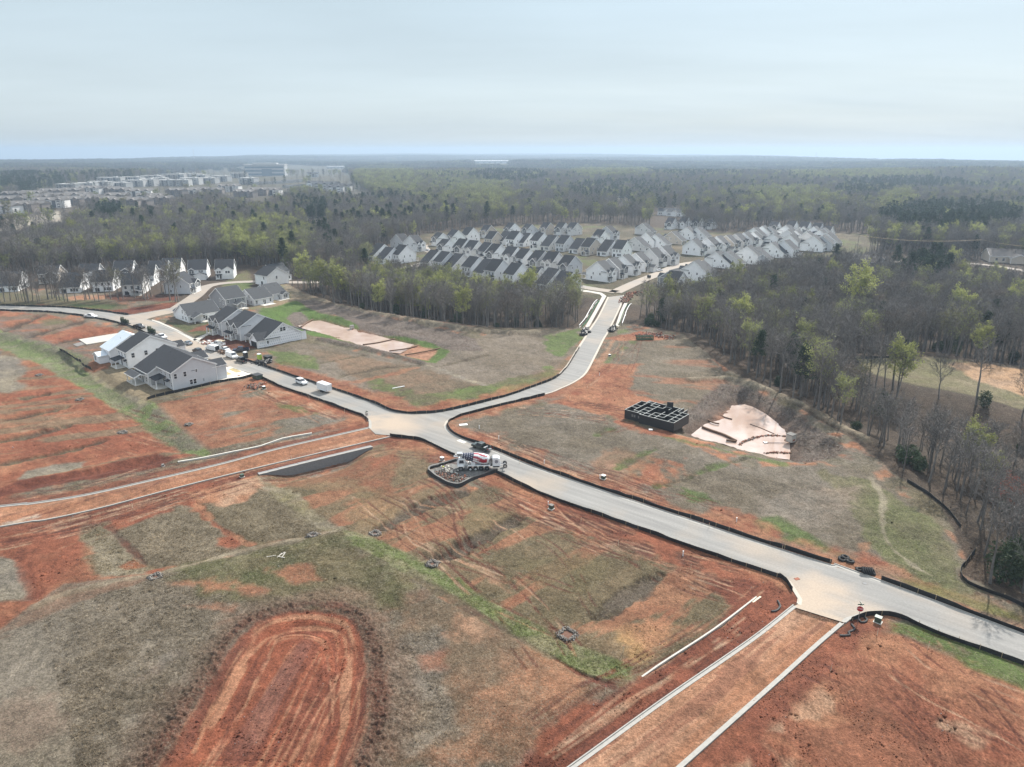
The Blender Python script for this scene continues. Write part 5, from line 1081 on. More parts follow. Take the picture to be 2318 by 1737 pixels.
def project(x, y, z):
    dz = z - CAM_H; cp, sp = math.cos(PITCH), math.sin(PITCH); d = y * cp - dz * sp; u = y * sp + dz * cp
    return CX + FPX * x / d, CY - FPX * u / d, d
# what must stay in sight over the trees (photo pixels)
def kpix(*p): return [(x * K, y * K) for x, y in p]
CLEAR_PX = [
    kpix((-60,420),(60,405),(150,385),(330,370),(540,352),(620,350),(750,355),(760,385),(830,420),(780,425),(650,405),(600,425),(560,440),(440,415),(360,440),(300,455),(200,430),(150,455),(0,470),(-60,470)),
    kpix((-60,488),(60,472),(135,460),(140,478),(60,495),(-60,508)),
    [(830,528),(880,520),(960,540),(985,520),(1060,512),(1150,498),(1330,490),(1470,498),(1510,512),(1590,522),(1680,535),(1740,520),(1830,530),(1990,545),(1990,575),(1830,580),(1700,600),(1640,612),(1560,640),(1530,640),(1460,650),(1420,668),(1340,670),(1290,640),(1200,635),(1130,640),(1050,615),(960,600),(840,590)],
    [(1930,583),(2060,580),(2060,606),(1930,600)], [(2200,560),(2400,570),(2400,625),(2190,605)],
    [(1940,812),(2110,806),(2330,842),(2500,870),(2500,980),(2330,955),(2230,940),(2100,908),(1975,880)],
    [(1066,360),(1160,360),(1160,372),(1066,372)], [(560,370),(650,372),(650,402),(560,402)], [(735,372),(790,372),(790,384),(735,384)],
    [(1395,440),(1430,440),(1430,462),(1395,462)], [(1470,460),(1540,455),(1560,490),(1480,490)], [(695,486),(745,486),(770,510),(690,512)],
    [(0,640),(120,625),(300,615),(430,602),(560,598),(620,610),(660,640),(560,800),(370,740),(0,700)]]
NOGO = [offset_line(SITE, 0), NB, FIELD_R, [ray(1920,575), ray(2080,575), ray(2450,610), ray(2450,640), ray(2100,612), ray(1920,605)],
        pix([(-300,640),(-300,628),(120,624),(300,612),(440,604),(560,602),(640,612),(640,640),(560,700),(400,700),(100,655)])]
def free(x, y, h):
    ok = np.ones(len(x), bool)
    for P in NOGO: ok &= ~inside(x, y, P)
    ok &= sdist(x, y, ROAD) < -5
    for L_ in (ST_NE, ST_W, ST_P, ST_R, ST_L): 
        s = strip(L_, 7); ok &= ~((sdist(x, y, s) > -5))
    NTOWN = vn(x * 7.3 + 0.37, y * 7.1 + 0.11, 9); z = hz(x, y); tx, ty, _ = project(x, y, z + h * 0.80)
    for P in CLEAR_PX: ok &= ~(inside(tx, ty, P) & (NTOWN > 0 if P is not CLEAR_PX[0] else NTOWN > 0.12))
    return ok
# patches of kinds, read off the photo: x, y, half width, half height (photo pixels), kind, share
PATCH = [(600,540,110,45,'budding_tree',0.55),(870,400,70,30,'budding_tree',0.8),(1090,440,75,28,'budding_tree',0.75),(1000,420,150,30,'budding_tree',0.35),(1380,388,90,14,'budding_tree',0.7),(1150,500,200,40,'budding_tree',0.1),
         (1800,450,90,25,'budding_tree',0.5),(1950,395,170,10,'budding_tree',0.6),(2030,450,40,25,'budding_tree',0.5),(700,470,40,25,'pine_tree',0.6),(2150,490,160,32,'pine_tree',0.9),(2060,415,130,10,'pine_tree',0.7),(1960,430,70,12,'pine_tree',0.6),
         (640,372,90,6,'pine_tree',0.8),(60,412,90,18,'pine_tree',0.7),(250,480,40,16,'pine_tree',0.8),(1150,400,90,14,'pine_tree',0.5),(1400,430,120,20,'pine_tree',0.3),(1560,385,90,16,'pine_tree',0.5),(700,540,60,30,'pine_tree',0.15),(2090,600,70,30,'pine_tree',0.75),(300,560,200,30,'budding_tree',0.12),(1000,640,160,20,'budding_tree',0.30),(1270,660,60,30,'budding_tree',0.4),(1500,700,80,40,'red',0.06)]
def kinds_for(x, y, z, g, near):
    px, py, _ = project(x, y, z + 12); n = len(x); u = g.random(n); out = np.full(n, 'bare_tree', dtype=object)
    fl = fbm(x, y, 130, 3, 101); fp = fbm(x, y, 160, 3, 102); b = 0.11 if near else 0.10
    out[u < b + 0.30 * sst(0.66, 0.85, fl) * (0 if near else 1)] = 'budding_tree'; v = g.random(n); out[v < (0.012 if near else 0.05) + (0.0 if near else 0.4) * sst(0.66, 0.82, fp)] = 'pine_tree'
    w = g.random(n)
    for (a, c, rx, ry, k, s) in PATCH:
        m = ((px - a) / rx) ** 2 + ((py - c) / ry) ** 2 < 1; out[m & (w < s)] = k
    return out
def jitter(x0, x1, y0, y1, s, g):
    X, Y = np.meshgrid(np.arange(x0, x1, s), np.arange(y0, y1, s)); X = X.ravel() + g.uniform(-0.45, 0.45, X.size) * s; Y = Y.ravel() + g.uniform(-0.45, 0.45, Y.size) * s; return X, Y
g = np.random.default_rng(5); TX, TY, TH = [], [], []
X, Y = jitter(-420, 420, 70, 620, 4.7, g); m = np.abs(np.arctan2(X, Y)) < R(43); X, Y = X[m], Y[m]
inw = (sdist(X, Y, WOOD_C) > 2.5) | (sdist(X, Y, WOOD_R) > 2.5) | (Y > 300); inw &= ~((sdist(X, Y, WOOD_C) < 6) & (sdist(X, Y, WOOD_C) > -30) & (Y > 395)); X, Y = X[inw], Y[inw]
Hs = g.uniform(0.72, 1.08, len(X)) * np.where((X > 40) & (Y < 175), 0.80, 1.0); ok = free(X, Y, Hs * 18); X, Y, Hs = X[ok], Y[ok], Hs[ok]
Zt = ground_z(X, Y) - 0.15; KN = kinds_for(X, Y, Zt, g, True)
PX, PY, PD = project(X, Y, Zt + 8); KN[(g.random(len(X)) < 0.20) & (sdist(X, Y, WOOD_C) > 0) & (Y > 330) & (KN == 'bare_tree')] = 'budding_tree'; KN[(PX > 1950) & (PD < 190) & (KN == 'budding_tree')] = 'bare_tree'; vis = (PX > -40) & (PX < 2358) & (PY < 1760)
# low evergreens under the edge of the woods
ub = (g.random(len(X)) < 0.09) & (Y < 330); KN[ub & (KN == 'bare_tree')] = 'evergreen_bush'
# trees in front of the western houses and other single ones: pixel of the foot, kind, height, label
WG = 'bare trees along the far west road'
SINGLES = [(Cr(0,580,400,p)[0], 'bare_tree', h, v, None) for p, h, v in (((60,570),15,0),((130,560),13,2),((320,575),12,4),((360,560),13,4),((410,560),11,2),((600,540),14,0),((655,535),15,4),((690,520),13,6),((815,570),12,2),((850,570),13,0),((1080,545),13,6),((1125,540),14,4),((1330,540),13,2),((1390,540),14,0),((1690,525),13,3),((1800,535),14,0),((1895,510),13,2),((2030,480),11,6),((2130,560),15,3),((-40,560),15,1),((500,570),9,2),((240,575),10,6))]
SINGLES = [(q, k, h * 1.35, v, l) for q, k, h, v, l in SINGLES] + [((q[0] + 4 + (i % 3) * 2, q[1] + 3 - (i % 4) * 3), 'bare_tree', h * 1.15, (v + 4) % 8, l) for i, (q, k, h, v, l) in enumerate(SINGLES)]
_dd = lambda p: tuple(on(p[0][0], p[0][1]).xy)
DP = lambda p: [tuple(on(p[0] * K, p[1] * K).xy)]
SINGLES += [(Cr(0,580,400,(1485,550))[0], 'budding_tree', 17, 3, 'broad olive topped tree in front of the western houses'), (Cr(360,580,300,(325,755))[0], 'budding_tree', 21, 3, 'tall lone yellowish tree beside the white and grey street corner houses'),
            (Cr(360,580,300,(190,740))[0], 'bare_tree', 14, 3, 'slim bare tree just left of the tall lone tree'),
            (DP((1848,705))[0], 'budding_tree', 27, 4, 'bright lime tree standing out of the grey wood right of the white houses'), (DP((1588,752))[0], 'budding_tree', 21, 4, 'lime topped tree at the wood edge above the second pond'), (DP((1640,730))[0], 'budding_tree', 17, 2, 'smaller lime tinted tree behind the lime topped one'),
            (DP((2095,1035))[0], 'budding_tree', 14, 4, 'vivid lime tree in the wood at the right edge above the red budded one'), (DP((2140,1060))[0], 'budding_tree', 9, 4, 'thin lime tree low in the right wood'), (DP((1765,765))[0], 'budding_tree', 14, 2, 'slim lime flushed tree among grey trunks'),
            (DP((2185,1175))[0], 'red_bud_tree', 13, 0, 'red budded tree at the right picture edge'), (DP((2150,1120))[0], 'red_bud_tree', 10, 0, 'small red budded tree beside the larger one'), (DP((1460,690))[0], 'red_bud_tree', 12, 0, 'red flushed tree behind the entrance road wall'),
            (DP((1895,740))[0], 'pine_tree', 17, 0, 'dark pine beneath the bright lime tree'), (DP((1870,745))[0], 'pine_tree', 15, 1, 'second dark pine beneath the bright lime tree'), (DP((575,545))[0], 'pine_tree', 19, 2, 'tall dark pine left of the lime grove in the western wood'),
            (DP((2010,530))[0], 'blossom_tree', 11, 0, 'pale blossoming tree beside the far pale street'), (DP((735,655))[0], 'budding_tree', 19, 4, 'lime tipped tree beside the pale road through the wood'), (DP((930,640))[0], 'budding_tree', 15, 3, 'olive green tree at the back of the middle wood'),
            (DP((1140,672))[0], 'budding_tree', 20, 4, 'bright green tree in front of the nearest white row'), (DP((1100,675))[0], 'budding_tree', 17, 4, 'yellow green tree next to the bright green one'), (DP((1235,662))[0], 'budding_tree', 16, 4, 'lime tree hiding the corner house by the entrance road'),
            (DP((2165,1255))[0], 'evergreen_bush', 6, 1, 'grey green evergreen at the foot of the right wood'), (DP((2200,1225))[0], 'evergreen_bush', 6.5, 0, 'large evergreen at the right picture edge'), (DP((1960,1000))[0], 'evergreen_bush', 6, 2, 'round evergreen at the wood edge beyond the grass bank')]
size = FPX / PD * Hs; order = np.argsort(-(size * vis)); ind = np.zeros(len(X), bool); quota = {'bare_tree': 270, 'evergreen_bush': 40, 'pine_tree': 14, 'budding_tree': 60}; cnt = {}
edge_c = sdist(X, Y, WOOD_C); edge_r = sdist(X, Y, WOOD_R); front = ((edge_c > 0) & (edge_c < 22) & (Y < 330)) | ((edge_r > 0) & (edge_r < 30)) | (KN != 'bare_tree')
for i in order:
    k = KN[i]
    if vis[i] and front[i] and k in quota and cnt.get(k, 0) < quota[k] and PD[i] < 420: ind[i] = True; cnt[k] = cnt.get(k, 0) + 1
WORDS = {'bare_tree': 'bare grey-brown tree', 'budding_tree': 'tree flushed with pale new leaves', 'pine_tree': 'dark green pine', 'evergreen_bush': 'low evergreen bush', 'red': 'red budded tree'}
_first = {}
def plant(kn, v, p, h, rz, label, group=None):
    T, C = TREES[kn][v % len(TREES[kn])][:2]; base = {'bare_tree': 18, 'budding_tree': 18, 'pine_tree': 19, 'red_bud_tree': 14, 'blossom_tree': 10, 'evergreen_bush': 4}[kn]
    o = empty(kn, p, rz, label, 'bush' if 'bush' in kn else 'tree', group); s = h / base; o.scale = (s * random.uniform(0.9, 1.1), s * random.uniform(0.9, 1.1), s); link('trunk', T, o); link('crown', C, o)
for i in np.nonzero(ind)[0]:
    w = 'wood between the pond and the white houses' if edge_c[i] > 0 else ('wood right of the second pond' if edge_r[i] > 0 else 'far western wood')
    plant(KN[i] if KN[i] != 'red' else 'red_bud_tree', int(g.integers(0, 8)), (X[i], Y[i], Zt[i]), {'evergreen_bush': 4.5}.get(KN[i], 18) * Hs[i], g.uniform(0, 6.28), f'{WORDS[KN[i]]} in the {w}', f'{KN[i].replace("_", " ")}s in the {w}')
for q, kn, h, v, lb in SINGLES: plant(kn, v, (q[0], q[1], float(ground_z(*q)[0]) - 0.15), h, g.uniform(0, 6.28), lb or 'bare tree on the verge between the far west road and the houses', None if lb else WG)
# the rest: one mass
rest = ~ind; far_x, far_y, far_s, far_k = [X[rest]], [Y[rest]], [Hs[rest]], [np.array([int(g.choice(PICK[k])) for k in KN[rest]])]
def ringwood(r0, r1, s, kinds, hs=(0.8, 1.1), th=40.0):
    X, Y = jitter(-r1 * 0.75, r1 * 0.75, r0 * 0.7, r1, s, g); r = np.hypot(X, Y); m = (r > r0) & (r < r1) & (np.abs(np.arctan2(X, Y)) < R(th)); X, Y = X[m], Y[m]
    m = ~((np.abs(X) < 421) & (Y < 621)) ; X, Y = X[m], Y[m]; S = g.uniform(*hs, len(X)); ok = free(X, Y, S * 17); X, Y, S = X[ok], Y[ok], S[ok]; k = kinds_for(X, Y, hz(X, Y), g, False)
    far_x.append(X); far_y.append(Y); far_s.append(S); far_k.append(np.array([int(g.choice(PICK[kinds.get(q, kinds['bare_tree'])])) for q in k], int))
ringwood(330, 760, 6.6, {'bare_tree': 'bare_tree', 'budding_tree': 'budding_tree', 'pine_tree': 'pine_tree', 'red': 'red'}, (0.75, 1.1), 43)
ringwood(760, 1500, 8.8, {'bare_tree': 'far_bare', 'budding_tree': 'far_lime', 'pine_tree': 'far_pine'})
ringwood(1500, 2600, 11.5, {'bare_tree': 'far_bare', 'budding_tree': 'far_lime', 'pine_tree': 'far_pine'}, (0.9, 1.25))
ringwood(2600, 5200, 38, {'bare_tree': 'stand_bare', 'budding_tree': 'stand_lime', 'pine_tree': 'stand_pine'}, (0.9, 1.15))
ringwood(5200, 15000, 88, {'bare_tree': 'stand_bare', 'budding_tree': 'stand_lime', 'pine_tree': 'stand_pine'}, (2.0, 2.4))
wx, wy, ws, wk = (np.concatenate(a) for a in (far_x, far_y, far_s, far_k)); wz = np.where(np.hypot(wx, wy) < 700, ground_z(wx, wy), hz(wx, wy)) - 0.2
def scatter(name, x, y, z, s, k, label):
    me = bpy.data.meshes.new(name); me.vertices.add(len(x)); me.vertices.foreach_set('co', np.stack([x, y, z], 1).astype(np.float32).ravel())
    for nm, ty, a in (('pick', 'INT', np.asarray(k, np.int32)), ('turn', 'FLOAT', g.uniform(0, 6.28, len(x)).astype(np.float32)), ('size', 'FLOAT', np.asarray(s, np.float32)), ('tall', 'FLOAT', np.minimum(s, 1.15).astype(np.float32))):
        q = me.attributes.new(nm, ty, 'POINT'); q.data.foreach_set('value', a)
    o = link(name, me); ng = bpy.data.node_groups.new(name, 'GeometryNodeTree'); ng.interface.new_socket('Geometry', in_out='INPUT', socket_type='NodeSocketGeometry'); ng.interface.new_socket('Geometry', in_out='OUTPUT', socket_type='NodeSocketGeometry')
    N = ng.nodes; L = ng.links; gi = N.new('NodeGroupInput'); go = N.new('NodeGroupOutput'); ip = N.new('GeometryNodeInstanceOnPoints'); ci = N.new('GeometryNodeCollectionInfo'); ci.inputs['Collection'].default_value = WOODCOL
    ci.inputs['Separate Children'].default_value = True; ci.inputs['Reset Children'].default_value = True
    def attr(nm, ty): a = N.new('GeometryNodeInputNamedAttribute'); a.data_type = ty; a.inputs['Name'].default_value = nm; return a.outputs['Attribute']
    cb = N.new('ShaderNodeCombineXYZ'); L.new(attr('turn', 'FLOAT'), cb.inputs['Z']); L.new(gi.outputs[0], ip.inputs['Points']); L.new(ci.outputs[0], ip.inputs['Instance']); ip.inputs['Pick Instance'].default_value = True
    L.new(attr('pick', 'INT'), ip.inputs['Instance Index']); L.new(cb.outputs[0], ip.inputs['Rotation']); cs = N.new('ShaderNodeCombineXYZ'); L.new(attr('size', 'FLOAT'), cs.inputs[0]); L.new(attr('size', 'FLOAT'), cs.inputs[1]); L.new(attr('tall', 'FLOAT'), cs.inputs[2]); L.new(cs.outputs[0], ip.inputs['Scale']); L.new(ip.outputs[0], go.inputs[0])
    md = o.modifiers.new('wood', 'NODES'); md.node_group = ng; return tag(o, label, kind='stuff')
scatter('woodland', wx, wy, wz, ws, wk, 'grey-brown spring woods with lime and dark pine patches out to the horizon')
print('trees: single', int(ind.sum()) + len(SINGLES), cnt, 'mass', len(wx))

# ------------------------------------------------------------------ dry grass and weeds standing on the near ground
M_GRASS = bpy.data.materials.new('dry_grass_blades'); M_GRASS.use_nodes = True
def _gm():
    nt = M_GRASS.node_tree; N = nt.nodes; L = nt.links; b = N['Principled BSDF']; b.inputs['Roughness'].default_value = 0.9; b.inputs['Specular IOR Level'].default_value = 0.15
    a = N.new('ShaderNodeAttribute'); a.attribute_name = 'soil'; L.new(a.outputs['Color'], b.inputs['Base Color'])
    t = N.new('ShaderNodeBsdfTranslucent'); L.new(a.outputs['Color'], t.inputs['Color']); mx = N.new('ShaderNodeMixShader'); mx.inputs[0].default_value = 0.5; L.new(b.outputs[0], mx.inputs[1]); L.new(t.outputs[0], mx.inputs[2]); L.new(mx.outputs[0], N['Material Output'].inputs['Surface'])
_gm()
def tufts(n, r0, r1, name, label, need, hgt, per=4, cs=2.4, cl=(0.15, 0.45), kk=(1.0, 2.1)):
    th = g.uniform(R(-38), R(38), n); r = np.exp(g.uniform(math.log(r0), math.log(r1), n)); x, y = r * np.sin(th), r * np.cos(th); c, v = ground_c(x, y)
    clump = fbm(x, y, cs, 3, 111); keep = (g.random(n) < np.clip((v - need) * 1.3, 0, 1) * sst(*cl, clump)) & (sdist(x, y, ROAD) < -0.6); x, y, c, v = x[keep], y[keep], c[keep], v[keep]; n = len(x); z = ground_z(x, y) - 0.03
    h = g.uniform(0.5, 1.15, n) * hgt * np.clip(v, 0.6, 1.7); P = np.repeat(np.stack([x, y, z], 1), per, 0) + np.concatenate([g.normal(size=(n * per, 2)) * 0.10, np.zeros((n * per, 1))], 1)
    lean = g.normal(size=(n * per, 2)) * 0.5; B = P + np.concatenate([lean * np.repeat(h, per)[:, None], np.repeat(h, per)[:, None] * g.uniform(0.6, 1.1, (n * per, 1))], 1)
    s = Soup(); s.shards(P, B, np.repeat(h, per) * g.uniform(0.25, 0.5, n * per), 0, g); me = s.mesh(name, [M_GRASS]); k = g.uniform(*kk, (n, 1)); col = c * k + np.array([0.05, 0.04, 0.02]) * g.random((n, 1))
    set_color(me, 'soil', np.clip(np.repeat(np.repeat(col, per, 0), 3, 0), 0, 1)); print(name, n); return tag(link(name, me), label, kind='stuff')
tufts(520000, 55, 300, 'dry_grass', 'short dry grass and weeds over the graded lots', 0.35, 0.16)

tufts(160000, 55, 240, 'tall_grass', 'taller tufts of straw coloured grass on the rough lots and berms', 1.15, 0.30, 5, 1.3, (0.42, 0.62), (1.2, 2.4))
def clods(n):
    th = g.uniform(R(-38), R(38), n); r = np.exp(g.uniform(math.log(58), math.log(260), n)); x, y = r * np.sin(th), r * np.cos(th); c, v = ground_c(x, y); keep = (g.random(n) < np.clip(0.75 - v, 0.03, 1) * sst(0.45, 0.65, fbm(x, y, 5, 4, 121))) & (sdist(x, y, ROAD) < -0.8) & (sdist(x, y, DR1) < 0.5) & (sdist(x, y, DR2) < 0.5); x, y, c = x[keep], y[keep], c[keep]; n = len(x); z = ground_z(x, y)
    s = g.uniform(0.05, 0.17, n) * (1 + 1.2 * (g.random(n) < 0.06)); V0 = np.array([(1,0,0.1),(-0.4,0.9,0),(-0.6,-0.8,0.1),(0.1,0.05,0.9),(0,0,-0.4)]); V = (V0[None] * g.uniform(0.6, 1.3, (n, 5, 3)) * s[:, None, None]) + np.stack([x, y, z], 1)[:, None]; F0 = np.array([(0,1,3),(1,2,3),(2,0,3),(1,0,4),(2,1,4),(0,2,4)]); F = (np.arange(n)[:, None, None] * 5 + F0[None]).reshape(-1, 3)
    me = np_mesh('clay_clods', V.reshape(-1, 3), F, [M_GRASS]); col = c * g.uniform(0.6, 1.5, (n, 1)) + np.where(g.random((n, 1)) < 0.05, 0.25, 0.0); set_color(me, 'soil', np.clip(np.repeat(col, 5, 0), 0, 1)); print('clods', n); tag(link('clay_clods', me), 'clods of clay and small stones over the bare ground', kind='stuff')
clods(60000)
# ------------------------------------------------------------------ kerbs, pavements, walls
M_KERB = pm('kerb_concrete', (0.40,0.355,0.30), 0.85, 0.12, 1.2); M_KERBG = pm('grey_kerb_concrete', (0.30,0.288,0.265), 0.85, 0.12, 1.5); M_FABRIC = pm('black_silt_fabric', (0.014,0.014,0.015), 0.75, 0.3, 1.0); M_STAKE = pm('wooden_stake', (0.42,0.32,0.20), 0.8, 0.2, 4)
M_BLOCK = pm('grey_wall_block', (0.20,0.20,0.20), 0.9, 0.14, 2.5, bump=0.3); M_STEEL = pm('galvanised_steel', (0.45,0.46,0.47), 0.4, 0.1, 3, metal=0.7); M_RUBBER = pm('tyre_rubber', (0.018,0.018,0.019), 0.85, 0.2, 5); M_GREENP = pm('green_enamel', (0.055,0.085,0.062), 0.5, 0.12, 3)
M_STONE = pm('grey_gravel', (0.17,0.16,0.15), 0.95, 0.3, 3.0); M_BLKP = pm('black_plastic', (0.02,0.02,0.021), 0.55, 0.2, 3); M_WOODL = pm('pale_lumber', (0.62,0.52,0.38), 0.8, 0.15, 3); M_BRUSH = pm('dead_brush', (0.14,0.10,0.08), 0.95, 0.3, 2)
M_REDCLAY = pm('clay_heap', (0.24,0.09,0.055), 0.95, 0.25, 1.2, bump=0.5); M_DRY = pm('brown_coir', (0.14,0.085,0.055), 0.95, 0.25, 3, bump=0.5)
def ribbon(m, line, prof, mat, closed=False, z=None):
    """sweep a (sideways, up) profile along a level line"""
    P = np.asarray(line, float); t = np.gradient(P, axis=0); t /= np.linalg.norm(t, axis=1)[:, None] + 1e-9; nn = np.stack([-t[:, 1], t[:, 0]], 1); k = len(prof); vs = []; fs = []
    for i, p in enumerate(P):
        zz = 0 if z is None else z[i]; vs += [(p[0] + nn[i, 0] * a, p[1] + nn[i, 1] * a, zz + b) for a, b in prof]
    for i in range(len(P) - 1):
        for j in range(k): fs.append((i * k + j, i * k + (j + 1) % k, (i + 1) * k + (j + 1) % k, (i + 1) * k + j))
    fs += [tuple(range(k)), tuple(range((len(P) - 1) * k, len(P) * k))[::-1]]; m.faces(vs, fs, mat); return m
def kerb(line, side, label, mat=None, gut=0.55, h=0.14):
    """gutter on the road side, raised kerb behind it; SIDE +1 = kerb to the left of the line"""
    m = MB(); s = side; L_ = smooth_line(line, 2.0); ribbon(m, L_, [(-gut * s, -0.1), (-gut * s, 0.006), (-0.02 * s, 0.012), (0.03 * s, h), (0.18 * s, h), (0.2 * s, -0.2)], mat or M_KERB)
    return tag(m.build('kerb'), label, kind='structure')
up = [rbx] + wUP; kerb(up[:10], -1, 'concrete kerb along the far side of the street', M_KERBG); kerb(up[9:], -1, 'dusty kerb on the east side of the north road')
kerb(wNL[:9], -1, 'dusty kerb on the west side of the north road'); kerb(wNL[8:-2], -1, 'concrete kerb along the west road', M_KERBG); kerb([lfx0] + wFW[::-1], 1, 'kerb along the far west road', M_KERBG); kerb([lfx1] + wFL[:5], -1, 'kerb on the near side of the far west road', M_KERBG)
i0 = R_FL.index((521,832)); i1 = R_FL.index((836,970)); i2 = R_FL.index((885,986)); i3 = R_FL.index((1033,1032)); i4 = R_FL.index((1126,1070)); i5 = R_FL.index((1806,1368)); i6 = R_FL.index((1912,1410))
kerb(wFL[i0:i1 + 1], -1, 'kerb along the near side of the west road', M_KERBG); kerb(wFL[i2:i3 + 1], -1, 'kerb between the crossroads and the washout pit', M_KERBG); kerb(wFL[i4:i5 + 1], -1, 'kerb curving into the unpaved side road', M_KERB); kerb(wFL[i6:] + [rl_x], -1, 'kerb beyond the unpaved side road', M_KERBG)
kerb(DR1_U + [extend(DR1_U[-3], DR1_U[-1], 50)], -1, 'new grey kerb on the far side of the first clay road', M_KERBG, 0.5, 0.16); kerb(DR1_L + [extend(DR1_L[-3], DR1_L[-1], 50)], 1, 'new grey kerb on the near side of the first clay road', M_KERBG, 0.5, 0.16)
kerb(DR2_L + [extend(DR2_L[-2], DR2_L[-1], 40)], -1, 'pale new kerb on the left of the second clay road', M_KERBG, 0.5, 0.15); kerb(DR2_R + [extend(DR2_R[-2], DR2_R[-1], 40)], 1, 'pale new kerb on the right of the second clay road', M_KERBG, 0.5, 0.15)
def paving(pts, label, name='pavement', z=0.05, m=None): 
    o = flat(name, pts, z, m or M_CONCL); bm = bmesh.new(); bm.from_mesh(o.data); r = bmesh.ops.extrude_face_region(bm, geom=bm.faces[:]); bmesh.ops.translate(bm, verts=[e for e in r['geom'] if isinstance(e, bmesh.types.BMVert)], vec=(0, 0, -0.4)); bmesh.ops.recalc_face_normals(bm, faces=bm.faces); bm.to_mesh(o.data); bm.free(); return tag(o, label, kind='structure')
c5 = (1250,640,300)
paving(Cr(*c5,(525,778),(600,770),(760,480),(905,225),(870,200),(820,170),(640,140),(470,110),(470,150),(640,165),(800,200),(830,235),(700,480)), 'pale pavement on the west side of the north road', m=M_CONC)
paving(Cr(*c5,(1055,722),(1112,735),(1200,500),(1275,280),(1225,290),(1130,500)), 'pale pavement on the east side of the north road', m=M_CONC)
c8 = (440,740,200)
paving(Cr(*c8,(585,940),(640,925),(800,1010),(905,1000),(1300,1150),(1480,1192),(1480,1215),(1250,1275),(640,1340),(600,1345)), 'white concrete drives in front of the grey townhouse', 'driveway', 0.06)
for q in (((640,1165),(800,1120),(960,1195),(740,1225)), ((850,1068),(985,1035),(1190,1130),(1050,1155))):
    o = flat('lawn', Cr(*c8,*q), 0.072, pm('straw_lawn', (0.34,0.27,0.14), 0.95, 0.2, 1.5)); tag(o, 'straw coloured planting bed let into the drives', kind='structure')
paving(Cr(360,580,300,(-120,1060),(0,1090),(300,1225),(560,1370),(650,1400),(560,1420),(480,1370),(250,1240),(0,1125),(-120,1085)), 'pale pavement by the street corner', 'pavement', 0.05, M_CONC)
paving(Cr(360,580,300,(560,1400),(840,1270),(860,1290),(640,1430)), 'pale drive towards the blue-grey townhouses', 'driveway', 0.05, M_CONC)
wl = MB(); a, b = np.array(WALL1[0]), np.array(WALL1[-1]); n = 12
for i in range(n):
    p, q = a + (b - a) * i / n, a + (b - a) * (i + 1) / n; c = (p + q) / 2; ang = math.atan2(b[1] - a[1], b[0] - a[0]); ln = np.linalg.norm(q - p); top = 0.15 + 0.05 * i * (1 - i / 30)
    c = c + np.array([-math.sin(ang), math.cos(ang)]) * 0.5; wl.box((c[0], c[1], -2.6), (ln, 1.4, top + 2.6), M_BLOCK, ang); c = c - np.array([-math.sin(ang), math.cos(ang)]) * 0.5; wl.box((c[0], c[1], top), (ln + 0.05, 0.5, 0.14), M_KERBG, ang)
wl.build('wall_block') if 0 else None
wr = empty('retaining_wall', (0, 0, 0), 0, 'stepped grey block retaining wall below the first clay road', 'retaining wall'); wl.build('face', wr)
def low_wall(pts, label, h, w=0.45, m=None, n=None, drop=2.0, z1=None):
    o = MB(); P = [Vector((x, y, 0)) for x, y in pts]
    for i in range(len(P) - 1):
        c = (P[i] + P[i + 1]) / 2; d = P[i + 1] - P[i]; z = h; o.box((c.x, c.y, z - drop), (d.length + 0.02, w, drop), m or M_CONCL, math.atan2(d.y, d.x))
    return tag(o.build('retaining_wall'), label, 'retaining wall')
low_wall(smooth_line(Cr(0,950,900,(990,238),(1130,215),(1300,180),(1450,150),(1570,108),(1735,78)), 2.5), 'low stepped block wall along the far kerb of the first clay road', 0.25, 0.35)
low_wall(smooth_line(D((1346,1494),(1420,1440),(1540,1362),(1634,1291)), 3), 'long low pale concrete wall beside the second clay road', 0.18, 0.26, M_CONC)

# ------------------------------------------------------------------ silt fences
def silt_fence(line, label, h=0.85, gap=2.6, zf=None):
    L_ = smooth_line(line, 0.8); P = np.asarray(L_); z = ground_z(P[:, 0], P[:, 1]); z = np.maximum(z, -0.05) if zf is None else z; c = P.mean(0); r = empty('silt_fence', (c[0], c[1], 0), 0, label, 'silt fence', 'black silt fences'); m = MB(); P0 = P - c
    hh = h * (0.74 + 0.36 * vn(np.arange(len(P)) * 0.35, np.zeros(len(P)), 3)); lean = (vn(np.arange(len(P)) * 0.3, np.ones(len(P)), 4) - 0.5) * 0.45; t = np.gradient(P, axis=0); t /= np.linalg.norm(t, axis=1)[:, None] + 1e-9; nn = np.stack([-t[:, 1], t[:, 0]], 1); vs = []; fs = []
    for i in range(len(P)):
        for s_ in (-0.02, 0.02):
            q = P0[i] + nn[i] * (s_ * 1.0); vs += [(q[0], q[1], z[i] - 0.2), (q[0] + nn[i, 0] * lean[i], q[1] + nn[i, 1] * lean[i], z[i] + hh[i])]
    for i in range(len(P) - 1):
        a_ = i * 4; b_ = a_ + 4; fs += [(a_, a_ + 1, b_ + 1, b_), (a_ + 2, b_ + 2, b_ + 3, a_ + 3), (a_ + 1, a_ + 3, b_ + 3, b_ + 1)]
    m.faces(vs, fs, M_FABRIC); m.build('fabric', r); L = np.concatenate([[0], np.cumsum(np.linalg.norm(np.diff(P, axis=0), axis=1))]); k = min(95, max(2, int(L[-1] / gap))); proto = None
    for d in np.linspace(0.3, L[-1] - 0.3, k):
        x, y, zz = np.interp(d, L, P0[:, 0]), np.interp(d, L, P0[:, 1]), np.interp(d, L, z)
        if proto is None: b = MB(); b.box((0, 0, -0.3), (0.055, 0.055, h + 0.42), M_STAKE); proto = b.mesh('stake')
        o = link('stake', proto, r); o.location = (x + 0.05, y - 0.06, zz)
    return r
OFF = lambda line, d: offset_line(smooth_line(line, 1.5), d)
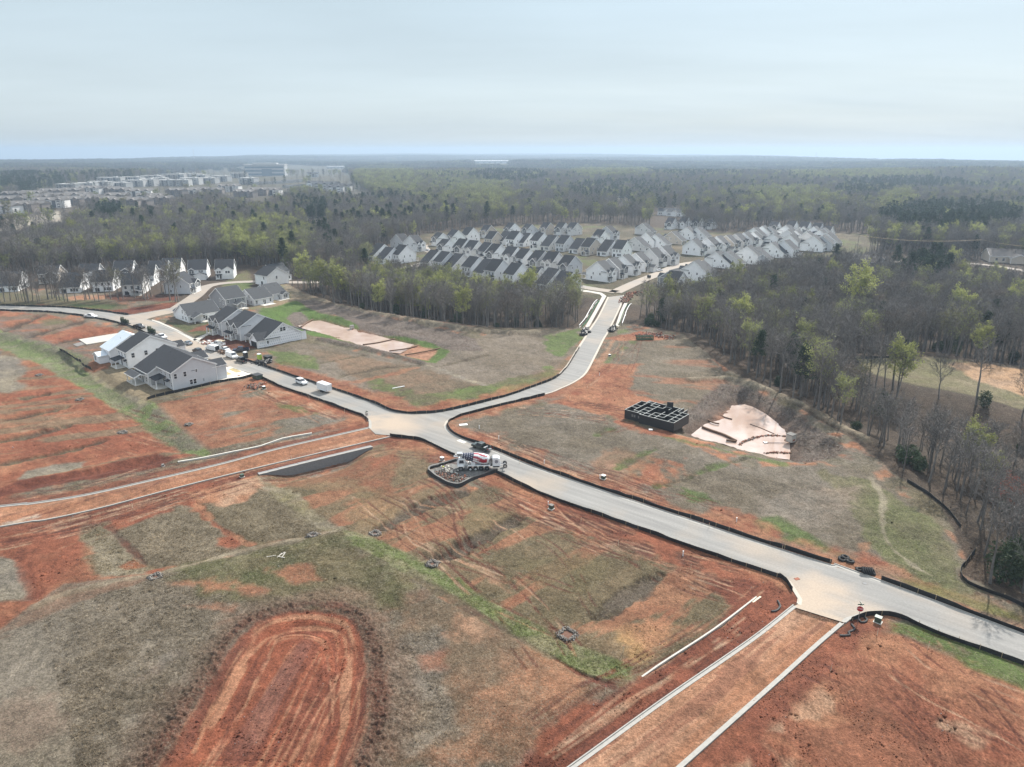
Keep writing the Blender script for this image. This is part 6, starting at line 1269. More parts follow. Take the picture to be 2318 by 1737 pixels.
silt_fence(OFF(pix([(1231,894),(1075,931),(1032,944),(1013,954),(1009,964),(1016,977),(1042,993),(1112,1018),(1250,1072),(1500,1156),(1700,1222.6),(1880,1279.5)]), 0.6), 'long black silt fence on the far side of the street up to the tyres')
silt_fence(OFF([pix([(1992,1315)])[0]] + [rb0, rbx], 0.6), 'black silt fence past the tyres to the right edge')
silt_fence(OFF(wFL[i2:i3 + 1], -0.35), 'black silt fence between the crossroads and the washout pit')
silt_fence(OFF(wFL[i4:R_FL.index((1798,1340)) + 1], -0.35), 'long black silt fence on the near side up to the unpaved side road')
silt_fence(OFF(wFL[i6 + 1:] + [rl_x], -0.35), 'black silt fence curving from the stop sign to the right edge')
silt_fence(OFF(wNL[6:R_NL.index((562,815)) + 1], 0.6), 'black silt fence on the far side of the west road'); silt_fence(OFF(wNL[4:11], 0.6), 'black silt fence round the meadow corner into the north road')
silt_fence(OFF(wFL[R_FL.index((590,854)):i1], -0.35), 'black silt fence on the near side of the west road down to the crossroads')
silt_fence(pix([(332,906),(360,897),(430,880),(495,866),(545,858),(578,851)]), 'black silt fence below the grey townhouse'); silt_fence(OFF([lfx0] + wFW[::-1][:-1], 0.6), 'black silt fence beyond the far west road'); silt_fence(OFF([lfx1] + wFL[:6], -0.35), 'black silt fence on the near side of the far west road')
silt_fence(Cr(0,700,500,(600,410),(700,460),(770,510),(810,525),(830,560),(920,605)), 'crumpled black silt fence behind the unfinished white-roofed house', 0.8)
silt_fence(Cr(1700,450,618,(840,1300),(1000,1292),(1220,1285)), 'black silt fence along the far field by the wood'); silt_fence(Cr(1700,450,618,(845,1300),(870,1340),(885,1390)), 'short black silt fence at the corner of the far field')
silt_fence(Cr(1700,1150,618,(1820,350),(1760,420),(1705,510),(1720,570),(1760,610),(1870,660),(2050,730),(2230,810)), 'sagging black silt fence at the foot of the right wood', 0.8); silt_fence(D((1960,1040),(2040,1095),(2075,1140)), 'black silt fence along the wood edge on the grass bank', 0.7)
# ------------------------------------------------------------------ ponds
M_WATER = pm('muddy_water', (0.42,0.308,0.254), 0.08, 0.10, 0.12, spec=1.0, col2=(0.45,0.35,0.30)); 
def pond(P, z, label):
    c = np.mean(P, 0); Q = [tuple(c + (np.array(p) - c) * (1 + 1.5 / max(6.0, np.linalg.norm(np.array(p) - c)))) for p in P]; return tag(flat('pond', Q, z, M_WATER), label, kind='structure')
pond(POND1, -1.5, 'milky pink settling pond behind the townhouses'); pond(POND2, -2.6, 'milky pink settling pond by the right wood'); 
def log(line, label, r=0.35, m=None, name='coir_log', z=None):
    L_ = smooth_line(line, 0.8); P = np.asarray(L_); zz = (ground_z(P[:, 0], P[:, 1]) if z is None else np.full(len(P), z)); mb = MB(); k = 7; ribbon(mb, L_, [(math.cos(i * 2 * math.pi / k) * r, math.sin(i * 2 * math.pi / k) * r + r * 0.5) for i in range(k)], m or M_DRY, z=zz); o = mb.build(name, smooth=True); return tag(o, label, 'erosion log', 'erosion logs across the ponds')
p1 = lambda *q, z=-1.3: Cr(600,550,500,*q,z=z)
log(p1((980,1020),(1130,1000),(1300,962)), 'brown erosion log between the pink water and the first mud bay', 0.25, z=-1.4); log(p1((1245,1090),(1450,1060),(1615,1005)), 'brown erosion log between the two mud bays', 0.26, z=-1.15); log(p1((1400,1135),(1600,1100),(1780,1060)), 'brown erosion log at the dry end of the first pond', 0.26, z=-1.0)
log(p1((360,845),(400,815),(470,775),(560,745)), 'brown erosion log at the far end of the first pond', 0.3, z=-1.3)
p2 = lambda *q, z=-2.4: Cr(1350,850,500,*q,z=z)
log(p2((1060,520),(1150,555),(1280,600),(1400,660)), 'thick brown erosion log across the second pond', 0.34, z=-2.45); log(p2((1300,655),(1400,665)), 'short brown erosion log at the near shore of the second pond', 0.28, z=-2.4); log(p2((1215,390),(1290,420),(1360,438)), 'thin brown erosion log reaching into the second pond', 0.18, z=-2.5); log(p2((1540,485),(1640,520),(1780,580)), 'sunken brown erosion log across the open water', 0.12, z=-2.6); log(p2((1110,450),(1170,480),(1230,492)), 'dark erosion log on the west shore of the second pond', 0.22, z=-2.3)
gr_ = np.random.default_rng(77)
def heap(name, line, n, width, size, mat, label, zoff=0.0, kind_='stuff', cat=None, base=None, flatz=None):
    """many loose angular pieces lying together"""
    s = Soup(); L_ = np.asarray(smooth_line(line, 0.3)) if len(line) > 1 else np.array(line * 2, float); u = gr_.integers(0, len(L_), n); p = L_[u] + gr_.normal(size=(n, 2)) * width; z = ground_z(p[:, 0], p[:, 1]) if flatz is None else np.full(n, flatz); V0 = np.array([(1,1,1),(-1,-1,1),(-1,1,-1),(1,-1,-1),(1.2,0,0),(0,-1.2,0)], float); F0 = [(0,2,1),(0,1,5),(0,4,2),(4,3,2),(5,3,4),(0,5,4),(1,2,3),(1,3,5)]
    for i in range(n):
        q = np.array(Matrix.Rotation(gr_.uniform(0, 6.28), 3, Vector(gr_.normal(size=3)).normalized())); sz = size * gr_.uniform(0.45, 1.3); s.add((V0 * gr_.uniform(0.6, 1.2, (6, 3)) * sz) @ q.T + [p[i, 0], p[i, 1], z[i] + zoff + sz * 0.3 + abs(gr_.normal()) * 0.4 * width * 0.3], F0, int(gr_.integers(0, len(mat))))
    o = link(name, s.mesh(name, mat)); return tag(o, label, cat, kind=kind_ if kind_ else None)
heap('rubble', p2((1430,690),(1500,650),(1650,605),(1800,598),(1890,605)), 200, 0.22, 0.2, [M_DRY, M_REDCLAY, M_STONE], 'stone check dam across the second pond', 0, flatz=-2.6); heap('rubble', p2((1690,775),(1800,768),(1950,775)), 90, 0.2, 0.18, [M_DRY, M_REDCLAY], 'short stone dam at the near end of the second pond', 0, flatz=-2.55)
def riser(px, label, s=1.5):
    p = on(*px); m = MB(); m.box((0, 0, 0), (s, s, 1.9), M_CONC); m.box((0, 0, 1.9), (s + 0.2, s + 0.2, 0.15), M_STONE); o = empty('outlet_riser', (p.x, p.y, -1.9), 0.6, label, 'outlet riser'); m.build('box', o); b = MB(); b.box((0, -s / 2 - 0.02, 0.3), (s * 0.5, 0.05, 0.5), M_REDCLAY); b.build('opening', o)
riser((797,746), 'concrete outlet box at the edge of the first pond'); riser((1789,1003), 'concrete outlet box with a skimmer pipe at the second pond', 1.8)
sk = Vector((*ray(1734,1003,-2.5), -2.55)); e = Vector((*ray(1782,1004,-2.5), -2.4)); m = MB(); m.tube((0, 0, 0.1), e - sk, 0.07, M_BLKP); o = empty('pond_skimmer', sk, 0, 'white floating skimmer with a dark pipe on the second pond', 'skimmer'); m.build('pipe', o); m = MB(); m.box((0, 0, -0.05), (1.0, 0.35, 0.28), M_TRIM, 0.5); m.box((-0.3, 0.3, -0.05), (0.3, 0.9, 0.26), M_TRIM, 0.5); m.build('float', o, bevel=0.04)

# ------------------------------------------------------------------ vehicles
def paint(name, col, metal=0.0): return pm(name, col, 0.28, 0.04, 1.0, metal=metal, coat=0.5)
P_WHITE, P_BLACK, P_GRN, P_NAVY, P_SILV = paint('white_paint', (0.72,0.73,0.74)), paint('black_paint', (0.012,0.012,0.014)), paint('dark_green_paint', (0.022,0.032,0.028)), paint('navy_paint', (0.02,0.028,0.055)), paint('blue_grey_paint', (0.22,0.27,0.31), 0.3)
M_CHROME = pm('wheel_rim', (0.5,0.5,0.5), 0.3, 0.05, 4, metal=0.8); M_LAMP = pm('headlamp_glass', (0.7,0.72,0.75), 0.1, 0.05, 4, spec=0.9); M_TAIL = pm('tail_lamp', (0.32,0.02,0.02), 0.2, 0.1, 4); M_BEDL = pm('bed_liner', (0.02,0.02,0.02), 0.8, 0.1, 4)
def wheel(root, x, y, r, w=0.24, rimm=None):
    s = 1 if y > 0 else -1; m = MB(); n = 18
    prof = [(r * 0.60, -w / 2), (r * 0.92, -w / 2), (r, -w / 3), (r, w / 3), (r * 0.92, w / 2), (r * 0.60, w / 2)]; vs = [(x + math.cos(i * 2 * math.pi / n) * a, y + b, r + math.sin(i * 2 * math.pi / n) * a) for i in range(n) for a, b in prof]; k = len(prof)
    m.faces(vs, [(i * k + j, i * k + (j + 1) % k, ((i + 1) % n) * k + (j + 1) % k, ((i + 1) % n) * k + j) for i in range(n) for j in range(k)], M_RUBBER); o = m.build('wheel', root)
    q = MB(); q.tube((x, y - s * 0.06, r), (x, y + s * (w / 2 - 0.03), r), r * 0.62, rimm or M_CHROME, n=14); q.tube((x, y + s * (w / 2 - 0.03), r), (x, y + s * (w / 2 + 0.02), r), r * 0.18, M_STEEL, n=8)
    for i in range(5):
        a = i * 1.2566; q.box((x + math.cos(a) * r * 0.38, y + s * (w / 2 - 0.015), r + math.sin(a) * r * 0.38 - 0.04), (0.07, 0.03, 0.09), M_BLKP)
    q.build('rim', o)
def body(m, prof, w, mat, z=0.0, taper=0.92):
    """side outline (x, z) drawn out to the car's width; the upper part leans in"""
    n = len(prof); zs = [p[1] for p in prof]; hi, lo = max(zs), min(zs); L_ = []
    for s_ in (-1, -0.93, 0.93, 1):
        for x, zz in prof:
            k = 1 - (1 - taper) * ((zz - lo) / (hi - lo)) ** 2; e = 1.0 if abs(s_) < 1 else 0.94; xm = (prof[0][0] + prof[n // 2][0]) / 2; L_.append((x * (1 if abs(s_) < 1 else 0.985), s_ * w / 2 * k, lo + (zz - lo) * e if zz > lo + 0.1 else zz))
    fs = [(a * n + i, a * n + (i + 1) % n, (a + 1) * n + (i + 1) % n, (a + 1) * n + i) for a in range(3) for i in range(n)] + [tuple(range(n - 1, -1, -1)), tuple(range(3 * n, 4 * n))]; m.faces(L_, fs, mat)
def vehicle(kind, paint_, px, heading, label, cat, name=None, s=1.0, pos=None, group=None):
    p = gp(*px) if pos is None else pos; o = empty(name or kind, (p[0], p[1], max(p[2], 0.0) + 0.02 if pos is None else p[2]), R(heading), label, cat, group); o.scale = (s, s, s); b = MB(); g = MB(); h = {}
    if kind == 'suv':
        L, W, r = 4.6, 1.88, 0.36; body(b, [(-2.3,0.35),(-2.32,0.95),(-2.2,1.05),(1.0,1.05),(1.25,1.02),(2.2,0.88),(2.32,0.7),(2.3,0.35)], W, paint_, taper=0.97); body(b, [(-1.95,1.68),(-1.6,1.74),(0.1,1.74),(0.35,1.68),(0.2,1.6),(-1.9,1.6)], W * 0.86, paint_)
        body(g, [(-2.15,1.04),(-1.92,1.62),(0.28,1.62),(1.05,1.04)], W * 0.92, M_PANE, taper=0.88)
        for x in (-1.85, -0.75, 0.25): body(b, [(x - 0.05, 1.03), (x + 0.05, 1.03), (x + 0.02 - (0.0 if x > -1 else -0.1), 1.64), (x - 0.07 + (0.1 if x < -1 else 0), 1.64)], W * 0.935, paint_, taper=0.885)
        ax = (-1.4, 1.42)
    elif kind == 'sedan':
        L, W, r = 4.7, 1.84, 0.33; body(b, [(-2.35,0.32),(-2.36,0.85),(-1.7,0.98),(1.0,0.95),(2.2,0.78),(2.36,0.6),(2.34,0.32)], W, paint_, taper=0.97); body(b, [(-0.95,1.40),(-0.6,1.45),(0.1,1.45),(0.4,1.38),(0.2,1.34),(-0.8,1.34)], W * 0.8, paint_); body(g, [(-1.6,0.97),(-0.85,1.37),(0.3,1.37),(1.05,0.95)], W * 0.9, M_PANE, taper=0.84); ax = (-1.38, 1.42)
    elif kind == 'pickup_truck':
        L, W, r = 5.8, 2.0, 0.40; body(b, [(-0.75,0.45),(-0.75,1.12),(1.25,1.12),(1.5,1.1),(2.75,1.0),(2.9,0.85),(2.9,0.45)], W, paint_, taper=0.97); body(b, [(-0.62,1.80),(-0.3,1.87),(0.75,1.87),(0.95,1.80),(0.8,1.73),(-0.6,1.73)], W * 0.84, paint_); body(g, [(-0.72,1.1),(-0.6,1.76),(0.85,1.76),(1.5,1.1)], W * 0.9, M_PANE, taper=0.87)
        for x in (-0.68, 0.25): body(b, [(x - 0.06, 1.1), (x + 0.06, 1.1), (x + 0.05, 1.78), (x - 0.07, 1.78)], W * 0.915, paint_, taper=0.875)
        for y in (-1, 1): b.box((-1.82, y * (W / 2 - 0.06), 0.5), (2.15, 0.1, 0.68), paint_)
        b.box((-2.86, 0, 0.5), (0.1, W, 0.66), paint_); b.box((-1.82, 0, 0.55), (2.1, W - 0.2, 0.12), M_BEDL); b.box((-2.95, 0, 0.5), (0.14, W - 0.1, 0.18), M_STEEL); ax = (-1.85, 1.85)
    elif kind == 'van':
        L, W, r = 5.6, 2.05, 0.36; body(b, [(-2.8,0.4),(-2.82,2.0),(-2.6,2.15),(0.95,2.15),(1.25,2.05),(1.95,1.3),(2.75,1.05),(2.85,0.85),(2.82,0.4)], W, paint_, taper=0.9); body(g, [(1.22,2.0),(1.92,1.32),(1.98,1.34),(1.28,2.06)], W * 0.86, M_PANE, taper=0.94); body(g, [(0.35,1.3),(0.35,1.85),(1.15,1.85),(1.65,1.3)], W * 0.965, M_PANE, taper=0.95); ax = (-1.75, 1.85)
    b.build('body', o, bevel=0.03); g.build('window', o)
    for x in ax:
        for y in (-1, 1): wheel(o, x, y * (W / 2 - 0.12), r)
    fx = max(v[0] for v in b.v) ; bx = min(v[0] for v in b.v); zl = 0.78 if kind in ('suv', 'sedan') else 0.85
    for y in (-1, 1):
        q = MB(); q.box((fx - 0.06, y * W * 0.36, zl - 0.08), (0.12, 0.3, 0.16), M_LAMP); q.build('headlight', o); q = MB(); q.box((bx + 0.03, y * W * 0.42, zl), (0.1, 0.16, 0.3), M_TAIL); q.build('tail_light', o)
        q = MB(); q.box((0.95, y * (W / 2 + 0.08), 1.05), (0.1, 0.2, 0.15), paint_); q.build('mirror', o)
    return o
GV = 'vehicles parked along the west street'
vehicle('suv', P_WHITE, (683,869), -41, 'white suv driving down the west road ahead of the white trailer', 'suv')
vehicle('pickup_truck', P_WHITE, (206,719), -18, 'white pickup on the far west road', 'pickup truck', s=1.0)
o = vehicle('pickup_truck', P_GRN, (1090,1017), 139, 'dark green pickup with tools in its bed parked beside the mixer truck', 'pickup truck', s=0.94)
m = MB(); m.box((-1.5, 0, 0.68), (0.5, 1.5, 0.4), M_STEEL); m.build('tool_box', o, bevel=0.02); m = MB(); m.box((-3.2, 0.2, 0.6), (0.5, 0.7, 0.5), M_STEEL); m.tube((-3.2, 0.1, 1.1), (-3.0, 0.3, 1.5), 0.06, M_BLKP); m.tube((-2.4, 0.6, 0.7), (-2.6, 0.7, 1.9), 0.05, M_BLKP); m.tube((-2.5, -0.4, 0.7), (-2.7, -0.5, 1.6), 0.05, M_STEEL); m.build('vice', o)
z8 = lambda x, y: (440 + x / 11.06, 740 + y / 11.06)
vehicle('sedan', P_SILV, z8(-160,440), 139, 'blue-grey car on the street by the pavement crossing', 'car', group=GV); vehicle('suv', P_BLACK, z8(80,640), 139, 'black suv standing just behind the roofs of the grey townhouse', 'suv', group=GV)
ov = vehicle('van', P_WHITE, z8(450,590), 150, 'white van with its rear doors open and a dark load', 'van', group=GV)
m = MB(); m.box((-2.86, 0, 0.5), (0.05, 1.7, 1.5), M_BLACK); m.build('load_opening', ov)
for y in (-1, 1): m = MB(); m.box((-3.15, y * 1.15, 0.5), (0.8, 0.06, 1.5), P_WHITE, y * -0.5); m.build('door', ov)
o = vehicle('pickup_truck', P_WHITE, z8(600,470), 155, 'white pickup with a lumber rack parked behind the open van', 'pickup truck', group=GV); m = MB()
for x in (-2.7, -0.9): m.tube((x, -0.9, 1.1), (x, -0.9, 2.1), 0.04, M_STEEL); m.tube((x, 0.9, 1.1), (x, 0.9, 2.1), 0.04, M_STEEL); m.tube((x, -0.95, 2.1), (x, 0.95, 2.1), 0.04, M_STEEL)
for y in (-0.5, 0, 0.4): m.box((-1.5, y, 2.12), (3.6, 0.2, 0.08), M_WOODL)
m.build('rack', o)
vehicle('sedan', P_WHITE, z8(780,600), -41, 'white car half hidden by the brush load next to the cargo van', 'car', group=GV); vehicle('van', P_WHITE, z8(940,775), -41, 'white cargo van facing down the street', 'van', group=GV); vehicle('pickup_truck', P_BLACK, z8(1190,880), 139, 'black pickup facing up the street below the cargo van', 'pickup truck', group=GV, s=0.95); vehicle('pickup_truck', P_NAVY, z8(1170,620), 195, 'dark blue pickup on the muddy plot in front of the wrapped house', 'pickup truck', group=GV)
vehicle('sedan', P_WHITE, (1493,614), 48, 'white car on a drive of the entrance street houses', 'car', s=1.05); vehicle('suv', P_BLACK, (958,567), 120, 'dark suv by the turning circle houses', 'suv'); vehicle('sedan', P_WHITE, (968,568), 120, 'white car by the turning circle houses', 'car')
def shrub_load(px, heading, label, veh, lb2):
    p = gp(*px); o = empty('flatbed_trailer', (p.x, p.y, 0.02), R(heading), label, 'trailer'); m = MB(); m.box((0, 0, 0.55), (5.5, 2.2, 0.14), M_BLKP); m.box((3.2, 0, 0.5), (1.4, 0.12, 0.12), M_STEEL); m.build('deck', o)
    for x in (-0.6, 0.6):
        for y in (-1, 1): wheel(o, x, y * 0.98, 0.33)
    for i, (x, y, h) in enumerate(((-1.9,0.2,2.2),(-0.8,-0.4,3.4),(0.0,0.4,2.6),(1.0,-0.1,3.0),(1.9,0.3,2.1))):
        c = Vector((p.x, p.y, 0.71)) + Matrix.Rotation(R(heading), 3, 'Z') @ Vector((x, y, 0)); plant('evergreen_bush', i, c, h * 0.62, i * 1.1, f'dark nursery shrub standing on the {veh}', f'nursery shrubs on the {veh}'); 
shrub_load((283,735), -32, 'black flatbed trailer loaded with dark nursery shrubs behind the black pickup', 'trailer behind the black pickup', ''); vehicle('pickup_truck', P_BLACK, (316,743), -32, 'black pickup towing the trailer of shrubs on the far west road', 'pickup truck')
shrub_load((344,757), -37, 'flatbed trailer of shrubs behind the house roofs', 'trailer near the white pickup', ''); vehicle('pickup_truck', P_WHITE, (366,766), -37, 'white pickup partly hidden behind the charcoal townhouse roof', 'pickup truck')
def easel(px, label):
    p = gp(*px); o = empty('barricade', p, R(60), label, 'barricade', 'barricades at the street mouth'); m = MB()
    for x in (-0.5, 0.5): m.tube((x, -0.3, 0), (x, 0, 1.3), 0.05, M_STAKE); m.tube((x, 0.3, 0), (x, 0, 1.3), 0.05, M_STAKE)
    m.build('leg_frame', o); m = MB(); m.box((0, 0.02, 0.9), (1.2, 0.06, 0.2), M_TRIM); m.build('board', o)
easel((332,745), 'wooden barricade beside the black pickup'); easel((340,744), 'wooden barricade nearer the street corner house')
# enclosed white trailer
p = gp(735,886); o = empty('enclosed_trailer', (p.x, p.y, 0.02), R(139), 'white enclosed box trailer standing on the west road', 'trailer'); m = MB(); m.box((0, 0, 0.55), (4.9, 2.2, 2.15), P_WHITE); m.build('body', o, bevel=0.08); m = MB()
for x, y in ((-2.46, 0),): m.box((x, y, 0.62), (0.05, 1.9, 1.85), P_WHITE); m.box((x - 0.03, 0.0, 0.65), (0.02, 0.03, 1.8), M_STEEL); m.box((x - 0.03, -0.93, 0.65), (0.03, 0.05, 1.8), M_STEEL); m.box((x - 0.03, 0.93, 0.65), (0.03, 0.05, 1.8), M_STEEL)
m.build('rear_door', o); m = MB(); m.box((0, 0, 2.7), (0.4, 0.4, 0.12), M_STEEL); m.build('roof_vent', o); m = MB(); m.box((3.0, 0, 0.45), (1.4, 0.12, 0.1), M_STEEL); m.tube((3.5, 0, 0), (3.5, 0, 0.8), 0.05, M_STEEL); m.build('drawbar', o)
for x in (-0.4, 0.4):
    for y in (-1, 1): wheel(o, x, y * 1.12, 0.34)
for y in (-1, 1): m = MB(); m.box((-2.47, y * 0.98, 0.75), (0.06, 0.12, 0.3), M_TAIL); m.build('tail_light', o); m = MB(); m.box((0, y * 1.14, 0.72), (1.8, 0.26, 0.08), P_WHITE); m.build('mudguard', o)

# concrete mixer with the flag on its drum (front discharge: cab and chute at the -x end)
P_FRED, P_FBLUE, P_CREAM = paint('flag_red', (0.33,0.02,0.035)), paint('flag_blue', (0.018,0.022,0.06)), paint('drum_white', (0.72,0.72,0.72))
p = gp(1073,1066); MX = empty('mixer_truck', (p.x + 0.85, p.y + 1.0, 0.03), R(3), 'white concrete mixer truck with a flag painted drum standing over the washout pit', 'mixer truck'); k_ = 1.0
m = MB(); m.box((0.2, 0, 0.85), (9.6, 0.9, 0.35), M_BLKP); m.build('chassis', MX, bevel=0.02)
for x, r in ((-4.0, 0.58), (-1.75, 0.46), (-0.55, 0.46), (0.75, 0.55), (2.15, 0.55)):
    for y in (-1, 1): wheel(MX, x, y * 1.05, r, 0.4, M_CHROME if r > 0.5 and x < 0 else M_TRIM if r < 0.5 else M_BEDL)
m = MB(); body(m, [(-4.85,1.0),(-4.9,2.2),(-4.55,2.9),(-3.3,2.9),(-3.05,2.6),(-3.05,1.0)], 1.75, P_WHITE, taper=0.93); m.build('cab', MX, bevel=0.05)
m = MB(); body(m, [(-4.4,1.85),(-4.3,2.65),(-3.4,2.65),(-3.3,1.85)], 1.78, M_PANE, taper=0.97); m.box((-4.86, 0, 1.9), (0.1, 1.4, 0.7), M_PANE, 0, 0.96); m.build('window', MX)
for y in (-1, 1):
    m = MB(); m.box((-4.0, y * 1.06, 1.2), (1.35, 0.5, 0.08), M_TRIM); m.box((-3.36, y * 1.06, 0.8), (0.08, 0.5, 0.42), M_TRIM); m.box((-4.66, y * 1.06, 0.8), (0.08, 0.5, 0.42), M_TRIM); m.build('mudguard', MX)
    m = MB(); m.box((0.25, y * 1.08, 1.28), (5.2, 0.5, 0.09), M_TRIM); m.box((2.86, y * 1.08, 0.7), (0.09, 0.5, 0.6), M_TRIM); m.box((-2.42, y * 1.08, 0.75), (0.09, 0.5, 0.55), M_TRIM, 0); m.build('mudguard', MX)
    m = MB()
    for x in (-1.15, 0.1, 1.45): m.box((x, y * 1.22, 0.55), (0.06, 0.3, 0.7), M_TRIM)
    m.build('mud_flap', MX); m = MB(); m.tube((-2.8, y * 0.95, 0.75), (-2.8, y * 0.95, 1.5), 0.3, M_STEEL, n=12); m.box((-2.8, y * 0.95, 0.45), (0.6, 0.4, 0.08), M_STEEL); m.build('fuel_tank', MX, smooth=False)
    m = MB(); m.tube((-2.7, y * 0.7, 1.2), (-3.2, y * 0.6, 3.35), 0.08, M_TRIM); m.tube((-2.2, y * 0.8, 1.2), (-3.2, y * 0.6, 3.35), 0.06, M_TRIM); m.tube((-3.2, y * 0.6, 3.3), (-1.2, y * 0.75, 2.0), 0.05, M_TRIM); m.build('front_stand', MX)
m = MB(); m.box((-1.1, -0.95, 1.4), (1.0, 0.5, 0.7), P_WHITE); m.box((0.1, -0.9, 1.4), (1.2, 0.3, 0.35), P_SILV); m.tube((-1.9, -0.7, 1.4), (-1.9, -0.7, 2.2), 0.2, M_STEEL); m.tube((-0.9, -0.6, 1.9), (-0.9, -0.6, 2.5), 0.22, M_STEEL, n=10); m.build('pump_box', MX, bevel=0.03)
# drum: a lathe along its tilted axis, coloured face by face
A, Bv = Vector((-3.9, 0, 3.55)), Vector((2.75, 0, 2.25)); ax_ = (Bv - A).normalized(); u_ = Vector((0, 1, 0)); w_ = ax_.cross(u_).normalized(); Ld = (Bv - A).length
prof = [(0.0,0.45),(0.06,0.62),(0.2,0.85),(0.4,1.12),(0.55,1.24),(0.72,1.27),(0.85,1.22),(0.93,1.08),(0.99,0.7),(1.0,0.15)]; ns, nr = 64, 56; m = MB(); vs = []
for i in range(ns + 1):
    t = i / ns; r = np.interp(t, [q[0] for q in prof], [q[1] for q in prof]); c = A + ax_ * (t * Ld)
    for j in range(nr): a = j * 2 * math.pi / nr; vs.append(tuple(c + (u_ * math.cos(a) + w_ * math.sin(a)) * r))
FM = {k: [] for k in 'wrb'}
for i in range(ns):
    t = (i + 0.5) / ns
    for j in range(nr):
        a = math.degrees((j + 0.5) * 2 * math.pi / nr); a = (a + 360) % 360; side = (a + 180) % 180; ph = side + 9 * math.sin((t - 0.35) * 11)
        c = 'w'
        if 0.05 < t < 0.42: c = 'b' if 40 < side < 170 or True else 'w'
        elif 0.42 <= t < 0.9: c = 'r' if int((ph + 12) // 27) % 2 == 0 else 'w'
        elif t >= 0.9: c = 'w'
        FM[c].append((i * nr + j, i * nr + (j + 1) % nr, (i + 1) * nr + (j + 1) % nr, (i + 1) * nr + j))
b0 = len(m.v); m.v += vs
for c, mt in (('w', P_CREAM), ('r', P_FRED), ('b', P_FBLUE)):
    k = m.mi(mt)
    for f in FM[c]: m.f.append(f); m.m.append(k)
drum = m.build('drum', MX, smooth=True)
for i, t in enumerate((0.12, 0.2, 0.28, 0.36)):
    for j in range(12):
        a = R(j * 30 + (i % 2) * 15); r = np.interp(t, [q[0] for q in prof], [q[1] for q in prof]) + 0.012; c = A + ax_ * (t * Ld) + (u_ * math.cos(a) + w_ * math.sin(a)) * r; nrm = (u_ * math.cos(a) + w_ * math.sin(a)); tv = nrm.cross(ax_); q = []
        for s_ in range(10): rr = 0.15 if s_ % 2 == 0 else 0.06; q.append(tuple(c + (tv * math.cos(s_ * math.pi / 5) + ax_ * math.sin(s_ * math.pi / 5)) * rr + nrm * 0.01))
        if i % 1 == 0: st = MB(); st.poly(q, P_CREAM); st.build('star', drum)
m = MB(); m.tube(Bv - ax_ * 0.2, Bv + ax_ * 0.5, 0.35, M_STEEL, n=10); m.box((2.9, 0, 1.2), (0.5, 1.2, 1.2), M_STEEL, 0, 0.7); m.build('drum_pedestal', MX)
m = MB(); m.tube(A - ax_ * 0.15, A + ax_ * 0.1, 0.55, M_STEEL, n=14); m.box((-4.2, 0, 3.5), (0.9, 0.9, 0.7), M_STEEL, 0, 1.4); m.build('hopper', MX); m = MB(); m.box((-5.0, 0.1, 3.1), (1.3, 0.5, 0.12), M_STEEL); m.tube((-5.2, 0, 3.0), (-4.7, 0, 2.2), 0.06, M_STEEL); m.tube((-5.6, 0.2, 3.4), (-4.6, 0.2, 3.6), 0.12, P_WHITE); m.build('chute', MX)
# engine hood at the rear with its round star badge
m = MB(); body(m, [(3.45,1.05),(3.45,2.95),(3.7,3.1),(4.7,3.1),(5.1,2.85),(5.35,1.05)], 2.1, P_WHITE, taper=0.9); m.build('engine_hood', MX, bevel=0.08); m = MB(); m.box((3.35, 0, 1.1), (0.12, 1.9, 1.8), M_BLKP); m.box((2.9, 0.2, 1.9), (0.7, 1.3, 0.8), M_BLKP); m.tube((3.1, -0.7, 1.6), (3.1, -0.7, 3.2), 0.12, M_STEEL, n=10); m.build('radiator', MX); m = MB(); m.box((4.3, 0, 0.55), (1.6, 1.3, 0.5), M_BLKP); m.build('engine_block', MX)
def badge(y):
    yy = lambda z: y * (1.05 * (1 - 0.1 * ((z - 1.05) / 2.05) ** 2) + 0.02); c = (4.35, 2.2); q = MB(); n = 22
    P3 = lambda a, r: (c[0] + math.cos(a) * r, yy(c[1] + math.sin(a) * r), c[1] + math.sin(a) * r)
    for i in range(n):
        a0, a1 = i * 2 * math.pi / n, (i + 1) * 2 * math.pi / n; q.poly([P3(a0, 0.24), P3(a1, 0.24), P3(a1, 0.37), P3(a0, 0.37)], P_FBLUE)
    q.poly([P3(math.pi / 2 + i * math.pi / 5, 0.22 if i % 2 == 0 else 0.09) for i in range(10)], P_FBLUE); q.build('badge', MX)
badge(-1); badge(1)
# trailing axle, swung out behind
m = MB()
for y in (-0.55, 0.55): m.tube((5.2, y, 1.0), (6.3, y * 1.2, 0.95), 0.09, M_STEEL)
m.tube((6.4, -1.0, 0.95), (6.4, 1.0, 0.95), 0.1, M_STEEL); m.tube((5.3, 0, 1.5), (6.3, 0, 1.15), 0.06, M_STEEL); m.build('trailing_axle', MX)
for y in (-1, 1): wheel(MX, 6.4, y * 0.95, 0.5, 0.34); 
for ch in MX.children:
    if ch.name.startswith('wheel') and abs(sum(v.co.x for v in ch.data.vertices) / len(ch.data.vertices) - 6.4) < 0.2: ch.location.z = 0.5
MX.scale = (0.98, 0.98, 0.98)
M_BSN = pm('stained_concrete', (0.125,0.11,0.095), 0.9, 0.2, 2)
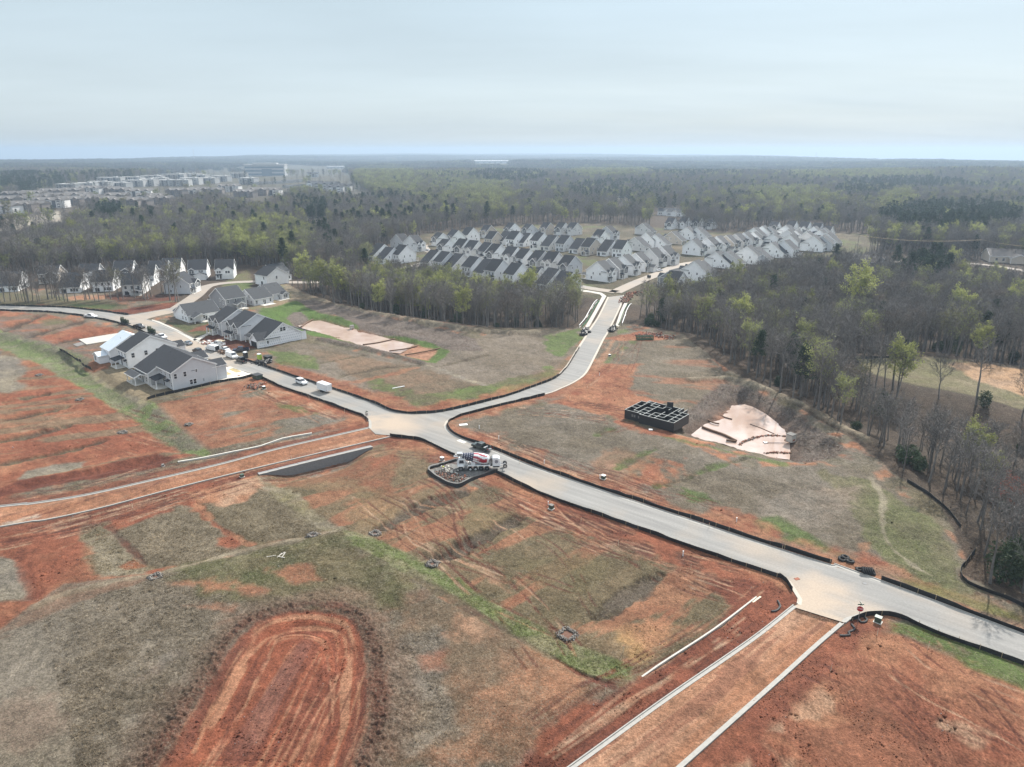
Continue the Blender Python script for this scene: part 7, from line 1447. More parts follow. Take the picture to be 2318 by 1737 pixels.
# ------------------------------------------------------------------ washout pit under the mixer
wp = empty('washout_pit', (0, 0, 0), 0, 'black lined concrete washout pit with pale crusted rim beside the mixer truck', 'washout pit')
rim = Cr(900,950,350,(1420,748),(1120,850),(800,955),(440,742),(640,650),(850,590)); m = MB(); L_ = smooth_line(rim, 0.6); P = np.asarray(L_); ribbon(m, L_, [(-0.28, -0.3), (-0.22, 0.62), (0.1, 0.7), (0.3, -0.3)], M_BLKP, z=0.06 * np.sin(np.arange(len(P)) * 0.7)); m.build('liner', wp)
m = MB(); L2 = smooth_line(rim[1:5], 0.5); L2 = L2[3:-2]; ribbon(m, offset_line(L2, -0.12), [(-0.2, 0.5), (-0.18, 0.74), (0.14, 0.76), (0.2, 0.5)], M_STONE, z=0.05 * np.sin(np.arange(len(L2)) * 0.9)); m.build('crust', wp)
c4 = (960,960,200)
heap('rubble', Cr(*c4,(430,1240),(560,1320),(800,1380),(980,1370)), 420, 0.9, 0.16, [M_STONE, M_BSN, M_BRUSH, M_REDCLAY], 'heap of broken concrete and waste in the washout pit', 0.05)
heap('rubble', Cr(*c4,(560,1110),(640,1160),(740,1240)), 160, 0.7, 0.16, [M_CONCL, M_STONE], 'pale lumps of spilt concrete in the washout pit', 0.05)

# ------------------------------------------------------------------ a worker
M_SKIN = pm('skin', (0.42,0.27,0.19), 0.6, 0.1, 8); M_VEST = pm('lime_vest', (0.50,0.62,0.05), 0.7, 0.08, 6); M_TROU = pm('grey_trousers', (0.10,0.10,0.11), 0.9, 0.15, 6); M_HAT = pm('white_hard_hat', (0.75,0.75,0.73), 0.35, 0.03, 4); M_BOOT = pm('work_boots', (0.09,0.06,0.04), 0.8, 0.2, 6)
def skinned(name, V, E, Rr, mats, pick, root=0, sub=2):
    me = bpy.data.meshes.new(name); me.from_pydata(V, E, []); o = bpy.data.objects.new(name, me); COL.objects.link(o); o.modifiers.new('skin', 'SKIN'); md = o.modifiers.new('sub', 'SUBSURF'); md.levels = sub; md.render_levels = sub
    for i, r in enumerate(Rr): me.skin_vertices[0].data[i].radius = (r, r)
    me.skin_vertices[0].data[root].use_root = True; bpy.context.view_layer.update(); ev = o.evaluated_get(bpy.context.evaluated_depsgraph_get()); out = bpy.data.meshes.new_from_object(ev); bpy.data.objects.remove(o); out.name = name
    out.materials.clear(); [out.materials.append(q) for q in mats]; out.polygons.foreach_set('material_index', [pick(p.center) for p in out.polygons]); out.polygons.foreach_set('use_smooth', [True] * len(out.polygons)); return out
def worker():
    p = gp(1006,1068); r = empty('person', (p.x, p.y, 0.05), R(200), 'person in a lime safety vest and white hard hat bending over the washout pit', 'person')
    V = [(0,0,0.95),(0.16,0,1.15),(0.36,0,1.32),(0.46,0,1.38),(0.56,0,1.44),(0.66,0,1.44)]; E = [(0,1),(1,2),(2,3),(3,4),(4,5)]; rr = [0.15,0.14,0.16,0.075,0.10,0.085]
    for s in (-1, 1):
        b = len(V); V += [(0.0,s*0.10,0.90),(0.05,s*0.12,0.5),(-0.02,s*0.13,0.09),(0.14,s*0.14,0.04)]; E += [(0,b),(b,b+1),(b+1,b+2),(b+2,b+3)]; rr += [0.10,0.075,0.055,0.045]
        b = len(V); V += [(0.36,s*0.2,1.28),(0.48,s*0.24,1.04),(0.62,s*0.18,0.86),(0.67,s*0.17,0.80)]; E += [(2,b),(b,b+1),(b+1,b+2),(b+2,b+3)]; rr += [0.065,0.05,0.036,0.035]
        for k in range(5): f = len(V); a = (k - 2) * 0.02; V += [(0.69 + 0.01 * k,s*0.17+a,0.76),(0.70,s*0.17+a*1.3,0.70 + 0.008 * abs(k - 2))]; E += [(b+3,f),(f,f+1)]; rr += [0.010,0.008]
    me = skinned('body', V, E, rr, [M_TROU, M_SKIN, M_BOOT], lambda c: 2 if c.z < 0.13 else 0 if c.z < 1.0 and c.x < 0.3 else 1); link('body', me, r)
    me = skinned('vest', [(0.06,0,1.02),(0.18,0,1.17),(0.33,0,1.29),(0.40,0,1.33),(0.35,0.17,1.29),(0.35,-0.17,1.29)], [(0,1),(1,2),(2,3),(2,4),(2,5)], [0.165,0.16,0.175,0.10,0.09,0.09], [M_VEST], lambda c: 0); link('vest', me, r)
    m = MB(); c = Vector((0.62,0,1.50)); d = Vector((0.45,0,0.9)).normalized(); m.tube(c - d * 0.02, c + d * 0.05, 0.14, M_HAT, 0.13, n=14); m.tube(c + d * 0.05, c + d * 0.13, 0.13, M_HAT, 0.07, n=14); m.build('hard_hat', r, smooth=True)
    m = MB()
    for y in (-0.035, 0.035): m.tube((0.735, y, 1.43), (0.752, y, 1.43), 0.012, M_BLACK, n=8)
    m.build('eye', r); m = MB(); m.tube((0.74, 0, 1.41), (0.775, 0, 1.39), 0.015, M_SKIN, n=6); m.build('nose', r); m = MB()
    for y in (-0.095, 0.095): m.tube((0.65, y, 1.43), (0.66, y * 1.1, 1.43), 0.025, M_SKIN, n=8)
    m.build('ear', r)
worker()
# ------------------------------------------------------------------ framed house of black sheathing
def framed():
    c = Cr(1350,850,500,(268,437))[0]; th = R(-40); r = empty('framed_house', (c[0], c[1], 0.05), th, 'roofless house frame of black sheathed walls with pale top plates on the red clay', 'house frame'); L, W, H = 15.2, 11.8, 2.4; t = 0.14
    xs = [0, 1.9, 3.6, 5.6, 7.4, 9.2, 11, 13.1, L]; ys = [0, 2.2, 4.3, 6.4, 8.4, 10.2, W]; rg = random.Random(5)
    def wall(x0, y0, x1, y1, h=H, nm='wall_panel'):
        m = MB(); d = math.hypot(x1 - x0, y1 - y0); a = math.atan2(y1 - y0, x1 - x0); m.box(((x0 + x1) / 2, (y0 + y1) / 2, 0), (d + t, t, h), M_BLKP, a); m.build(nm, r); m = MB(); m.box(((x0 + x1) / 2, (y0 + y1) / 2, h + 0.002), (d + t, t + 0.02, 0.08), M_PLATE, a); m.build('top_plate', r)  # black sheathing; its black also holds the backlit shade, pale plates the light
    outer = [(0,0.8,5,0.8),(5,0.8,5,0),(5,0,L,0),(L,0,L,8.4),(L,8.4,12,8.4),(12,8.4,12,W),(12,W,1.5,W),(1.5,W,1.5,9.4),(1.5,9.4,0,9.4),(0,9.4,0,0.8)]
    for q in outer: wall(*q, H + rg.uniform(-0.22, 0.22))
    for i in range(1, len(xs) - 1):
        for j in range(len(ys) - 1):
            if rg.random() < 0.8: wall(xs[i], ys[j] + (0.8 if j == 0 and xs[i] < 5 else 0.1), xs[i], min(ys[j + 1], W) - 0.1, H - 0.05)
    for j in range(1, len(ys) - 1):
        for i in range(len(xs) - 1):
            if rg.random() < 0.75 and not (j >= 4 and i >= 6): wall(xs[i] + 0.1 + (1.4 if j >= 4 and i == 0 else 0), ys[j], xs[i + 1] - 0.1, ys[j], H - 0.05)
    m = MB(); m.poly([(0.1, 0.9, 0.35), (L - 0.1, 0.1, 0.35), (L - 0.1, 8.3, 0.35), (12, W - 0.1, 0.35), (1.6, W - 0.1, 0.35), (0.1, 9.3, 0.35)], M_BLACK); m.build('floor', r)  # floor blackened to hold the shade between the walls
    for x, y in ((2.4, 0.69), (3.1, 0.69), (4.4, 0.69)): m = MB(); m.box((x, y, 1.0), (0.5, 0.03, 0.7), M_STONE); m.build('sheet_tag', r)
    m = MB(); m.box((8.4, W - 1.2, H), (1.7, 0.12, 1.5), M_BLKP, 0.5); m.build('wall_panel', r)
M_PLATE = pm('pale_top_plate', (0.30,0.31,0.30), 0.8, 0.15, 3); framed()
# concrete slab waiting for its house
z_ = lambda *q: Cr(0,700,500,*q)
o = empty('foundation_slab', (0, 0, 0), 0, 'bare pale concrete house slab on the red clay left of the white-roofed house', 'foundation slab'); q = flat('slab', z_((790,312),(1180,248),(1240,300),(1050,332),(868,362)), 0.35, M_CONC); q.parent = o; bm = bmesh.new(); bm.from_mesh(q.data); r_ = bmesh.ops.extrude_face_region(bm, geom=bm.faces[:]); bmesh.ops.translate(bm, verts=[e for e in r_['geom'] if isinstance(e, bmesh.types.BMVert)], vec=(0, 0, -0.9)); bmesh.ops.recalc_face_normals(bm, faces=bm.faces); bm.to_mesh(q.data); bm.free()
q = flat('step_pad', z_((730,355),(820,330),(862,352),(770,378)), 0.12, M_STONE); q.parent = o
# ------------------------------------------------------------------ site furniture
def box_on_pad(px, label, size=(1.0, 0.9, 0.9), m_=None, lid=None, rz=-41, name='transformer_box', cat='utility box'):
    p = gp(*px); r = empty(name, (p.x, p.y, p.z), R(rz), label, cat, 'utility boxes on the lots'); r.scale = (0.85, 0.85, 0.85); m = MB(); m.box((0, 0, -0.15), (size[0] * 1.3, size[1] * 1.3, 0.24), M_CONCL); m.build('pad', r); m = MB(); m.box((0, 0, 0.09), size, m_ or M_GREENP); m.build('box', r, bevel=0.03); m = MB(); m.box((0, 0, 0.09 + size[2]), (size[0] * 1.08, size[1] * 1.08, 0.09), lid or m_ or M_GREENP); m.build('lid', r); m = MB(); m.box((0, -size[1] / 2 - 0.015, 0.2), (size[0] * 0.86, 0.03, size[2] * 0.75), m_ or M_GREENP); m.build('door', r)
def pipe_post(px, label, h=1.0, r=0.09, m_=None, rz=0):
    p = gp(*px); m = MB(); m.tube((0, 0, -0.2), (0, 0, h), r, m_ or M_TRIM, n=10); m.tube((0, 0, h), (0, 0, h + 0.06), r * 1.25, m_ or M_TRIM, n=10); o = m.build('standpipe'); o.location = p; tag(o, label, 'standpipe', 'standpipes on the lots')
box_on_pad((1248,1151), 'green utility box with pale lid on the clay below the street fence', lid=M_STONE); box_on_pad((1366,1083), 'dark green utility box with white lid on the lots above the street', lid=M_TRIM); box_on_pad((1987,1408), 'green utility box on a concrete pad next to the stop sign', (1.1,0.9,1.0)); box_on_pad((598,882), 'green utility box with white lid beside the rubble heap', lid=M_TRIM); box_on_pad((548,1080), 'small green utility box beside the first clay road', (0.9,0.8,0.6)); box_on_pad((369,1055), 'tiny pale utility box at the foot of the red cut bank', (0.7,0.6,0.4), M_STONE)
box_on_pad((1380,806), 'small dark utility box with white lid beside the north road', (0.8,0.8,0.6), M_BLKP, M_TRIM); box_on_pad((1001,1045), 'grey utility box with white lid left of the mixer truck', (1.0,0.8,0.9), M_STEEL, M_TRIM)
for px, lb, h in (((1129,995),'white standpipe above the parked green pickup',0.9),((1358,1082),'white standpipe beside the dark green utility box',0.8),((1241,1143),'short white standpipe beside the pale lidded box',0.8),((1546,1258),'white standpipe on the lot edge by the street',1.0),((1667,1182),'white standpipe on the far verge of the street',0.9),((1357,852),'white standpipe on the red clay by the north road',0.9),((1232,1050),'thin white standpipe on the verge opposite the mixer',0.9),((1085,972),'thin white standpipe by the corner of the crossroads',1.0)): pipe_post(px, lb, h)
def basin(px, label, s=1.5):
    p = gp(*px); r = empty('catch_basin', (p.x, p.y, p.z - 0.02), R(4), label, 'catch basin', 'square catch basins with gravel rings'); m = MB()
    for k in range(4):
        a = k * math.pi / 2 + math.pi / 4; c = (math.cos(a) * s * 0.86, math.sin(a) * s * 0.86, -0.6); m.box(c, (s * 1.15, 0.4, 0.88), M_BSN, a + math.pi / 2)
    m.build('wall', r); m = MB(); m.poly([(math.cos(k * math.pi / 2) * s * 0.85, math.sin(k * math.pi / 2) * s * 0.85, 0.06) for k in range(4)], M_PITM); m.build('opening', r)  # flat dark sheet stands in for the hole, shade in its colour
    st = Soup(); n = 260; V0 = np.array([(1,1,1),(-1,-1,1),(-1,1,-1),(1,-1,-1)], float); F0 = [(0,2,1),(0,1,3),(0,3,2),(1,2,3)]
    for i in range(n):
        k = gr_.integers(0, 4); u = gr_.uniform(-1, 1); a = k * math.pi / 2 + math.pi / 4; d = s * 0.92 + gr_.normal() * 0.26; x = math.cos(a) * d - math.sin(a) * u * s * 0.85; y = math.sin(a) * d + math.cos(a) * u * s * 0.85; sz = gr_.uniform(0.05, 0.12); st.add((V0 * gr_.uniform(0.6, 1.3, (4, 3)) * sz) + [x, y, 0.32 - abs(d - s * 0.9) * 0.5], F0, int(gr_.integers(0, 2)))
    o = link('gravel', st.mesh('gravel', [M_STONE, M_BSN]), r); o['kind'] = 'stuff'
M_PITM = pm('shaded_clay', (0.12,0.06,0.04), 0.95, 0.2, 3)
for px, lb, s in (((1284,1437),'largest gravel ringed catch basin at the end of the green strip',1.6),((979,1279),'gravel ringed catch basin in the middle of the green strip',1.5),((848,1207),'gravel ringed catch basin at the top of the green strip',1.4),((352,1308),'half buried catch basin beside the tan path over the knoll',1.5),((277,979),'catch basin at the lower end of the green slope',1.4),((181,905),'catch basin on the left lots halfway along the green slope',1.4),((88,849),'catch basin on the left lots at the top of the green slope',1.3),((427,962),'catch basin on the lot below the grey townhouse',1.2),((708,1214),'weedy catch basin on the lot above the tan path',1.3)): basin(px, lb, s * (0.78 if 'largest' in lb else 0.6))
def tyre(p, rot, label):
    m = MB(); n = 22; k = 10; R_, r_ = 0.5, 0.2; vs = []
    for i in range(n):
        a = i * 2 * math.pi / n
        for j in range(k): b = j * 2 * math.pi / k; q = R_ + r_ * max(-0.75, min(1.0, math.cos(b) * 1.15)); vs.append((math.cos(a) * q, math.sin(a) * q, r_ * math.sin(b) * 0.95))
    m.faces(vs, [(i * k + j, ((i + 1) % n) * k + j, ((i + 1) % n) * k + (j + 1) % k, i * k + (j + 1) % k) for i in range(n) for j in range(k)], M_RUBBER)
    for i in range(n): a = i * 2 * math.pi / n + 0.1; m.box((math.cos(a) * 0.69, math.sin(a) * 0.69, -0.16), (0.08, 0.06, 0.32), M_RUBBER, a)
    o = m.build('tyre', smooth=False); o.location = p; o.rotation_euler = rot; tag(o, label, 'tyre', 'old tyres by the street')
c7 = (1700,1150,618)
for i, (x, y, rx, lb) in enumerate(((738,422,0.15,'old tyre lying flat, leftmost of the three by the fence end'),(762,410,0.1,'old tyre lying flat behind the leftmost one'),(802,440,0.12,'old tyre lying apart, nearest the gap in the fence'),(880,505,0.12,'old tyre lying flat beside the leaning row'))): q = Cr(*c7,(x, y))[0]; tyre((q[0], q[1], float(ground_z(*q)[0]) + 0.2), (rx, 0.05, i), lb)
q0 = Cr(*c7,(912,528))[0]; q1 = Cr(*c7,(985,536))[0]
for i in range(5): t = i / 4; x, y = q0[0] + (q1[0] - q0[0]) * t, q0[1] + (q1[1] - q0[1]) * t; tyre((x, y, float(ground_z(x, y)[0]) + 0.48), (R(52), 0, math.atan2(q1[1] - q0[1], q1[0] - q0[0]) + R(75)), ('old tyre at the left end of the leaning row','second old tyre of the leaning row','middle old tyre of the leaning row','fourth old tyre of the leaning row','old tyre at the right end of the leaning row')[i])
def text_mesh(t, size, mat):
    cu = bpy.data.curves.new('lettering', 'FONT'); cu.body = t; cu.size = size; cu.align_x = 'CENTER'; cu.align_y = 'CENTER'; cu.extrude = 0.004; o = bpy.data.objects.new('lettering', cu); COL.objects.link(o); bpy.context.view_layer.update(); me = bpy.data.meshes.new_from_object(o.evaluated_get(bpy.context.evaluated_depsgraph_get())); bpy.data.objects.remove(o); me.materials.clear(); me.materials.append(mat); return me
M_SIGNR = pm('stop_sign_red', (0.42,0.025,0.03), 0.4, 0.05, 3); M_SIGNG = pm('street_sign_green', (0.03,0.09,0.06), 0.45, 0.05, 3)
def stop_sign():
    p = gp(1942,1407); r = empty('stop_sign', p, R(-22), 'red stop sign with a street name blade on top at the unpaved side road', 'stop sign'); m = MB(); m.tube((0, 0, -0.3), (0, 0, 3.0), 0.045, M_STEEL, n=8); m.build('post', r); m = MB(); oc = lambda rr, y: [(math.cos(R(22.5 + 45 * i)) * rr, y, 2.35 + math.sin(R(22.5 + 45 * i)) * rr) for i in range(8)]
    a, b = oc(0.52, -0.06), oc(0.52, -0.08); m.faces(a + b, [tuple(range(8)), tuple(range(15, 7, -1))] + [(i, (i + 1) % 8, 8 + (i + 1) % 8, 8 + i) for i in range(8)], M_TRIM); m.faces(oc(0.48, -0.083), [tuple(range(8))], M_SIGNR); o = m.build('plate', r); t = link('lettering', text_mesh('STOP', 0.36, M_TRIM), o); t.location = (0, -0.09, 2.35); t.rotation_euler = (R(90), 0, 0)
    m = MB(); m.box((0, 0, 3.0), (0.95, 0.03, 0.2), M_SIGNG, 0.35); m.build('name_blade', r); m = MB(); m.box((0, 0, 3.22), (0.95, 0.03, 0.2), M_SIGNG, 1.9); m.build('name_blade', r)
stop_sign()
def street_sign(px, label):
    p = gp(*px); r = empty('street_sign', p, R(20), label, 'street sign'); m = MB(); m.tube((0, 0, -0.3), (0, 0, 2.9), 0.045, M_STEEL, n=8); m.build('post', r)
    for z, a in ((2.75, 0.2), (2.97, 1.75)): m = MB(); m.box((0, 0, z), (0.9, 0.03, 0.2), M_SIGNG, a); m.build('name_blade', r)
    m = MB(); m.box((0, 0.05, 1.75), (0.75, 0.03, 0.75), M_STEEL, 0); m.build('plate', r)
street_sign((831,955), 'street sign post at the west corner of the crossroads')
def hose(line, label, r=0.16):
    L_ = smooth_line(line, 0.3); m = MB(); z = ground_z(np.array(L_)[:, 0], np.array(L_)[:, 1]); k = 8; rr = [r * (1 + 0.12 * (i % 2)) for i in range(len(L_))]; ribbon(m, L_, [(math.cos(i * 2 * math.pi / k) * r, math.sin(i * 2 * math.pi / k) * r + r * 0.8) for i in range(k)], M_BLKP, z=z); tag(m.build('corrugated_pipe'), label, 'pipe', 'black corrugated pipes by the stop sign')
hose(Cr(*c7,(870,905),(890,930),(930,925),(938,905),(915,890)), 'coiled black corrugated pipe between the stop sign and the utility box'); hose(Cr(*c7,(815,945),(840,985),(790,1010),(800,1035),(720,1035)), 'bent black corrugated pipe below the stop sign'); hose(Cr(*c7,(215,755),(235,800),(205,835),(165,840)), 'black corrugated pipe on the raw clay left of the side road')
m = MB(); q = Cr(*c7,(922,611))[0]; m.tube((0, 0, -0.05), (0, 0, 0.012), 0.5, M_STONE, n=24); m.tube((0, 0, 0.012), (0, 0, 0.018), 0.36, M_BLOCK, n=24); o = m.build('manhole_cover'); o2 = o.copy(); COL.objects.link(o2); q2 = ray(1308,843); o2.location = (q2[0], q2[1], 0); tag(o2, 'round manhole cover in the bend of the north road', 'manhole cover'); o.location = (q[0], q[1], 0); tag(o, 'round manhole cover in the street opposite the leaning tyres', 'manhole cover')
m = MB(); q = Cr(900,950,350,(925,310))[0]; m.box((0, 0, 0.004), (2.6, 1.5, 0.008), M_CONCL, R(-41)); o = m.build('concrete_patch'); o.location = (q[0], q[1], 0); tag(o, 'pale square patch in the asphalt beside the green pickup', 'patch')
def dumpster(px, rz, label, mat, s=1.0, lid=True):
    p = gp(*px); r = empty('dumpster', (p.x, p.y, max(p.z, 0)), R(rz), label, 'dumpster'); r.scale = (s, s, s); m = MB(); m.prism([(-1.0, 0.25), (1.0, 0.25), (1.15, 1.45), (-1.15, 1.45)], 'x', -1.5, 1.5, mat); m.build('body', r, bevel=0.04); m = MB(); m.box((0, 0, 1.45), (3.1, 2.4, 0.12), M_BLKP); m.build('lid', r)
    for x in (-1.3, 1.3): m = MB(); m.box((x, 0, 0.0), (0.25, 1.7, 0.26), M_BLKP); m.build('skid', r)
dumpster((583,858), -41, 'dark green dumpster at the fence corner by the white drives', M_GREENP); dumpster((607,815), -41, 'dark open dumpster beside the lime portable toilet', M_BLKP, 0.9)
def toilet(px, label, mat, roof):
    p = gp(*px); r = empty('portable_toilet', (p.x, p.y, max(p.z, 0)), R(-30), label, 'portable toilet', 'portable toilets by the west road'); m = MB(); m.box((0, 0, 0.1), (1.2, 1.2, 2.05), mat); m.build('cabin', r, bevel=0.04); m = MB(); m.prism([(-0.66, 2.15), (0.66, 2.15), (0.4, 2.4), (-0.4, 2.4)], 'x', -0.66, 0.66, roof); m.build('roof', r); m = MB(); m.box((0, -0.61, 0.15), (0.85, 0.03, 1.9), mat); m.build('door', r); m = MB(); m.tube((0.45, 0.45, 2.2), (0.45, 0.45, 2.65), 0.06, M_BLKP); m.build('vent_pipe', r)
toilet(z8(1640,840), 'lime green portable toilet on the red verge', pm('lime_plastic', (0.42,0.55,0.10), 0.5, 0.06, 2), M_TRIM); toilet(z8(1290,790), 'dark portable toilet with a white roof by the parked cars', M_BLKP, M_TRIM)
heap('debris', [Cr(*c8,(1740,930))[0], Cr(*c8,(1650,900))[0]], 60, 0.9, 0.5, [M_BLKP], 'heap of black rubbish bags on the verge', 0.15); heap('debris', Cr(*c8,(740,520),(720,600),(740,690)), 130, 0.7, 0.35, [M_BRUSH, M_DRY], 'dark brush load beside the parked cars', 0.3); heap('rubble', Cr(*c8,(1420,1480),(1560,1530),(1680,1440)), 240, 0.9, 0.25, [M_REDCLAY, M_BRUSH, M_STONE, M_DRY], 'rubble and brush heap beside the green dumpster', 0.05)
heap('rubble', Cr(*c8,(220,400),(300,440),(360,390)), 90, 0.8, 0.28, [M_TRIM, M_CONCL, M_REDCLAY], 'pale building waste on the muddy front yard', 0.1); heap('debris', Cr(*c5,(1180,350),(1240,260),(1320,200),(1400,170)), 240, 1.3, 0.34, [M_REDCLAY, M_BRUSH, M_DRY], 'torn out brush and red clay at the end of the east pavement', 0.2); heap('rubble', Cr(*c5,(1420,900),(1700,870),(1980,935)), 260, 1.6, 0.24, [M_REDCLAY, M_STONE, M_REDCLAY], 'rows of pinkish spoil and stones round the green trench box', 0.0)
heap('debris', Cr(*c5,(500,890),(545,850),(590,790)), 46, 0.6, 0.6, [M_BLKP], 'black bundled silt fabric on the west side of the north road', 0.3); heap('debris', Cr(*c5,(960,830),(1000,790),(1010,750)), 46, 0.6, 0.6, [M_BLKP], 'black bundled silt fabric on the east side of the north road', 0.3)
# green trench box with its row of openings
p = Cr(*c5,(1545,955))[0]; r = empty('trench_box', (p[0], p[1], float(ground_z(*p)[0])), R(6), 'long dark green steel trench box among spoil by the north road', 'trench box'); GP2 = pm('trench_green', (0.06,0.095,0.05), 0.6, 0.15, 2)
for y in (-0.7, 0.7):
    m = MB(); m.box((0, y, 0.0), (6.6, 0.14, 0.5), GP2); m.box((0, y, 1.15), (6.6, 0.14, 0.4), GP2)
    for i in range(7): m.box((-3.2 + i * 6.4 / 6, y, 0.5), (0.28, 0.13, 0.65), GP2)
    m.build('side_panel', r)
for x in (-2.9, 0, 2.9): m = MB(); m.tube((x, -0.65, 1.3), (x, 0.65, 1.3), 0.09, GP2); m.build('spreader', r)
# rails on the embankment of the north road
def guard(line, label, drop, face):
    L_ = smooth_line(line, 1.5); r = empty('guard_rail', (0, 0, 0), 0, label, 'guard rail', 'green guard rails beside the north road'); m = MB(); ribbon(m, L_, [(-0.02, 0.0), (-0.02, 1.0), (0.02, 1.0), (0.02, 0.0)], pm('green_mesh', (0.035,0.14,0.06), 0.7, 0.1, 2)); m.build('mesh_panel', r); m = MB(); L2 = offset_line(L_, face * 1.2); ribbon(m, L2, [(-0.12, 0.9), (-0.12, 1.1), (0.12, 1.1), (0.12, 0.9)], M_TRIM); m.build('top_rail', r); m = MB(); ribbon(m, L2, [(-0.2, -drop), (-0.2, 0.0), (0.2, 0.0), (0.2, -drop)], M_CONC); m.build('headwall', r)
    for q in L2[::4]: m = MB(); m.box((q[0], q[1], 0), (0.1, 0.1, 1.0), M_TRIM); m.build('post', r)
guard(Cr(*c5,(500,752),(590,640),(660,510),(740,370),(790,320)), 'green guard rail with white top rail on the west bank of the north road', 5, 1); guard(Cr(*c5,(1120,712),(1160,600),(1195,500),(1250,400),(1290,380)), 'green guard rail with white top rail on the east bank of the north road', 6, -1)
# planks, boards, litter
def plank(px, rz, label, L=2.6, w=0.22, m_=None, name='plank', h=0.07):
    p = gp(*px); m = MB(); m.box((0, 0, 0.02), (L, w, h), m_ or M_WOODL); o = m.build(name); o.location = p; o.rotation_euler = (0.02, -0.02, R(rz)); tag(o, label, 'plank', 'pale boards left on the lots')
c12 = (0,950,900); zq = lambda x, y: (x / 2.458, 950 + y / 2.458)
for i, (x, y, a, lb) in enumerate(((1555,760,75,'pale board of the scattered pile, leftmost'),(1568,752,60,'pale board of the scattered pile, second'),(1578,758,85,'pale board of the scattered pile, rightmost upright'),(1565,770,-20,'pale board lying across the scattered pile'),(1510,765,15,'single pale board left of the scattered pile'))): plank(zq(x, y), a, lb, 1.6, 0.13, M_CONC)
plank((1049,963), 10, 'white sheet on the clay by the crossroads corner', 2.2, 1.0, M_TRIM, 'sheet'); plank((902,877), 30, 'white pipe length lying on the meadow', 4.0, 0.25, M_TRIM, 'pipe', 0.22); plank((1473,975), -5, 'white bag lying by the black house frame', 1.0, 0.6, M_TRIM, 'bag', 0.3); plank((1720,1333), -20, 'dark red lump of clay on the street', 0.9, 0.6, M_REDCLAY, 'clay_lump', 0.25) if 0 else None
plank((1804,1311), 20, 'lump of red clay on the street by the side road', 0.9, 0.6, M_REDCLAY, 'clay_lump', 0.2); plank((1712,1358), 40, 'short pale board on the raw clay by the side road', 2.6, 0.3)
def garden_fence(px, label, h=1.9):
    L_ = smooth_line(pix(px), 2.4); r = empty('garden_fence', (0, 0, 0), 0, label, 'fence'); m = MB(); ribbon(m, L_, [(-0.04, 0.0), (-0.04, h), (0.04, h), (0.04, 0.0)], M_TRIM); m.build('panel', r); pm_ = MB(); pm_.box((0, 0, 0), (0.16, 0.16, h + 0.12), M_TRIM); pr_ = pm_.mesh('post')
    for q in L_: o = link('post', pr_, r); o.location = (q[0], q[1], 0)
za = lambda x, y: (800 + x / 4.424, 480 + y / 4.424)
garden_fence([za(1270,352), za(1400,345), za(1520,372)], 'white garden fence behind the tan house'); garden_fence([za(1610,368), za(1650,392), za(1750,395), za(1872,380)], 'white garden fence round the yard of the porch house')
# bins on the pavement
def bin_(px, label):
    p = gp(*px); r = empty('wheelie_bin', (p.x, p.y, 0.02), 0.4, label, 'bin', 'bins by the entrance street'); r.scale = (1.5,) * 3; m = MB(); m.box((0, 0, 0.08), (0.55, 0.55, 0.95), M_BLKP, 0, 1.12); m.build('body', r); m = MB(); m.box((0, 0, 1.03), (0.66, 0.7, 0.08), M_BLKP); m.build('lid', r)
zb = lambda x, y: (1250 + x / 4.022, 480 + y / 4.022)
bin_(zb(873,600), 'dark bin by the entrance street, left of two'); bin_(zb(888,603), 'dark bin by the entrance street, right of two'); bin_(zb(1220,498), 'dark bin at the bend of the entrance street')
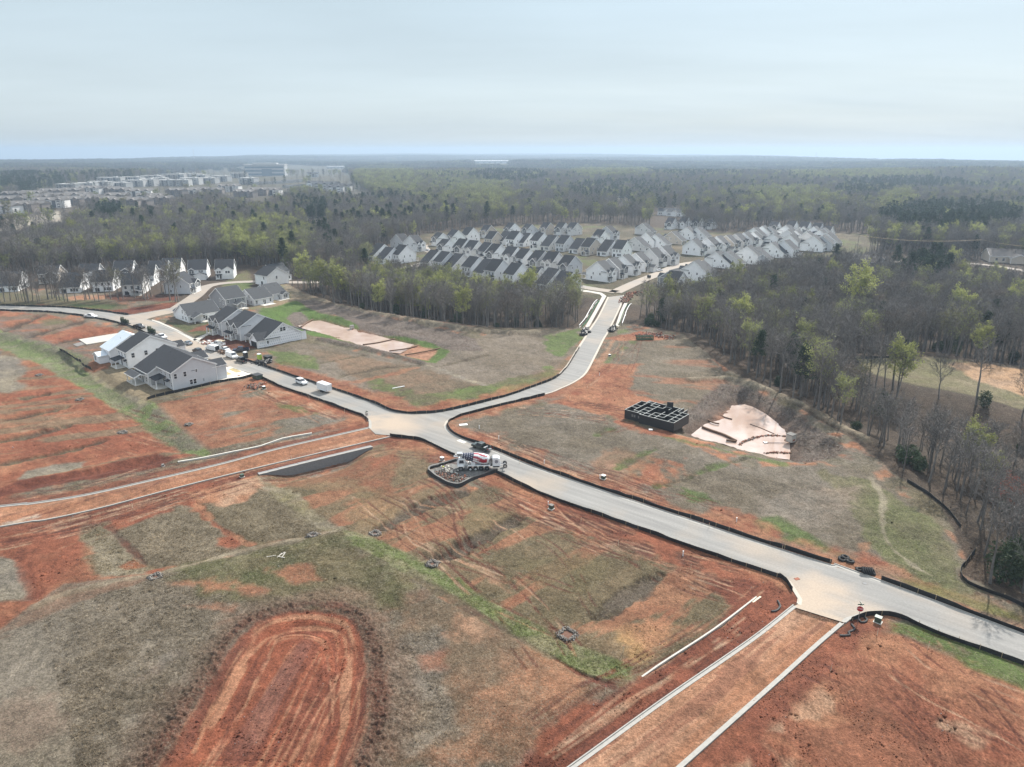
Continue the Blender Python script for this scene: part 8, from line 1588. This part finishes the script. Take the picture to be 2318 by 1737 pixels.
# ------------------------------------------------------------------ far buildings
M_FWHITE = pm('pale_render', (0.38,0.38,0.375), 0.7, 0.06, 0.2, rnd=0.06); M_FBRN = pm('brown_grey_render', (0.19,0.165,0.15), 0.8, 0.08, 0.2, rnd=0.1); M_FDARK = pm('dark_bay', (0.10,0.105,0.12), 0.7, 0.1, 0.3); M_FROOF = pm('taupe_roof', (0.14,0.128,0.12), 0.9, 0.1, 0.2, rnd=0.12); M_FFLAT = pm('pale_flat_roof', (0.40,0.395,0.385), 0.8, 0.06, 0.1); M_FGLASS = pm('office_glass', (0.11,0.15,0.19), 0.2, 0.1, 0.1)
def apartment(px, w, d, h, rz, wall, roof, label, group, pitched=True, name='apartment_building'):
    p = on(*px); r = empty(name, (p.x, p.y, p.z - 0.3), R(rz), label, 'apartment building', group); m = MB(); m.box((0, 0, 0), (w, d, h), wall); nb = max(2, int(w / 11))
    for i in range(nb): m.box((-w / 2 + (i + 0.5) * w / nb, -d / 2 - 0.8, 0), (w / nb * 0.45, 1.7, h * 0.97), wall)
    m.build('wall', r); m = MB()
    if pitched:
        t = d / 2 * 0.5; m.prism([(-d / 2 - 0.8, h + 0.02), (d / 2 + 0.8, h + 0.02), (0, h + t)], 'x', -w / 2 - 0.6, w / 2 + 0.6, roof)
        for i in range(nb): x = -w / 2 + (i + 0.5) * w / nb; m.faces([(x - w / nb * 0.28, -d / 2 - 1.9, h), (x + w / nb * 0.28, -d / 2 - 1.9, h), (x, -d / 2 - 1.9, h + t * 0.7), (x, 0, h + t * 0.75), (x - w / nb * 0.28, -1, h + 0.3), (x + w / nb * 0.28, -1, h + 0.3)], [(0, 1, 2), (0, 2, 3, 4), (1, 5, 3, 2)], roof)
    else: m.box((0, 0, h), (w + 0.6, d + 0.6, 0.7), roof); m.box((w * 0.2, 0, h + 0.7), (w * 0.15, d * 0.4, 1.6), wall)
    m.build('roof', r)
    for i in range(nb):
        x = -w / 2 + i * w / nb
        if i: b = MB(); b.box((x, -d / 2 - 0.15, 0.6), (w / nb * 0.34, 0.4, h * 0.86), M_FDARK); b.build('balcony_bay', r)
    for z in [k * 3.2 + 1.2 for k in range(int(h / 3.2))]:
        b = MB()
        for i in range(nb): b.box((-w / 2 + (i + 0.5) * w / nb, -d / 2 - 1.68, z), (w / nb * 0.3, 0.1, 1.4), M_FDARK)
        b.build('window', r)
zt = lambda x, y: (x / 2.765, 300 + y / 2.765); G1, G2 = 'pale modern apartment blocks in the west', 'taupe gabled apartment blocks in the west'
for i, (x, y, w) in enumerate(((440,362,70),(540,358,55),(640,352,60),(750,350,70),(850,338,60),(930,335,50),(1040,332,70),(1130,335,60),(1200,325,60),(1300,318,70),(1390,308,60),(700,322,80),(830,312,80),(960,305,80),(1090,298,90),(1200,288,90),(1500,285,60),(1560,325,50),(1000,318,50),(1250,300,60))): apartment(zt(x, y), w * 0.5 + 12, 16, 10.5 + (i % 3), -12 + (i * 29 % 17) - 8, M_FWHITE, M_FFLAT, f'pale modern apartment block with flat roof, {("nearest","middle","farthest")[i % 3]} rows of the western town' if i else 'pale modern apartment block standing at the western end of the flat roofed town', G1, False)
for i, (x, y) in enumerate(((40,505),(140,500),(230,490),(330,470),(450,455),(60,460),(160,452),(270,445),(380,432),(500,430),(580,440),(100,425),(220,415),(340,405),(460,395),(580,385),(690,385),(760,395),(880,400),(800,470),(880,465),(960,440),(1010,450),(1110,400),(1190,395),(1260,392),(1340,392),(1440,370),(1540,405),(1620,395),(1690,392),(640,460),(740,430))): apartment(zt(x, y), 40 - (i % 3) * 4, 14, 9 + (i % 2), -8 + (i * 37 % 23) - 10, M_FBRN if i % 3 else M_WARM, M_FROOF, 'taupe gabled apartment block of the western town in front of the flat roofed ones', G2)
for i, (x, y) in enumerate(((1650,325),(1710,322),(1770,318),(1830,312),(1850,345))):
    p = on(*zt(x, y)); r = empty('garage_row', (p.x, p.y, p.z), R(55), 'long low grey roofed garage row in the western town', 'garage row', 'garage rows of the western town'); m = MB(); m.box((0, 0, 0), (55, 9, 3), M_FWHITE); m.build('wall', r); m = MB(); m.prism([(-5, 3), (5, 3), (0, 5.5)], 'x', -28, 28, M_ROOFG); m.build('roof', r)
for i, (x, y, k) in enumerate(((1960,280,0),(2010,355,1),(2100,375,0),(2150,365,1),(1975,345,0),(2080,350,1))): apartment(zt(x, y), 30, 14, 9.5, 20 - i * 9, M_FWHITE if k else M_LGREY, M_ROOFG, 'grey roofed apartment block at the eastern edge of the western town', 'grey roofed blocks of the western town')
p = on(*zt(1668,272)); r = empty('office_building', (p.x, p.y, p.z), R(3), 'long pale office building with dark window bands above the western town', 'office building'); q = 1.0; w = 82 / FPX * math.hypot(p.x, p.y); h = 22 / FPX * math.hypot(p.x, p.y); m = MB(); m.box((0, 0, 0), (w, w * 0.3, h), M_FWHITE); m.build('wall', r); m = MB(); m.box((0, 0, h), (w * 1.02, w * 0.32, h * 0.05), M_FFLAT); m.box((0, 0, h * 1.05), (w * 0.6, w * 0.15, h * 0.12), M_FWHITE); m.build('roof', r)
for k in range(3): m = MB(); m.box((0, -w * 0.15 - 0.2, h * (0.08 + 0.31 * k)), (w * 0.94, 0.6, h * 0.16), M_FGLASS); m.build('window_band', r)
m = MB(); m.box((w * 0.06, -w * 0.15 - 0.6, h * 0.02), (w * 0.25, 0.8, h * 0.62), M_FGLASS); m.build('glass_front', r)
def big_shed(px, wpx, hpx, label, name='warehouse', dpx=0.6):
    p = on(*px); d = math.hypot(p.x, p.y); w = wpx / FPX * d; h = hpx / FPX * d; r = empty(name, (p.x, p.y, p.z), 0, label, name.replace('_', ' ')); m = MB(); m.box((0, 0, 0), (w, w * dpx, h), M_FWHITE); m.build('wall', r); m = MB(); m.box((0, 0, h), (w * 1.01, w * dpx * 1.01, h * 0.06), M_FBRI); m.build('roof', r); m = MB()
    for i in range(7): m.box((-w * 0.42 + i * w * 0.14, -w * dpx / 2 - 0.3, 0), (w * 0.05, 0.8, h * 0.4), M_FDARK)
    m.build('dock_door', r)
M_FBRI = pm('white_membrane_roof', (0.80,0.78,0.76), 0.6, 0.04, 0.05)
big_shed((1109,369), 88, 4.5, 'huge white roofed warehouse far off near the horizon'); big_shed((768,381), 50, 4, 'low pale commercial building near the western town', 'commercial_building', 0.4); big_shed(zt(930,258), 28, 6, 'pale commercial building at the back of the western town', 'commercial_building', 0.4); big_shed(zt(1100,240), 32, 3, 'low pale building beyond the western town', 'commercial_building', 0.4)
for i, (px, wall, lb) in enumerate((((702,503), M_TAN, 'tan house alone in the western wood'), ((1412,455), M_WOODL, 'orange-tan house in the woods beyond the white houses'), ((1446,458), M_WHITE, 'white house in the woods beside the orange-tan one'), ((1508,487), M_WHITE, 'white building among trees beyond the white houses'), ((1530,489), M_WHITE, 'second white building among trees beyond the white houses'), ((1196,452), M_LGREY, 'grey flat roofed house in the woods beyond the white houses'), ((1960,605), M_GREY, 'low grey roofed house below the far pale street'), ((1845,545), M_WARM, 'beige house behind the eastern end of the white houses'))):
    p = on(*px); h_ = House('house', wall, M_FROOF if i in (0, 6) else M_ROOFG); h_.vol(-9, 9, -6, 6, 4.5, pitch=28); h_.vol(-3, 4, -8.5, 0, 4.2, pitch=30, ridge='y'); [h_.win('-y', u, 1.2, -6.0, 1.2, 1.6) for u in (-7, -5, 6)]; h_.root.location = p; h_.root.rotation_euler = (0, 0, R(20 - i * 13)); tag(h_.root, lb, 'house'); h_.done()
p = on(2296,592); h_ = House('farm_house', M_TAN, M_FROOF); h_.vol(-17, 17, -9, 9, 4.0, pitch=24); h_.vol(-6, 4, -13, 0, 3.6, pitch=24, ridge='y'); [h_.win('-y', u, 1.2, -9.0, 1.4, 1.6) for u in (-13, -9, 8, 13)]; h_.root.location = p; h_.root.rotation_euler = (0, 0, R(-18)); tag(h_.root, 'broad brown roofed house at the right edge beyond the pale street', 'house'); h_.done()
def tower(px, hpx, label):
    p = on(*px); d = math.hypot(p.x, p.y); h = min(hpx / FPX * d, 100 - p.z); r = empty('radio_mast', (p.x, p.y, p.z), 0, label, 'radio mast', 'radio masts on the horizon'); m = MB(); w = h * 0.035
    for k in range(3): a = k * 2.094; m.tube((math.cos(a) * w, math.sin(a) * w, 0), (math.cos(a) * w * 0.4, math.sin(a) * w * 0.4, h), 0.35, M_STEEL, n=4)
    for i in range(12):
        z = h * i / 12; s_ = w * (1 - 0.6 * i / 12)
        for k in range(3): a, b = k * 2.094, (k + 1) * 2.094; m.tube((math.cos(a) * s_, math.sin(a) * s_, z), (math.cos(b) * s_ * 0.95, math.sin(b) * s_ * 0.95, z + h / 12), 0.2, M_STEEL, n=3)
    m.build('lattice', r); m = MB()
    for k in range(6): a = k * 1.047; m.box((math.cos(a) * 2.2, math.sin(a) * 2.2, h * 0.94), (0.5, 0.5, 3.2), M_TRIM)
    m.build('antenna', r)
tower((441,366), 26, 'radio mast on the horizon above the western town'); tower((1846,365), 18, 'radio mast on the horizon on the right')
def pole(px, h, label):
    p = gp(*px); r = empty('utility_pole', p, R(70), label, 'utility pole', 'utility poles of the far line'); m = MB(); m.tube((0, 0, 0), (0, 0, h), 0.2, M_BARK, 0.13, n=6); m.build('post', r); m = MB(); m.box((0, 0, h - 0.9), (2.8, 0.14, 0.16), M_BARK); m.build('crossarm', r); return Vector((p.x, p.y, p.z + h - 0.75))
pa, pb, pc = pole((1938,580), 15, 'utility pole where the white houses end'), pole((2212,596), 16, 'utility pole beyond the far pale street'), pole((2420,615), 16, 'utility pole past the right edge')
for k in (-1.2, 0, 1.2):
    m = MB()
    for a, b in ((pa, pb), (pb, pc)):
        L_ = [a.lerp(b, t / 14) + Vector((0, k, -2.2 * 4 * (t / 14) * (1 - t / 14))) for t in range(15)]
        for u, v in zip(L_, L_[1:]): m.tube(u, v, 0.035, M_STAKE, n=3, caps=False)
    tag(m.build('power_line'), 'pale power line strung between the far utility poles', 'power line', 'wires of the far power line')
# ------------------------------------------------------------------ the air
HAZE_D = 1.75e-4
def haze():
    lo = float(min(GH.min(), wz.min())) - 1.0; hi = 118.0; s = 17100.0; m = MB(); m.box((0, 0, lo), (2 * s, 2 * s, hi - lo), bpy.data.materials.new('haze_air')); o = m.build('haze'); mt = o.data.materials[0]; mt.use_nodes = True; nt = mt.node_tree; nt.nodes.clear(); out = nt.nodes.new('ShaderNodeOutputMaterial'); v = nt.nodes.new('ShaderNodeVolumePrincipled'); v.inputs['Color'].default_value = (0.49, 0.625, 0.785, 1); v.inputs['Density'].default_value = HAZE_D; v.inputs['Anisotropy'].default_value = 0.25; nt.links.new(v.outputs[0], out.inputs['Volume']); tag(o, 'thin blue haze over the whole country', kind='stuff')
haze()

_sm = MB(); _sm.box((0, 0, -0.2), (0.07, 0.05, 1.5), M_WOODL); _sm.box((0, 0, 1.2), (0.075, 0.055, 0.12), M_SIGNR); _sk = _sm.mesh('survey_stake')
for px in ((1176,1050),(1462,1132),(1563,1290),(1400,1235),(1315,1180),(1208,1128),(865,905),(842,890),(780,935),(700,905),(1060,950),(1290,905),(1330,880),(1605,1195),(1770,1245),(1985,1440),(2100,1470),(1880,1520),(1370,1565),(1410,1480),(660,1040),(500,1110),(300,1150)):
    p = gp(*px); o = link('survey_stake', _sk); o.location = p; o.rotation_euler = (0.05 * math.sin(px[0]), 0.05 * math.cos(px[1]), px[0]); tag(o, 'thin pale survey stake with a red tip on the lot verges', 'stake', 'survey stakes on the lot verges')
print('objects', len(bpy.data.objects), 'meshes', len(bpy.data.meshes))
